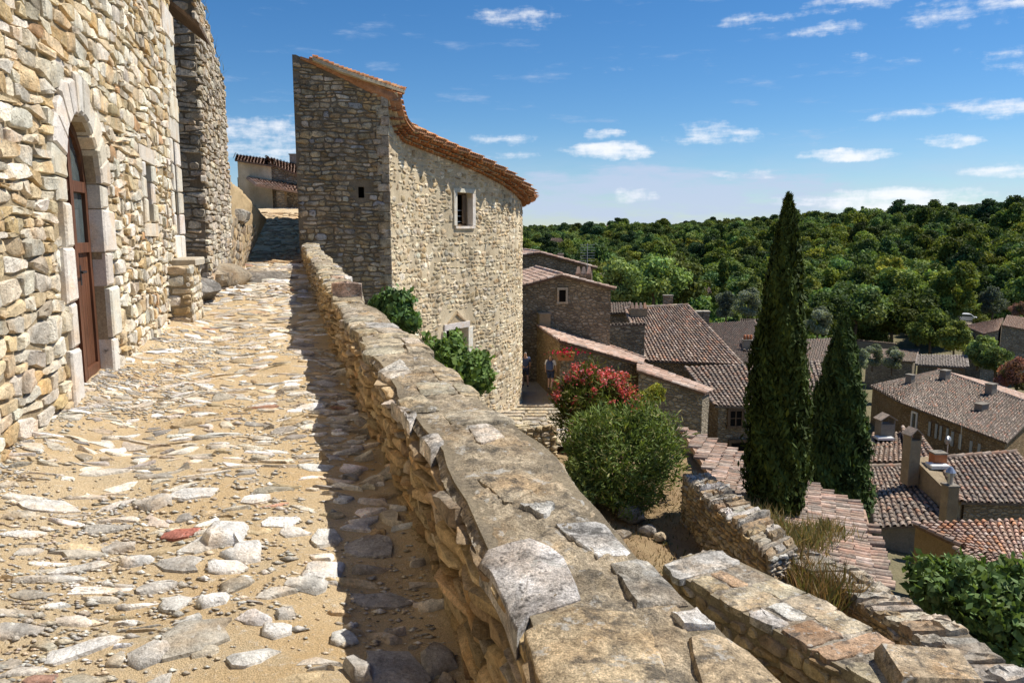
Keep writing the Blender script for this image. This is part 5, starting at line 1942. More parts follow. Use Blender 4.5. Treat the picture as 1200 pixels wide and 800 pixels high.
pk, le, re = P(659, 322.5, 42), P(603, 337.5, 42), P(721, 338.5, 42)
h1 = gable_pair('gabled_house', 'grey rubble gabled house with one small square window above the lane', pk, le, re, (-1.2, 8, 0), -10.5, wall='rubble_dark', pal=PAL_TPINK)
window(h1, P(613, 400, 42.3), P(713, 400, 42.3), 655, 339.5, 663, 353.5, sill=True, mull=False)
chimney(h1, P(684, 326, 45), .95, .6, .25, 'rubble', 'mitre', -.15)
pk, le, re = P(633, 296, 55), P(585, 303, 55), P(699, 314, 55)
h2 = gable_pair('gabled_house', 'low gabled rubble house half hidden behind the one with the square window', pk, le, re, (-1.5, 8, 0), -11, wall='rubble_dark', pal=PAL_TPINK)
chimney(h2, P(657, 302, 58), .4, .4, .25, 'grey', 'slab')
ant = thing('antenna', 'thin television antenna rising behind the grey gabled house', 'antenna', P(688, 318, 52))
mb = MB()
a0 = P(688, 318, 52)
mb.tube(a0, a0 + (0, 0, 1.9), .025, .02, 6)
mb.make('mast', M['zinc'], ant)
mb = MB()
for k_ in range(7):
    zz = a0 + np.array((0, 0, .7 + k_ * .18))
    mb.tube(zz - (.5, 0, 0), zz + (.5, 0, 0), .010, None, 5)
mb.make('antenna_rods', M['zinc'], ant)

# --- lane house with the red roof
h3 = house('lane_house', 'lane-side house with long sunlit red tile roof and warm brown wall', [[P(612, 370, 47), P(655, 399, 36), P(752, 427, 38), P(755, 420, 41)]], -10.5, wall='rubble_warm', pal=PAL_TPINK, over=.12)
chimney(h3, P(637.5, 379, 42), .62, .45, .55, 'tan_render', 'slab', .2)
h4 = house('lane_annexe', 'lower rubble outbuilding stepping down beside the pink flowered oleander', [[P(746, 424, 38.5), P(746, 434, 36), P(826, 461, 35.5), P(834, 457.5, 38)]], -11, wall='rubble_dark', pal=PAL_TPINK, over=.10)
pb = thing('flower_box', 'terracotta box with red flowers on the wall of the lane house', 'flower box', P(663, 416, 36))
mb = MB()
q = P(663, 417, 35.75)
mb.ring_prism([[q + np.array((x * s_, y * s_, z)) for x, y in ((-.42, -.18), (.42, -.18), (.42, .18), (-.42, .18))] for s_, z in ((.85, -.2), (1, .18))])
mb.make('box', M['terracotta'], pb)

# --- low garden wall with weeds in front of the big roof
h5w = house('yard_wall', 'low shaded rubble yard wall between the gabled house and the big ribbed roof', [[P(712, 379, 45), P(757, 378, 45), P(757, 380, 44.4), P(712, 381, 44.4)]], -11, wall='rubble_dark', mat='tile_old', pal=PAL_TOLD, over=.05, verge=False)
# --- big ribbed roof and neighbours
rl, rr, er, el_ = P(732, 361.5, 54), P(806, 358, 54), P(870, 427, 46), P(757, 422.5, 45)
h5 = house('barn', 'big house roof of ribbed reddish tiles sloping towards the terrace', [[rl, rr, er, el_]], -13.5, wall='rubble_warm', pal=PAL_TILE, ridges=[(rl, rr)])
chimney(h5, P(748, 366, 52.5), 1.15, .6, .25, 'tan_render', 'mitre')
chimney(h5, P(782.5, 359, 54.5), .62, .5, .75, 'rubble', 'slab')
hb = house('stone_house', 'small ribbed roof peeping out left of the big reddish roof', [[P(712, 355, 60), P(738, 354.5, 60), P(740, 366, 56), P(712, 367, 56)]], -13, wall='rubble_dark', mat='tile_old', pal=PAL_TOLD)
rl, rr, er, el_ = P(803, 430, 44), P(958, 423, 44), P(975, 477.5, 38.5), P(838, 475.5, 38)
h6 = house('stone_house', 'house with wide tile roof and small dark window left of the tall cypress', [[rl, rr, er, el_]], -15, wall='rubble', mat='tile_old', pal=PAL_TILE, width=.24)
wp0, wp1 = P(840, 490, 38.15), P(973, 490, 38.6)
window(h6, wp0, wp1, 855, 481, 869, 498.5, frame='beam')
window(h6, wp0, wp1, 856, 518, 874, 529, frame='beam', name='doorway', mull=False)
# right of the ribbed roof: pale flat roofs down the slope
h7 = house('stone_house', 'pale worn roof behind the big ribbed roof with two gate pillars above', [[P(826, 379, 68), P(884, 376, 70), P(912, 424, 56), P(866, 424, 53)]], -16, wall='rubble', mat='tile_old', pal=PAL_TOLD)
for k_, (px, py) in enumerate([(818.5, 377), (826.5, 377)]):
    pl = thing('gate_pillar', ['square stone gate pillar nearer the big ribbed roof', 'square stone gate pillar farther from the big ribbed roof'][k_], 'pillar', P(px, py, 67))
    q = P(px, py, 67)
    mb = MB()
    mb.box(tuple(q + (-.28, -.28, -1.2)), tuple(q + (.28, .28, .85)))
    mb.make('shaft', M['rubble'], pl)
    mb = MB()
    mb.box(tuple(q + (-.34, -.34, .85)), tuple(q + (.34, .34, .98)), None, .02)
    mb.make('cap', M['dressed'], pl, (.5, .44, .34))
h8 = house('stone_house', 'tiny hut with a dark front beside the left edge of the tall cypress', [[P(868, 373.5, 74), P(905, 373, 74), P(905, 381.5, 69), P(867, 380.5, 69)]], -15, wall='rubble_dark', mat='tile_old', pal=PAL_TOLD)
ch8 = house('stone_house', 'little roof with orange chimney pots left of the tall cypress', [[P(870, 398, 60), P(905, 397, 60), P(906, 411, 57), P(872, 411, 57)]], -16.5, wall='grey', mat='tile_old', pal=PAL_TOLD)
chimney(ch8, P(876, 404, 57.5), .7, .45, .35, 'grey', 'slab', 0, pots=3)
h8b = house('stone_house', 'worn roof seen in the gap between the two cypresses', [[P(935, 398, 66), P(985, 396, 66), P(975, 424, 58), P(930, 426, 58)]], -17.5, wall='rubble_dark', mat='tile_old', pal=PAL_TOLD)

# --- right-hand houses
rf, rn, en, ef = P(1099, 433, 74), P(1222, 478, 59), P(1180, 519, 52.5), P(1055, 471.5, 63.5)
rfl, efl = P(1099, 433, 74), P(1019, 452, 72)
h9 = house('long_house', 'large long house with mottled brown roof and a row of shuttered windows', [[rf, rn, en, ef], [rfl, rf + (.01, 0, 0), ef, efl]], -20, wall='rubble_warm', mat='tile_old', pal=PAL_TOLD + [((.46, .37, .30), 2), ((.15, .12, .1), 2), ((.42, .22, .15), 1)], ridges=[(rf, rn)], verge=False, width=.30)
rbk = np.array((7.5, 2.5, -2.0))
house('long_house', 'sunlit far slope of the big mottled roof', [[rn + (0, .1, -.02), rf + (0, .1, -.02), rf + rbk, rn + rbk]], -20, wall='ochre', mat='tile', pal=PAL_TPINK, verge=False) if False else None
mb = MB()
far4 = np.array([rn + (.02, .05, 0), rf + (.02, .05, 0), rf + rbk, rn + rbk])
mb.ring_prism([far4 - (0, 0, .1), far4])
rf2 = mb.make('roof', M['tile'], h9, (.42, .3, .22), True)
tiles(far4, .2, .36, 'tile', PAL_TPINK, rf2)
wl4 = far4 * .94 + far4.mean(0) * .06
mb = MB()
mb.ring_prism([wl4 * (1, 1, 0) + (0, 0, -20), wl4 - (0, 0, .05)], False, False)
mb.make('rear_wall', M['rubble_warm'], h9)
fp0, fp1 = ef + (.25, .35, 0), en + (.25, .35, 0)
_n9 = np.array((fp1[1] - fp0[1], -(fp1[0] - fp0[0]), 0))
_n9 = _n9 / np.linalg.norm(_n9)
if np.dot(_n9, -fp0) < 0:
    _n9 = -_n9
for (x0, y0, x1, y1) in [(1092, 496, 1098, 511), (1105, 501, 1111, 516), (1119, 508, 1126, 523), (1141, 519, 1148, 532)]:
    window(h9, fp0, fp1, x0, y0, x1, y1, shutters='shutter', frame='beam', proud=.06, sill=False)
window(h9, fp0, fp1, 1069, 485, 1075, 503, frame='white', proud=.06, pane='glass')
for (px, py, D, w_, h_) in [(1066.5, 446, 70, .55, .55), (1107, 444, 70, .75, .8), (1161, 458, 64, .75, .6), (1150, 481, 60, .95, .55)]:
    chimney(h9, P(px, py, D), w_, .6, h_, 'grey', 'slab', .5)
house('stone_house', 'small low house with hipped brown roof among olive trees behind the long house', [[P(1034, 409, 95), P(1077, 409, 95), P(1072, 424, 90), P(1013, 419.5, 90)]], -19.5, wall='rubble_dark', mat='tile_old', pal=PAL_TOLD)
house('stone_house', 'small house with light ribbed roof directly behind the long mottled roof', [[P(1075, 415.5, 82), P(1133, 416, 82), P(1135, 430.5, 78), P(1073, 427, 78)]], -20, wall='rubble_warm', mat='tile_old', pal=[((.5, .43, .37), 3), ((.42, .35, .3), 2)], width=.3)
yw = house('yard_wall', 'pale garden wall among the trees above the small hipped roof', [[P(1003, 397.5, 105), P(1050, 402, 103), P(1050, 403, 102.5), P(1003, 398.5, 104.5)]], -18.5, wall='grey', mat='tile_old', pal=PAL_TOLD, over=.02, verge=False)
h11 = house('manor_house', 'tall shaded house with pale blue shutters near the right edge of the view', [
    [P(1180, 369, 97), P(1228, 376, 97), P(1228, 391, 91), P(1174, 381, 91)],
    [P(1176, 372.5, 100), P(1129, 382, 97), P(1152, 391, 91), P(1170, 387, 91)]], -22, wall='rubble_dark', mat='tile', pal=PAL_TPINK, over=.1, verge=False)
w0, w1 = P(1174, 400, 91), P(1228, 400, 91)
window(h11, w0, w1, 1184, 418, 1190, 427, shutters='shutter_blue', proud=.1)
w0, w1 = P(1131, 400, 96.6), P(1152, 400, 91)
window(h11, w0, w1, 1139, 392, 1142, 401, shutters='shutter_blue', proud=.3)

h12 = house('stone_house', 'ribbed roof with white flashing in front of the shuttered facade', [[P(1024, 508, 42), P(1062, 506, 42), P(1064, 541, 37.5), P(1016, 541, 37.5)], [P(1058, 500, 42), P(1076, 507, 41), P(1096, 535, 37), P(1064, 541, 37.4)]], -16, wall='rubble', mat='tile', pal=PAL_TILE, width=.24)
chimney(h12, P(1036.5, 507, 41), .8, .6, .55, 'grey', 'gable', .1)
fl = MB()
q = P(1036.5, 508, 40.6)
fl.box(tuple(q + (-.45, -.25, -.3)), tuple(q + (.45, .3, -.16)), None, .03)
fl.make('flashing', M['white'], h12)
rl, rr, er, el_ = P(1016, 547, 36), P(1064, 546, 36), P(1124, 612.5, 30), P(1027, 618, 30)
h13 = house('stone_house', 'large striped tile roof stepping down beside the second cypress', [[rl, rr, er, el_]], -17, wall='grey', mat='tile_old', pal=PAL_TILE, width=.24, ridges=[(rl, rr)])
rl, rr, er, el_ = P(1098, 537, 34.5), P(1190, 530, 34.5), P(1240, 590.5, 30), P(1127, 588, 30)
h14 = house('stone_house', 'house with light ribbed roof and tall plastered chimney stacks', [[rl, rr, er, el_]], -17, wall='rubble', mat='tile_old', pal=PAL_TILE, width=.24, ridges=[(rl, rr)])
mb = MB()
g0, g1, g2 = P(1072, 538, 34), P(1096, 535, 34.6), P(1122, 588, 30.1)
gb = [g0 + (0, 0, -3), g2 + (0, 0, -3), g2, g1, g0]
off = np.array((.5, .35, 0))
mb.ring_prism([gb, [p + off for p in gb]])
mb.make('gable_wall', M['tan_render'], h14)
chimney(h14, P(1067.5, 536, 33.5), .55, .5, .85, 'tan_render', 'gable', .2)
c2 = chimney(h14, P(1099, 537, 33.6), .55, .5, .25, 'terracotta', 'slab')
mb = MB()
q = P(1099, 541, 33.3)
mb.box(tuple(q + (-.42, -.3, -.25)), tuple(q + (.42, .3, -.08)), None, .03)
mb.make('flashing', M['white'], h14)
chimney(h14, P(1112, 590, 29.6), .45, .45, .75, 'tan_render', 'slab', .1)
cw = thing('chimney_cowl', 'shiny metal chimney cowl on the plastered stack between two ribbed roofs', 'cowl', P(1113, 566, 29.6))
q = P(1113, 567, 29.6)
mb = MB()
mb.tube(q, q + (0, 0, .35), .10, .10, 10)
mb.tube(q + (0, 0, .35), q + (0, 0, .5), .17, .17, 10)
mb.tube(q + (0, 0, .5), q + (0, 0, .72), .2, .05, 10)
mb.make('cowl', M['zinc'], cw)
dsh = thing('satellite_dish', 'white satellite dish on a pole behind the terracotta chimney', 'satellite dish', P(1108, 522, 34))
q = P(1110, 530, 34)
mb = MB()
mb.tube(q, q + (0, 0, .7), .025, None, 6)
mb.make('pole', M['zinc'], dsh)
mb = MB()
th = np.linspace(0, 2 * math.pi, 16, endpoint=False)
rr_ = [np.column_stack((q[0] - .1 + np.cos(th) * r_ * .8, np.full(16, q[1] - .1 - d_), q[2] + .62 + np.sin(th) * r_)) for r_, d_ in ((.02, 0), (.13, .015), (.2, .05))]
mb.ring_prism(rr_)
mb.make('dish', M['zinc'], dsh, None, True)

for lab, px, py, D, hh, cross in (('thin bare pole standing in front of the long house roof', 1125, 522, 52, 2.0, 0),):
    an = thing('pole', lab, 'pole', P(px, py, D))
    q = P(px, py, D)
    mb = MB()
    mb.tube(q - (0, 0, .3), q + (0, 0, hh), .022, .018, 6)
    mb.make('mast', M['zinc'], an)
    for k_ in range(cross):
        mb = MB()
        zz = q + np.array((-.3 + .2 * k_, .1 * k_, hh - .08))
        mb.tube(zz - (.05, .28, 0), zz + (.05, .28, 0), .012, None, 5)
        mb.make('rod', M['zinc'], an)
h15 = house('shed', 'near low building with worn orange tile roof at the lower right edge', [[P(1070, 613, 24.5), P(1240, 607, 25.5), P(1235, 660, 21.5), P(1128, 641, 22)]], -13, wall='ochre', mat='tile_new', pal=PAL_TPINK + [((.52, .27, .15), 3)], over=.06)
h16 = house('shed', 'lower strip of worn tiles stepping down in front of the orange roof', [[P(1119, 643, 22), P(1240, 655, 21.6), P(1238, 690, 19.2), P(1150, 662, 20)]], -12, wall='ochre', mat='tile', pal=PAL_TPINK, over=.06)

# --- lichen-pink roof just beyond the terrace wall
A_, B_, C_, D_ = P(797, 501, 22), P(1014, 597, 17), P(1040, 692, 12.8), np.array((4.35, 12.0, -5.75))
u_ax = (D_ - A_)
lich = thing('stone_house', 'house below the terrace wall with a weathered pink tile roof round the cypresses', 'house', (6.2, 16, -9))
c4 = [A_, D_, C_, B_]
mb = MB()
nn = 8
uu, vv = np.meshgrid(np.linspace(0, 1, nn), np.linspace(0, 1, nn), indexing='ij')
T_ = bil(c4, uu, vv).reshape(-1, 3)
i = np.arange(nn * nn).reshape(nn, nn)
g = np.stack((i[:-1, :-1], i[:-1, 1:], i[1:, 1:], i[1:, :-1]), -1).reshape(-1, 4)
mb.add(T_, [g])
mb.add(T_ - (0, 0, .14), [g[:, ::-1]])
for e in (i[0], i[-1], i[:, 0], i[:, -1]):
    k2 = len(e)
    mb.add(np.concatenate((T_[e], T_[e] - (0, 0, .14))), [np.array([[j, j + 1, k2 + j + 1, k2 + j] for j in range(k2 - 1)])])
rf = mb.make('roof', M['tile'], lich, (.36, .24, .17), True)
# columns run across from the wall side down to the right, cut by the outline of the roof
e_dn = np.array((.93, -.37, 0))
e_al = np.array((.37, .93, 0))
n_pl = np.cross(D_ - A_, B_ - A_)
n_pl = n_pl if n_pl[2] > 0 else -n_pl
poly = np.array([A_, D_, C_, B_])[:, :2]
uv_p = np.column_stack((poly @ e_dn[:2], poly @ e_al[:2]))


def inside(pt):
    r_ = np.zeros(len(pt), bool)
    j = len(uv_p) - 1
    for i_ in range(len(uv_p)):
        xi, yi = uv_p[i_]
        xj, yj = uv_p[j]
        c_ = ((yi > pt[:, 1]) != (yj > pt[:, 1])) & (pt[:, 0] < (xj - xi) * (pt[:, 1] - yi) / (yj - yi + 1e-9) + xi)
        r_ ^= c_
        j = i_
    return r_


# plane fitted to the corners, heights taken from the bilinear sheet nearby
AA = np.column_stack((np.ones(4), np.array(c4)[:, :2]))
uu, vv = np.meshgrid(np.linspace(0, 1, 40), np.linspace(0, 1, 40), indexing='ij')
G_ = bil(c4, uu, vv).reshape(-1, 3)


def z_roof(xy):
    out = np.empty(len(xy))
    for k_, p in enumerate(xy):
        d_ = np.hypot(G_[:, 0] - p[0], G_[:, 1] - p[1])
        j_ = np.argsort(d_)[:4]
        w_ = 1 / (d_[j_] + 1e-3)
        out[k_] = (G_[j_, 2] * w_).sum() / w_.sum()
    return out


wcol, ltile = .16, .30
al = np.arange(uv_p[:, 1].min(), uv_p[:, 1].max(), wcol)
dn = np.arange(uv_p[:, 0].min() - .2, uv_p[:, 0].max() + .2, ltile)
aa, dd = np.meshgrid(al, dn, indexing='ij')
aa, dd = aa.ravel() + rng.normal(0, .008, aa.size), dd.ravel() + rng.normal(0, .02, aa.size)
okm = inside(np.column_stack((dd, aa)))
aa, dd = aa[okm], dd[okm]
p0 = np.outer(dd - ltile * .55, e_dn[:2]) + np.outer(aa, e_al[:2])
p1 = np.outer(dd + ltile * .6, e_dn[:2]) + np.outer(aa, e_al[:2])
z0_, z1_ = z_roof(p0), z_roof(p1)
th = np.linspace(0, math.pi, 6)
sd = np.append(e_al[:2], 0)
r0_, r1_ = np.append(p0, z0_[:, None], 1), np.append(p1, (z1_ + .03 + np.abs(rng.normal(0, .012, len(z1_))))[:, None], 1)
V0 = r0_[:, None] + np.cos(th)[None, :, None] * sd * .058 + np.sin(th)[None, :, None] * np.array((0, 0, .065))
V1 = r1_[:, None] + np.cos(th)[None, :, None] * sd * .072 + np.sin(th)[None, :, None] * np.array((0, 0, .08))
V = np.concatenate((V0, V1), 1)
f6 = np.array([[a, a + 1, 7 + a, 6 + a] for a in range(5)])
tn = palette(rng, len(V), PAL_TPINK, .16)
a_ = shown_area(V)
od = np.argsort(-a_)[:300]
for i_ in od:
    obj('tile', V[i_], [f6], M['tile_old'], rf, tn[i_])
mk = np.ones(len(V), bool)
mk[od] = False
R = V[mk]
obj('tiles', R.reshape(-1, 3), [(f6[None] + (np.arange(len(R)) * 12)[:, None, None]).reshape(-1, 4)], M['tile_old'], rf, np.repeat(tn[mk], 12, 0), True, 'stuff')
mb = MB()
ins = []
cc = np.mean(c4, 0)
for p in (A_, B_, C_, D_):
    d_ = (cc - p) * (1, 1, 0)
    ins.append(p + d_ / np.linalg.norm(d_) * .25 - (0, 0, .1))
mb.ring_prism([[np.array((p[0], p[1], -11.5)) for p in ins], ins], False, False)
mb.make('wall', M['grey'], lich)

# --- the low houses at the top of the path
hA = house('stone_house', 'small house with pale front and tile roof at the top of the path', [[P(277, 181, 50), P(322, 187, 50), P(320, 194, 46), P(275, 187, 46)]], -1, wall='mortar_pale', mat='tile', pal=PAL_TPINK, over=.2)  # pale wall colour stands in for sunlight missing on this front
hB = house('stone_house', 'shaded house with tile roof and grey chimney left of the tower house', [[P(312, 184, 52), P(375, 200, 52), P(372, 213, 46), P(314, 190, 46)]], -1, wall='rubble', mat='tile', pal=PAL_TPINK, over=.2)
chimney(hB, P(346, 190, 52), .6, .5, .45, 'grey', 'slab')
porch = thing('porch', 'open porch with sloping tile roof on a square stone pillar at the path top', 'porch', P(330, 245, 44))
pr = [P(286, 207, 46), P(365, 222, 47), P(364, 228, 42.5), P(330, 224, 42.5)]
pr = [P(286, 206, 47), P(362, 218, 47), P(362, 226, 43), P(300, 216, 43)]
mb = MB()
mb.ring_prism([np.array(pr) - (0, 0, .12), np.array(pr)])
rfp = mb.make('roof', M['tile'], porch, (.4, .27, .2))
tiles(pr, .2, .36, 'tile', PAL_TPINK, rfp)
q0, q1 = P(326, 248, 43.3), P(335, 248, 43.3)
mb = MB()
mb.box((q0[0], 43.1, q0[2] - .6), (q1[0], 43.6, P(330, 224, 43.3)[2]))
mb.make('pillar', M['rubble'], porch)
mb = MB()
a, b = P(278, 205, 47.5), P(365, 218, 47.5)
mb.ring_prism([[np.array((a[0], 47.5, -1)), np.array((b[0], 47.5, -1)), np.array((b[0], 47.5, b[2] - .15)), np.array((a[0], 47.5, a[2] - .15))],
               [np.array((a[0], 47.9, -1)), np.array((b[0], 47.9, -1)), np.array((b[0], 47.9, b[2] - .15)), np.array((a[0], 47.9, a[2] - .15))]])
mb.make('back_wall', M['rubble_dark'], porch)
rail = thing('railing', 'thin metal railing in front of the porch at the path top', 'railing', P(330, 250, 42))
mb = MB()
for px in np.linspace(314, 356, 10):
    q = P(px, 252, 42)
    mb.tube(q - (0, 0, .3), q + (0, 0, .38), .015, None, 5)
mb.tube(P(312, 244.5, 42), P(358, 244.5, 42), .02, None, 5)
mb.make('rail', M['zinc'], rail)

# ================================================================== VEGETATION
def leaf_quads(C, N, size, rng, aspect=1.0, flat=.5, axis=None):
    """one rhombic leaf per point; N preferred normals"""
    n = len(C)
    nr = N * flat + rng.normal(0, 1, (n, 3)) * (1 - flat)
    nr /= np.linalg.norm(nr, axis=1, keepdims=True) + 1e-9
    if axis is None:
        ax = rng.normal(0, 1, (n, 3))
    else:
        ax = axis + rng.normal(0, .35, (n, 3))
    ax -= nr * (ax * nr).sum(1, keepdims=True)
    ax /= np.linalg.norm(ax, axis=1, keepdims=True) + 1e-9
    bx = np.cross(nr, ax)
    s = (size * rng.uniform(.6, 1.3, n))[:, None]
    a, b = ax * s, bx * s * aspect
    V = np.stack((C - a, C + b * .8 - a * .1, C + a, C - b * .8 - a * .1), 1)
    return V.reshape(-1, 3), np.arange(n * 4).reshape(n, 4)


def lobes_crown(rng, rx, rz, nl, n, leaf, pal, squash=.8, shape='round', aspect=.8):
    """leaf cloud over a heap of lobes; origin at the crown's bottom"""
    pts, nrm, tint = [], [], []
    L = []
    for k in range(nl):
        th = rng.uniform(0, 2 * math.pi)
        h = rng.beta(1.6, 1.5)
        prof = {'round': math.sin(math.pi * (.12 + .80 * h)) ** .8, 'flat': 1 - .35 * h, 'cone': (1 - h) ** .8 * .95 + .12}[shape]
        rr = rx * prof * math.sqrt(rng.uniform(.05, 1)) * .78
        lr = rx * rng.uniform(.24, .44) * (.6 + .5 * prof)
        L.append((rr * math.cos(th), rr * math.sin(th), rz * h, lr))
    w = np.array([l[3] ** 2 for l in L])
    w /= w.sum()
    idx = rng.choice(nl, n, p=w)
    L = np.array(L)
    d = rng.normal(0, 1, (n, 3))
    d[:, 2] += .25
    d /= np.linalg.norm(d, axis=1, keepdims=True)
    r = L[idx, 3] * rng.uniform(.55, 1.08, n)
    C = L[idx, :3] + d * r[:, None] * (1, 1, squash)
    lt = palette(rng, nl, pal, .16)[idx] * (1 + rng.normal(0, .14, (n, 1)))
    V, f = leaf_quads(C, d, np.full(n, leaf), rng, aspect, .55)
    V[:, 2] = np.maximum(V[:, 2], .02)
    return V, f, np.repeat(np.clip(lt, .004, .6), 4, 0), L


def trunk_mesh(rng, h, r, L, rx, k=5):
    mb = MB()
    p = np.array((0, 0, -.4))
    q = np.array((rng.normal(0, .06) * h, rng.normal(0, .06) * h, h * .55))
    mb.tube(p, q, r, r * .7, 7)
    for l in L[rng.choice(len(L), min(k, len(L)), False)]:
        mid = (q + l[:3]) / 2 + rng.normal(0, .05 * rx, 3)
        mb.tube(q - (0, 0, .1), mid, r * .5, r * .32, 5)
        mb.tube(mid, l[:3], r * .32, r * .12, 5)
    return mb


G_DARK = [((.088, .125, .034), 3), ((.108, .15, .042), 3), ((.135, .175, .048), 2)]
G_MID = [((.145, .195, .05), 3), ((.175, .225, .06), 3), ((.12, .16, .042), 2)]
G_YEL = [((.21, .225, .05), 3), ((.24, .245, .06), 2), ((.16, .19, .045), 2)]
G_OLIVE = [((.22, .24, .165), 3), ((.17, .195, .13), 2), ((.26, .27, .2), 1)]
G_PINE = [((.05, .08, .03), 3), ((.065, .095, .034), 2)]


def tree_proto(seed, name, h, rx, rz, nl, n, leaf, pal, shape='round', squash=.8, mat='leaf'):
    r_ = np.random.default_rng(seed)
    V, f, t, L = lobes_crown(r_, rx, rz, nl, n, leaf, pal, squash, shape)
    z0 = h - rz
    V = V + (0, 0, z0)
    L = L.copy()
    L[:, 2] += z0
    cm = build_mesh(name + '_crown', V, [f], t, False, M[mat])
    tb = trunk_mesh(r_, z0 + rz * .4, max(.12, rx * .07), L, rx)
    tm = build_mesh(name + '_trunk', np.concatenate(tb.V), [np.concatenate(a) for a in tb.F.values()], (.16, .125, .09), True, M['bark'])
    return cm, tm


PROTO = {
    'oak_a': tree_proto(1, 'oak', 8.5, 4.2, 7.4, 26, 5200, .30, G_MID),
    'oak_b': tree_proto(2, 'oak', 8.0, 4.4, 6.8, 22, 5200, .30, G_DARK),
    'oak_c': tree_proto(3, 'oak', 9.5, 3.8, 8.6, 28, 5200, .30, G_DARK + G_MID),
    'oak_d': tree_proto(4, 'oak', 7.5, 4.6, 6.4, 24, 5200, .30, G_MID + G_YEL),
    'oak_e': tree_proto(5, 'oak', 7.0, 3.4, 6.2, 18, 4200, .28, G_YEL),
    'pine_a': tree_proto(6, 'pine', 10.5, 4.2, 5.2, 16, 5200, .26, G_PINE, 'flat', .6),
    'slim': tree_proto(7, 'poplar', 11.0, 1.9, 10.2, 26, 4200, .24, G_DARK, 'cone'),
    'olive': tree_proto(8, 'olive', 4.6, 2.4, 3.7, 16, 5200, .15, G_OLIVE),
}


def plant(kind, name, label, x, y, z=None, sc=1.0, rot=None, group=None, cat='tree', sz=1.0):
    if z is None:
        z = float(zground(x, y)) - .15
    t = thing(name, label, cat, (x, y, z), group)
    t.scale = (sc, sc, sc * sz)
    t.rotation_euler = (0, 0, rng.uniform(0, 6.28) if rot is None else rot)
    for nm, me in zip(('crown', 'trunk'), PROTO[kind]):
        o = bpy.data.objects.new(nm, me)
        COL.objects.link(o)
        o.parent = t
    return t


# ---- the wood on the hill
rw = np.random.default_rng(77)
cand = []
foot = [(25, 60, 62, 99), (7, 14, 40, 70)]


def blocked(x, y):
    px, py, f = project(np.array((x, y, float(zground(x, y)) + 3.)))
    if y < 112 and px > 980:
        return True
    if y < 84:
        return True
    return False


D = 86.0
while D < 1500:
    sp = 5.4 + max(0, D - 180) * .012
    for px in np.arange(540, 1330 if D < 105 else 2300, sp / D * F_PX):
        pj = px + rw.uniform(-.5, .5) * sp / D * F_PX
        Dj = D + rw.uniform(-.5, .5) * sp
        x = (pj - 600) / F_PX * Dj
        cand.append((x, Dj))
    D += sp * .95
cand = np.array(cand)
cz_ = zground(cand[:, 0], cand[:, 1])
px_, py_, _ = project(np.column_stack((cand, cz_ + 4)))
okc = np.array([not blocked(x, y) for x, y in cand])
# clearings
clear = [(742, 322, 24, 8), (708, 324, 20, 8), (1118, 372, 26, 10), (822, 340, 20, 7), (652, 281, 12, 5), (716, 265, 8, 4)]
for (a, b, ra, rb) in clear:
    okc &= ~((((px_ - a) / ra) ** 2 + ((py_ + 3 - b) / rb) ** 2) < 1)
cand, cz_, px_, py_ = cand[okc], cz_[okc], px_[okc], py_[okc]
order = np.argsort(cand[:, 1])
cand, cz_, px_, py_ = cand[order], cz_[order], px_[order], py_[order]
vis = (px_ > 600) & (px_ < 1225)
single = np.where(vis & (cand[:, 1] < 330))[0][:240]
sset = set(single.tolist())
KINDS = ['oak_a', 'oak_b', 'oak_c', 'oak_d', 'oak_e', 'pine_a', 'slim']
LAB = {'oak_a': ('broadleaf_tree', 'mid green round-crowned broadleaf tree of the wooded hillside behind the village', 'mid green trees on the wooded hillside'),
       'oak_b': ('broadleaf_tree', 'dark green wide-crowned broadleaf tree of the wooded hillside behind the village', 'dark green trees on the wooded hillside'),
       'oak_c': ('broadleaf_tree', 'tall mixed green broadleaf tree of the wooded hillside behind the village', 'tall trees on the wooded hillside'),
       'oak_d': ('broadleaf_tree', 'light green spreading broadleaf tree of the wooded hillside behind the village', 'light green trees on the wooded hillside'),
       'oak_e': ('broadleaf_tree', 'small yellow-green broadleaf tree of the wooded hillside behind the village', 'yellow-green trees on the wooded hillside'),
       'pine_a': ('pine_tree', 'dark flat-crowned pine among the trees of the wooded hillside', 'pines on the wooded hillside'),
       'slim': ('narrow_tree', 'narrow dark spire tree among the trees of the wooded hillside', 'spire trees on the wooded hillside')}


def pick_kind(x, y):
    near_ = y < 150
    pr_ = np.array([.24, .24, .2, .14, .10 if not near_ else .2, .05, .03])
    return KINDS[rw.choice(7, p=pr_ / pr_.sum())]


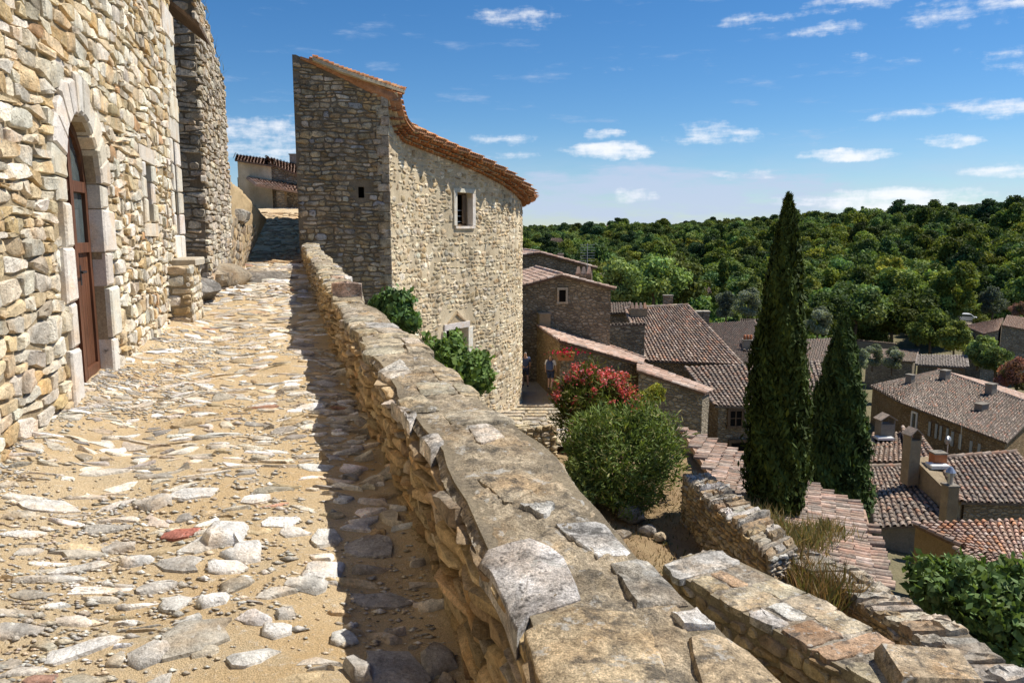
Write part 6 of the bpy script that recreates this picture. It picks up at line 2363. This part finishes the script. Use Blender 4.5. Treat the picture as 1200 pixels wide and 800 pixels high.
rest_pts, rest_sc, rest_rot, rest_k = [], [], [], []
for i_, (x, y) in enumerate(cand):
    k_ = pick_kind(x, y)
    sc = rw.choice([rw.uniform(.45, .8), rw.uniform(.75, 1.1), rw.uniform(1.0, 1.35)], p=[.3, .5, .2]) * (1.0 if y > 140 else .8)
    if i_ in sset:
        nm, lb, gp = LAB[k_]
        zx, zn = (('left of the tall cypress', 'left') if px_[i_] < 860 else ('behind the two cypresses', 'middle') if px_[i_] < 1010 else ('right of both cypresses', 'right'))
        zy, zm = (('low on the slope', 'lower') if y < 150 else ('high on the slope', 'upper'))
        lb = {'oak_a': 'mid green round tree', 'oak_b': 'dark green wide tree', 'oak_c': 'tall mixed green tree', 'oak_d': 'light green spreading tree',
              'oak_e': 'small yellow-green tree', 'pine_a': 'dark flat-crowned pine', 'slim': 'narrow dark spire tree'}[k_] + ' in the wood, ' + zy + ' ' + zx
        gp = zm + ' ' + zn + ' ' + gp
        plant(k_, nm, lb, x, y, cz_[i_] - .2, sc, rw.uniform(0, 6.28), gp)
    else:
        rest_pts.append((x, y, cz_[i_] - .2))
        rest_sc.append(sc * 1.05)
        rest_rot.append(rw.uniform(0, 6.28))
        rest_k.append(KINDS.index(k_))
# the far wood: one mass, its trees set out by geometry nodes
me = bpy.data.meshes.new('wood')
me.from_pydata([tuple(map(float, p)) for p in rest_pts], [], [])
for nm, arr in (('sc', rest_sc), ('rz', rest_rot)):
    at = me.attributes.new(nm, 'FLOAT', 'POINT')
    at.data.foreach_set('value', np.array(arr, np.float32))
at = me.attributes.new('kd', 'INT', 'POINT')
at.data.foreach_set('value', np.array(rest_k, np.int32))
wood = bpy.data.objects.new('wood', me)
COL.objects.link(wood)
wood['kind'] = 'stuff'
ng = bpy.data.node_groups.new('wood_trees', 'GeometryNodeTree')
ng.interface.new_socket('Geometry', in_out='INPUT', socket_type='NodeSocketGeometry')
ng.interface.new_socket('Geometry', in_out='OUTPUT', socket_type='NodeSocketGeometry')
gi, go = ng.nodes.new('NodeGroupInput'), ng.nodes.new('NodeGroupOutput')
iop = ng.nodes.new('GeometryNodeInstanceOnPoints')
join = ng.nodes.new('GeometryNodeJoinGeometry')
srcs = {}
for o in COL.objects:
    if o.parent is not None and o.name.startswith('crown'):
        srcs.setdefault(o.data.name, o)
for k_ in reversed(KINDS):
    oi = ng.nodes.new('GeometryNodeObjectInfo')
    oi.transform_space = 'ORIGINAL'
    oi.inputs['As Instance'].default_value = True
    src = srcs.get(PROTO[k_][0].name) or srcs[PROTO['oak_a'][0].name]
    oi.inputs['Object'].default_value = src
    ng.links.new(oi.outputs['Geometry'], join.inputs[0])
iop.inputs['Pick Instance'].default_value = True


def named(nm, typ):
    a = ng.nodes.new('GeometryNodeInputNamedAttribute')
    a.data_type = typ
    a.inputs['Name'].default_value = nm
    return a.outputs['Attribute']


cx3 = ng.nodes.new('ShaderNodeCombineXYZ')
ng.links.new(named('rz', 'FLOAT'), cx3.inputs[2])
ng.links.new(gi.outputs[0], iop.inputs['Points'])
ng.links.new(join.outputs[0], iop.inputs['Instance'])
ng.links.new(named('kd', 'INT'), iop.inputs['Instance Index'])
ng.links.new(cx3.outputs[0], iop.inputs['Rotation'])
ng.links.new(named('sc', 'FLOAT'), iop.inputs['Scale'])
ng.links.new(iop.outputs[0], go.inputs[0])
mod = wood.modifiers.new('trees', 'NODES')
mod.node_group = ng

# far houses among the trees
for k_, (c4p, lab) in enumerate([
    ([(735, 317, 152), (766, 317.5, 152), (770, 324, 146), (726, 324, 146)], 'pale-roofed farmhouse in a clearing of the wooded valley'),
    ([(697, 319, 160), (722, 322, 160), (724, 328, 155), (694, 326, 155)], 'low long farm shed left of the valley farmhouse'),
    ([(812, 337, 140), (832, 337, 140), (834, 343, 136), (810, 343, 136)], 'small tan roof among trees above the pillars'),
    ([(646, 279, 300), (658, 279, 300), (661, 285, 292), (643, 284, 292)], 'tiny distant house with grey roof below the skyline'),
    ([(711, 263, 480), (721, 263, 480), (722, 268, 474), (710, 268, 474)], 'tiny distant house with red roof on the skyline')]):
    house('farmhouse', lab, [[P(*q) for q in c4p]], float(P(*c4p[3])[2]) - (3 if k_ < 3 else 7), wall='render', mat='tile', pal=PAL_TPINK if k_ in (0, 4) else PAL_TOLD, width=.5, verge=False)

# ---- trees around the village
def plant_px(kind, name, label, px, py, D, h, cat='tree', group=None, z=None, sz=1.0):
    """base at the photograph point px,py (depth D), h metres tall"""
    H = {'oak_a': 8.5, 'oak_b': 8.0, 'oak_c': 9.5, 'oak_d': 7.5, 'oak_e': 7.0, 'pine_a': 10.5, 'slim': 11.0, 'olive': 4.6}[kind]
    q = P(px, py, D)
    return plant(kind, name, label, q[0], q[1], q[2], h / H, None, group, cat, sz)


plant_px('olive', 'olive_tree', 'silvery olive tree right of the two gate pillars', 850, 378, 80, 3.0)
plant_px('olive', 'olive_tree', 'silvery olive bush touching the left side of the tall cypress', 876, 377, 84, 3.4)
plant_px('oak_e', 'broadleaf_tree', 'bright round yellow-green tree left of the tall cypress top half', 877, 362, 98, 4.2)
plant_px('oak_e', 'broadleaf_tree', 'yellowish leafy tree in the valley above the big ribbed roof', 800, 362, 92, 6.5)
plant_px('oak_d', 'broadleaf_tree', 'mid green tree behind the chimney of the big ribbed roof', 765, 362, 88, 6.0)
plant_px('oak_e', 'broadleaf_tree', 'light green tree close behind the grey gabled house', 728, 358, 78, 4.8)
plant_px('slim', 'narrow_tree', 'dark narrow tree standing nearest behind the olive trees', 845, 366, 100, 7.5)
plant_px('slim', 'narrow_tree', 'dark narrow cypress close to the curved wall of the tower house', 619, 289, 340, 7.2)
plant_px('slim', 'narrow_tree', 'dark narrow cypress above the back gabled house', 660, 292, 300, 6.6)
plant_px('olive', 'olive_tree', 'grey-green olive tree between the two cypresses', 958, 398, 86, 3.4)
plant_px('oak_b', 'broadleaf_tree', 'dark dense tree between the two cypress tops', 965, 390, 100, 5.5)
plant_px('oak_d', 'broadleaf_tree', 'green tree right above the shorter cypress', 1000, 395, 108, 7.5)
plant_px('oak_b', 'broadleaf_tree', 'very dark shaded tree above the pale garden wall', 1045, 400, 110, 6.5)
plant_px('oak_b', 'broadleaf_tree', 'dark spreading tree beside the parked cars', 1075, 402, 112, 8.0)
plant_px('oak_c', 'broadleaf_tree', 'big dark spreading tree in front of the parked cars', 1117, 380, 116, 9.0)
plant_px('oak_a', 'broadleaf_tree', 'leafy tree behind the small ribbed roof and the garden wall', 1090, 412, 96, 5.2)
plant_px('oak_e', 'broadleaf_tree', 'bright yellow-green tree left of the tall shaded house', 1118, 416, 90, 4.0)
plant_px('oak_e', 'grape_vine', 'bright green vine arbour spilling below the tall shaded house', 1145, 432, 82, 3.6, 'vine')
plant_px('oak_d', 'broadleaf_tree', 'low green bush at the foot of the tall shaded house', 1166, 440, 80, 3.0)
plant_px('olive', 'olive_tree', 'pale feathery bush above the roof of the tall shaded house', 1162, 374, 108, 4.2)
plant_px('olive', 'olive_tree', 'grey olive tree left of the small hipped roof house', 1022, 433, 84, 2.6)
plant_px('olive', 'olive_tree', 'grey olive tree below the small hipped roof house', 1045, 437, 82, 2.6)
plant_px('olive', 'olive_tree', 'grey olive tree touching the right side of the shorter cypress', 1008, 437, 80, 2.4)
PROTO['pinkbush'] = tree_proto(31, 'pinkbush', 3.4, 2.2, 3.1, 14, 4200, .14, [((.28, .165, .125), 3), ((.21, .14, .09), 2), ((.12, .13, .05), 2)])
q = P(1190, 458, 76)
plant('pinkbush', 'flowering_shrub', 'dusky pink flowering shrub behind the ridge of the mottled roof', q[0], q[1], q[2], .95, 0, None, 'shrub')
q = P(1193, 372, 104)
plant('pinkbush', 'flowering_shrub', 'dark red-leaved shrub above the tall shaded house', q[0], q[1], q[2], .6, 1, None, 'shrub')

# ---- cypresses
def cypress(name, label, base, h, r, n, seed, leaf=.11):
    r_ = np.random.default_rng(seed)
    root = thing(name, label, 'cypress', base)
    hh = r_.beta(1.15, 1.35, n)
    th = r_.uniform(0, 2 * math.pi, n)
    prof = np.interp(hh, [0, .06, .2, .45, .7, .88, 1.0], [.42, .74, 1.0, .86, .60, .34, .05])
    ph = r_.uniform(0, 6.28, 6)
    lump = 1 + .13 * np.sin(th * 3 + hh * 9 + ph[0]) + .11 * np.sin(th * 5 - hh * 23 + ph[1]) + .09 * np.sin(th * 8 + hh * 41 + ph[2]) + .07 * np.sin(th * 2 + hh * 15 + ph[3])
    rr = r * prof * lump * np.clip(r_.uniform(.55, 1.12, n) ** .6, 0, 1.1)
    stray = r_.random(n) < .05
    rr = np.where(stray, r * prof * r_.uniform(1.0, 1.28, n), rr)
    C = np.column_stack((rr * np.cos(th), rr * np.sin(th), hh * h))
    N = np.column_stack((np.cos(th), np.sin(th), np.full(n, .25)))
    ax = np.column_stack((np.cos(th) * .38, np.sin(th) * .38, np.ones(n)))
    V, f = leaf_quads(C, N, np.full(n, leaf), r_, .42, .6, ax)
    cl_ = .75 + .5 * (np.sin(th * 5 + hh * 30 + ph[4]) * .5 + .5) * r_.uniform(.6, 1.3, n)
    t = np.array((.066, .105, .030)) * cl_[:, None]
    t[r_.random(n) < .08] *= (1.7, 1.5, 1.1)
    V = V + np.asarray(base)
    obj('foliage', V, [f], M['cyp'], root, np.repeat(t, 4, 0), False)
    mb = MB()
    b_ = np.asarray(base, float)
    mb.tube(b_ - (0, 0, 2.2), b_ + (0, 0, h * .5), .16, .10, 8)
    mb.tube(b_ + (0, 0, h * .5), b_ + (0, 0, h * .95), .10, .02, 8)
    mb.make('trunk', M['bark'], root, (.15, .11, .08), True)
    return root


c1 = P(904, 622, 15.8)
h1_ = P(922, 228, 15.8)[2] - c1[2]
cypress('cypress_tree', 'tall slender dark cypress, the taller of the pair, rising above the skyline', c1, h1_, .60, 34000, 5, .085)
c2_ = P(975, 610, 20.5)
h2_ = P(987, 370, 20.5)[2] - c2_[2]
cypress('cypress_tree', 'shorter stout cypress, its top below the skyline, right of the tall one', c2_ - np.array((0, 0, .8)), h2_ + .8, .84, 30000, 9, .10)

# ---- oleanders
def bush(name, label, cat, lobes, n, leaf, pal, seed, aspect=.25, mat='leaf_near', flowers=None, up=.5, stems=True, flat=.35):
    """lobes: (x,y,z,rx,rz) in space"""
    r_ = np.random.default_rng(seed)
    L = np.array(lobes, float)
    base = L[:, :3].mean(0)
    base[2] = (L[:, 2] - L[:, 4]).min()
    root = thing(name, label, cat, base)
    w_ = L[:, 3] ** 2 * L[:, 4]
    idx = r_.choice(len(L), n, p=w_ / w_.sum())
    d = r_.normal(0, 1, (n, 3))
    d /= np.linalg.norm(d, axis=1, keepdims=True)
    rad = r_.uniform(.25, 1.06, n) ** .45
    C = L[idx, :3] + d * rad[:, None] * np.column_stack((L[idx, 3], L[idx, 3], L[idx, 4]))
    C += .07 * np.sin(C[:, [1, 2, 0]] * 7) + .05 * np.sin(C[:, [2, 0, 1]] * 15)
    shoot = r_.random(n) < .10
    C[shoot] += (d[shoot] * (1, 1, .8) + (0, 0, .3)) * r_.uniform(0, .32, (int(shoot.sum()), 1)) * L[idx[shoot], 3:4]
    ax = d * (1, 1, .6) + (0, 0, up)
    V, f = leaf_quads(C, d, np.full(n, leaf), r_, aspect, flat, ax)
    t = palette(r_, n, pal, .22)
    obj('foliage', V, [f], M[mat], root, np.repeat(t, 4, 0), False)
    if stems:
        mb = MB()
        for k_ in range(min(16, len(L) * 4)):
            l = L[k_ % len(L)]
            tip = l[:3] + r_.normal(0, .4, 3) * (l[3], l[3], l[4])
            b = np.array((base[0] + r_.normal(0, .12), base[1] + r_.normal(0, .12), base[2] - .1))
            mb.tube(b, (b + tip) / 2 + r_.normal(0, .05, 3), .022, .016, 5)
            mb.tube((b + tip) / 2, tip, .016, .006, 5)
        mb.make('stems', M['bark'], root, (.17, .13, .09), True, 'stuff')
    gz_ = float(zground(base[0], base[1]))
    if gz_ < base[2] - .5:
        mb = MB()
        for k_ in range(3):
            b = np.array((base[0] + r_.normal(0, .15), base[1] + r_.normal(0, .15), gz_ - .2))
            tip = L[k_ % len(L), :3]
            m_ = (b + tip) / 2 + r_.normal(0, .12, 3)
            mb.tube(b, m_, .09, .065, 7)
            mb.tube(m_, tip, .065, .02, 7)
        mb.make('trunk', M['bark'], root, (.17, .13, .09), True)
    if flowers:
        nf, per, fs, fpal = flowers
        ii_ = r_.choice(len(L), nf)
        d = r_.normal(0, 1, (nf, 3))
        d[:, 2] = np.abs(d[:, 2]) + .15
        d[:, 1] -= .5
        d /= np.linalg.norm(d, axis=1, keepdims=True)
        c = L[ii_, :3] + d * np.column_stack((L[ii_, 3], L[ii_, 3], L[ii_, 4])) * 1.04
        c = np.repeat(c, per, 0) + r_.normal(0, .06, (nf * per, 3)) * np.repeat(r_.uniform(.5, 1.3, (nf, 1)), per, 0)
        V, f = leaf_quads(c, np.repeat(d, per, 0), np.full(len(c), fs), r_, .9, .5)
        obj('flowers', V, [f], M['petal'], root, np.repeat(palette(r_, len(c), fpal, .15), 4, 0), False, 'stuff')
    return root


OLE = [((.10, .14, .034), 4), ((.135, .175, .046), 3), ((.06, .09, .024), 4), ((.19, .18, .07), 1.2)]
o = lambda px, py, D, rp, rz: (*P(px, py, D), rp / F_PX * D, rz / F_PX * D)
bush('oleander', 'large green oleander without flowers growing at the front of the terrace', 'shrub',
     [o(725, 540, 16, 62, 56), o(700, 510, 16.2, 38, 38), o(765, 520, 16.2, 38, 46), o(692, 555, 15.8, 30, 34), o(745, 500, 16.4, 36, 36), o(735, 575, 15.6, 42, 26), o(782, 540, 16.6, 24, 34), o(675, 525, 16.4, 18, 30)],
     15000, .085, OLE, 3)
bush('oleander', 'oleander covered in crimson pink flowers behind the plain green one', 'shrub',
     [o(695, 470, 18.5, 44, 34), o(675, 470, 18.6, 26, 30), o(715, 460, 18.6, 28, 28), o(690, 447, 18.8, 28, 22), o(735, 480, 18.4, 22, 26), o(668, 500, 18.4, 20, 26)],
     8000, .085, OLE, 4, flowers=(85, 30, .034, [((.78, .06, .20), 4), ((.84, .15, .30), 2), ((.62, .03, .12), 2), ((.86, .34, .42), 1.4)]))
bush('green_bush', 'small light green bush on top of the rubble outbuilding wall', 'shrub', [o(768, 462, 33, 12, 10), o(757, 466, 33, 8, 8)], 1400, .10, G_YEL, 6, .6, stems=False)
bush('ivy', 'ivy clump hanging over the parapet at the corner of the tower house', 'ivy',
     [o(463, 362, 17, 22, 20), o(448, 355, 17.5, 14, 12), o(478, 375, 17, 14, 16)], 2600, .075, [((.09, .14, .035), 3), ((.13, .18, .045), 2)], 7, .8, flat=.6)
bush('ivy', 'long ivy growth below the little door of the tower house', 'ivy',
     [o(540, 430, 19, 34, 22), o(515, 408, 19.5, 18, 10), o(556, 445, 19, 22, 22), o(530, 412, 19.3, 20, 14), o(500, 396, 20, 10, 6), o(538, 395, 19.6, 9, 10), o(487, 385, 19.5, 8, 7)],
     5200, .075, [((.09, .14, .035), 3), ((.13, .18, .045), 2)], 8, .8, flat=.6)
bush('fig_tree', 'leafy fig tree filling the lower right corner below the tile roof', 'tree',
     [o(1110, 690, 13.5, 45, 34), o(1150, 715, 13, 55, 50), o(1190, 700, 13, 45, 40), o(1180, 745, 12.6, 50, 46), o(1085, 672, 13.8, 22, 26), o(1220, 720, 13, 50, 50), o(1140, 680, 13.8, 30, 30)],
     9000, .10, [((.15, .205, .045), 3), ((.185, .24, .06), 3), ((.24, .28, .09), 1.2)], 9, .75, flat=.5)
bush('fern', 'light green fern at the left foot of the big oleander', 'plant', [o(686, 570, 15.2, 18, 14), o(668, 548, 15.4, 9, 14)], 900, .07, G_YEL, 10, .35, stems=False)
bush('thistle', 'small green thistle growing in the dry terrace grass', 'plant', [o(756, 643, 14.0, 11, 7)], 420, .05, [((.10, .15, .04), 2), ((.13, .17, .06), 1)], 11, .4, stems=False)
bush('thistle', 'grey-green sea holly right of the small thistle', 'plant', [o(784, 645, 14.0, 8, 5)], 300, .045, G_OLIVE, 12, .4, stems=False)


def straw_tuft(name, label, spots, n, h, seed, pal, spread=.18, cat='dry weeds'):
    r_ = np.random.default_rng(seed)
    spots = np.array(spots)
    base = spots.mean(0)
    idx = r_.choice(len(spots), n)
    b = spots[idx] + r_.normal(0, spread, (n, 3)) * (1, 1, .05)
    tip = b + np.column_stack((r_.normal(0, .35, n), r_.normal(0, .35, n), np.ones(n))) * (h * r_.uniform(.4, 1.2, n))[:, None]
    mid = (b + tip) / 2 + r_.normal(0, .03, (n, 3))
    sd = np.column_stack((r_.normal(0, 1, n), r_.normal(0, 1, n), np.zeros(n)))
    sd = sd / np.linalg.norm(sd, axis=1, keepdims=True) * .007
    V = np.stack((b - sd, b + sd, mid + sd, tip, mid - sd), 1).reshape(-1, 3)
    f = np.arange(n * 5).reshape(n, 5)
    ob = obj(name, V, [f], M['straw'], None, np.repeat(palette(r_, n, pal, .2), 5, 0), False)
    return ob


STRAW = [((.27, .19, .095), 4), ((.20, .155, .08), 2.5), ((.13, .14, .055), 2.5)]
tag(straw_tuft('dry_weeds', '', [PZ(px, py, -5.6) for px, py in ((945, 690), (965, 700), (930, 675), (985, 705), (955, 715))], 1500, .5, 1, STRAW, .16),
    'tall dry brown weeds growing in the gap of the ruined wall', 'dry weeds')
tag(straw_tuft('dry_weeds', '', [P(px, py, D) for px, py, D in ((885, 612, 14.6), (905, 622, 14.0), (925, 632, 13.6), (870, 600, 15.2), (945, 640, 13.4), (965, 626, 14.4))], 2200, .32, 2, STRAW, .2),
    'dry grass tufts at the foot of the tall cypress', 'dry weeds')
tag(straw_tuft('dry_weeds', '', [W(s, -1.95 - .3, float(zk(s)) - .02) for s in np.linspace(16.8, 20.9, 14)], 900, .35, 3, [((.12, .14, .05), 2), ((.24, .2, .1), 2)], .14),
    'weeds sprouting along the crumbling top of the ruined keep', 'weeds')
rg = np.random.default_rng(8)
gx = np.column_stack((rg.uniform(.6, 4.0, 5000), rg.uniform(9, 18.5, 5000), np.zeros(5000)))
gx[:, 2] = -5.95 + .05 * np.sin(gx[:, 0] * 3 + gx[:, 1]) + .04 * np.sin(gx[:, 1] * 2.7 - gx[:, 0] * 2)
n = len(gx)
tip = gx + np.column_stack((rg.normal(0, .05, n), rg.normal(0, .05, n), rg.uniform(.03, .13, n)))
sd = np.column_stack((rg.normal(0, 1, n), rg.normal(0, 1, n), np.zeros(n))) * .007
g_ = obj('dry_grass', np.stack((gx - sd, gx + sd, tip), 1).reshape(-1, 3), [np.arange(n * 3).reshape(n, 3)], M['straw'], None, np.repeat(palette(rg, n, STRAW, .2), 3, 0), False, 'stuff')

# flowers in the box on the lane house
q = P(663, 414, 35.7)
r_ = np.random.default_rng(3)
c = q + r_.normal(0, 1, (160, 3)) * (.35, .14, .12) + (0, 0, .05)
V, f = leaf_quads(c, np.tile((0, -1., .5), (160, 1)), np.full(160, .06), r_, .9, .5)
fb_ = obj('flowers', V, [f], M['petal'], pb, np.repeat(palette(r_, 160, [((.55, .08, .05), 2), ((.09, .13, .03), 2)], .15), 4, 0), False, 'stuff')

# ================================================================== PEOPLE
def person(label, foot, h, yaw, shirt, legs, stride=.18, backpack=None):
    root = thing('person', label, 'person', foot)
    root.rotation_euler = (0, 0, yaw)
    k = h / 1.75

    def skin_body(name, pts, edges, rad, mat, parent, lev=2):
        me = bpy.data.meshes.new(name)
        me.from_pydata([tuple(np.array(p) * k) for p in pts], edges, [])
        o = bpy.data.objects.new(name, me)
        COL.objects.link(o)
        o.parent = parent
        sm = o.modifiers.new('skin', 'SKIN')
        me.skin_vertices.new() if not me.skin_vertices else None
        for i_, r_ in enumerate(rad):
            sv = me.skin_vertices[0].data[i_]
            sv.radius = (r_[0] * k, r_[1] * k) if isinstance(r_, tuple) else (r_ * k, r_ * k)
            sv.use_root = (i_ == 0)
        sub = o.modifiers.new('sub', 'SUBSURF')
        sub.levels = lev
        sub.render_levels = lev
        me.materials.append(mat)
        return o
    s = stride
    pts = [(0, 0, .93), (0, 0, 1.12), (0, .01, 1.36), (0, 0, 1.47), (0, .01, 1.56), (0, .015, 1.66),      # pelvis..head
           (-.10, 0, .88), (-.10, s * .5, .49), (-.10, s * .3 - .05, .09), (-.10, s * .3 + .12, .04),
           (.10, 0, .88), (.10, -s * .4, .48), (.10, -s - .05, .10), (.10, -s + .12, .04),
           (-.19, 0, 1.40), (-.25, -.04, 1.13), (-.26, .06, .90), (-.26, .09, .80),
           (.19, 0, 1.40), (.25, .02, 1.13), (.26, .14, .92), (.26, .18, .83)]
    edges = [(0, 1), (1, 2), (2, 3), (3, 4), (4, 5), (0, 6), (6, 7), (7, 8), (8, 9), (0, 10), (10, 11), (11, 12), (12, 13), (2, 14), (14, 15), (15, 16), (16, 17), (2, 18), (18, 19), (19, 20), (20, 21)]
    rad = [(.14, .10), (.13, .095), (.15, .10), .055, (.075, .09), (.07, .085), .085, .06, .04, .035, .085, .06, .04, .035, .055, .042, .032, .03, .055, .042, .032, .03]
    body = skin_body('body', pts, edges, rad, M['skin'], root)
    skin_body('shirt', [(0, 0, .90), (0, 0, 1.12), (0, .01, 1.36), (0, .01, 1.45), (-.20, 0, 1.40), (-.25, -.03, 1.18), (.20, 0, 1.40), (.25, .01, 1.18)],
              [(0, 1), (1, 2), (2, 3), (2, 4), (4, 5), (2, 6), (6, 7)], [(.165, .125), (.155, .118), (.168, .118), .075, .072, .062, .072, .062], shirt, root)
    skin_body('shorts', [(0, 0, .95), (-.10, 0, .86), (-.10, s * .42, .52), (.10, 0, .86), (.10, -s * .34, .52)],
              [(0, 1), (1, 2), (0, 3), (3, 4)], [(.17, .125), .105, .088, .105, .088], legs, root)
    skin_body('hair', [(0, -.01, 1.63), (0, -.005, 1.69)], [(0, 1)], [(.082, .098), (.06, .07)], M['hair'], root)
    for sx_ in (-1, 1):
        skin_body('shoe', [(sx_ * .10, (s * .3 if sx_ < 0 else -s) - .07, .04), (sx_ * .10, (s * .3 if sx_ < 0 else -s) + .15, .035)], [(0, 1)], [.05, .042], M['cloth_navy'], root, 1)
    return root


pf = P(645, 456, 36.5)
per1 = person('person in a white shirt and dark shorts walking down the lane', pf, 1.74, -.35, M['cloth_white'], M['cloth_navy'])
bp_ = thing('backpack', 'dark blue backpack on the back of the person in white', 'backpack', pf + np.array((0, 0, 1.2)))
mb = MB()
cR, sR = math.cos(-.35), math.sin(-.35)
rot2 = lambda p: np.array((p[0] * cR - p[1] * sR, p[0] * sR + p[1] * cR, p[2])) + pf
ring = []
for z_, wx, wy in ((.98, .13, .07), (1.06, .16, .10), (1.3, .155, .10), (1.42, .11, .06)):
    ring.append([rot2((x * wx, -.19 + y * wy, z_)) for x, y in ((-1, -.6), (-.6, -1), (.6, -1), (1, -.6), (1, .7), (.6, 1), (-.6, 1), (-1, .7))])
mb.ring_prism(ring)
mb.make('pack', M['cloth_blue'], bp_, None, True)
mb = MB()
for sx_ in (-1, 1):
    mb.tube(rot2((sx_ * .10, -.12, 1.42)), rot2((sx_ * .11, .02, 1.49)), .02, None, 6)
mb.make('straps', M['cloth_navy'], bp_)
pf2 = P(615.5, 452, 38.5)
person('person in dark blue clothes half hidden by the corner of the tower house', pf2, 1.8, .15, M['cloth_blue'], M['cloth_navy'])

# ================================================================== CARS
def car(label, c, yaw, paint, group):
    root = thing('parked_car', label, 'car', c, group)
    root.rotation_euler = (0, 0, yaw)

    def add(name, mb, mat, parent, smooth=False):
        V = np.concatenate(mb.V)
        o = link(name, build_mesh(name, V, [np.concatenate(f) for f in mb.F.values()], None, smooth, mat))
        o.parent = parent
        return o
    prof = np.array([(-2.1, .35), (2.1, .35), (2.15, .62), (1.95, .82), (1.1, .93), (.55, 1.40), (-1.2, 1.45), (-1.95, 1.0), (-2.12, .8)])
    mb = MB()
    rings = []
    for y, s_ in ((-.84, .96), (-.78, 1), (.78, 1), (.84, .96)):
        pz = prof.copy()
        pz[:, 1] = .35 + (pz[:, 1] - .35) * s_
        rings.append(np.column_stack((pz[:, 0] * s_, np.full(len(pz), y), pz[:, 1])))
    mb.ring_prism(rings)
    body = add('body', mb, paint, root)
    for sy in (-1, 1):
        mb = MB()
        q = np.array([(-1.75, .98), (.98, .98), (.48, 1.34), (-1.15, 1.38)])
        mb.ring_prism([np.column_stack((q[:, 0], np.full(4, sy * .80), q[:, 1])), np.column_stack((q[:, 0], np.full(4, sy * .852), q[:, 1]))])
        add('side_window', mb, M['glass'], body)
        for x in (-1.3, 1.3):
            mb = MB()
            mb.tube((x, sy * .66, .32), (x, sy * .87, .32), .32, None, 16)
            wh = add('wheel', mb, M['rubber'], root)
            mb = MB()
            mb.tube((x, sy * .86, .32), (x, sy * .885, .32), .19, None, 12)
            add('rim', mb, M['zinc'], wh)
    mb = MB()
    mb.ring_prism([[(1.08, -.7, .97), (1.08, .7, .97), (.6, .62, 1.37), (.6, -.62, 1.37)], [(1.11, -.7, 1.0), (1.11, .7, 1.0), (.63, .62, 1.40), (.63, -.62, 1.40)]])
    add('windscreen', mb, M['glass'], body)
    for sy in (-1, 1):
        mb = MB()
        mb.box((2.06, sy * .6 - .16, .62), (2.17, sy * .6 + .16, .76))
        add('headlight', mb, M['white'], body)
    return root


car('pale blue car parked in the shade of the big dark tree', P(1107, 377, 122), .1, M['car_teal'], 'cars parked under the trees')
car('white car parked to the right of the pale blue one', P(1131, 377.5, 121), -.3, M['car_white'], 'cars parked under the trees')
pk_g = obj('parking_ground', np.array([P(1080, 379, 118), P(1160, 380, 117), P(1165, 371, 140), P(1085, 371, 140)]), [np.array([[0, 1, 2, 3]])], M['lane'], kind='structure')

import sys
if 'clean_unused' not in sys.modules:
    for me in list(bpy.data.meshes):
        if me.users == 0:
            bpy.data.meshes.remove(me)
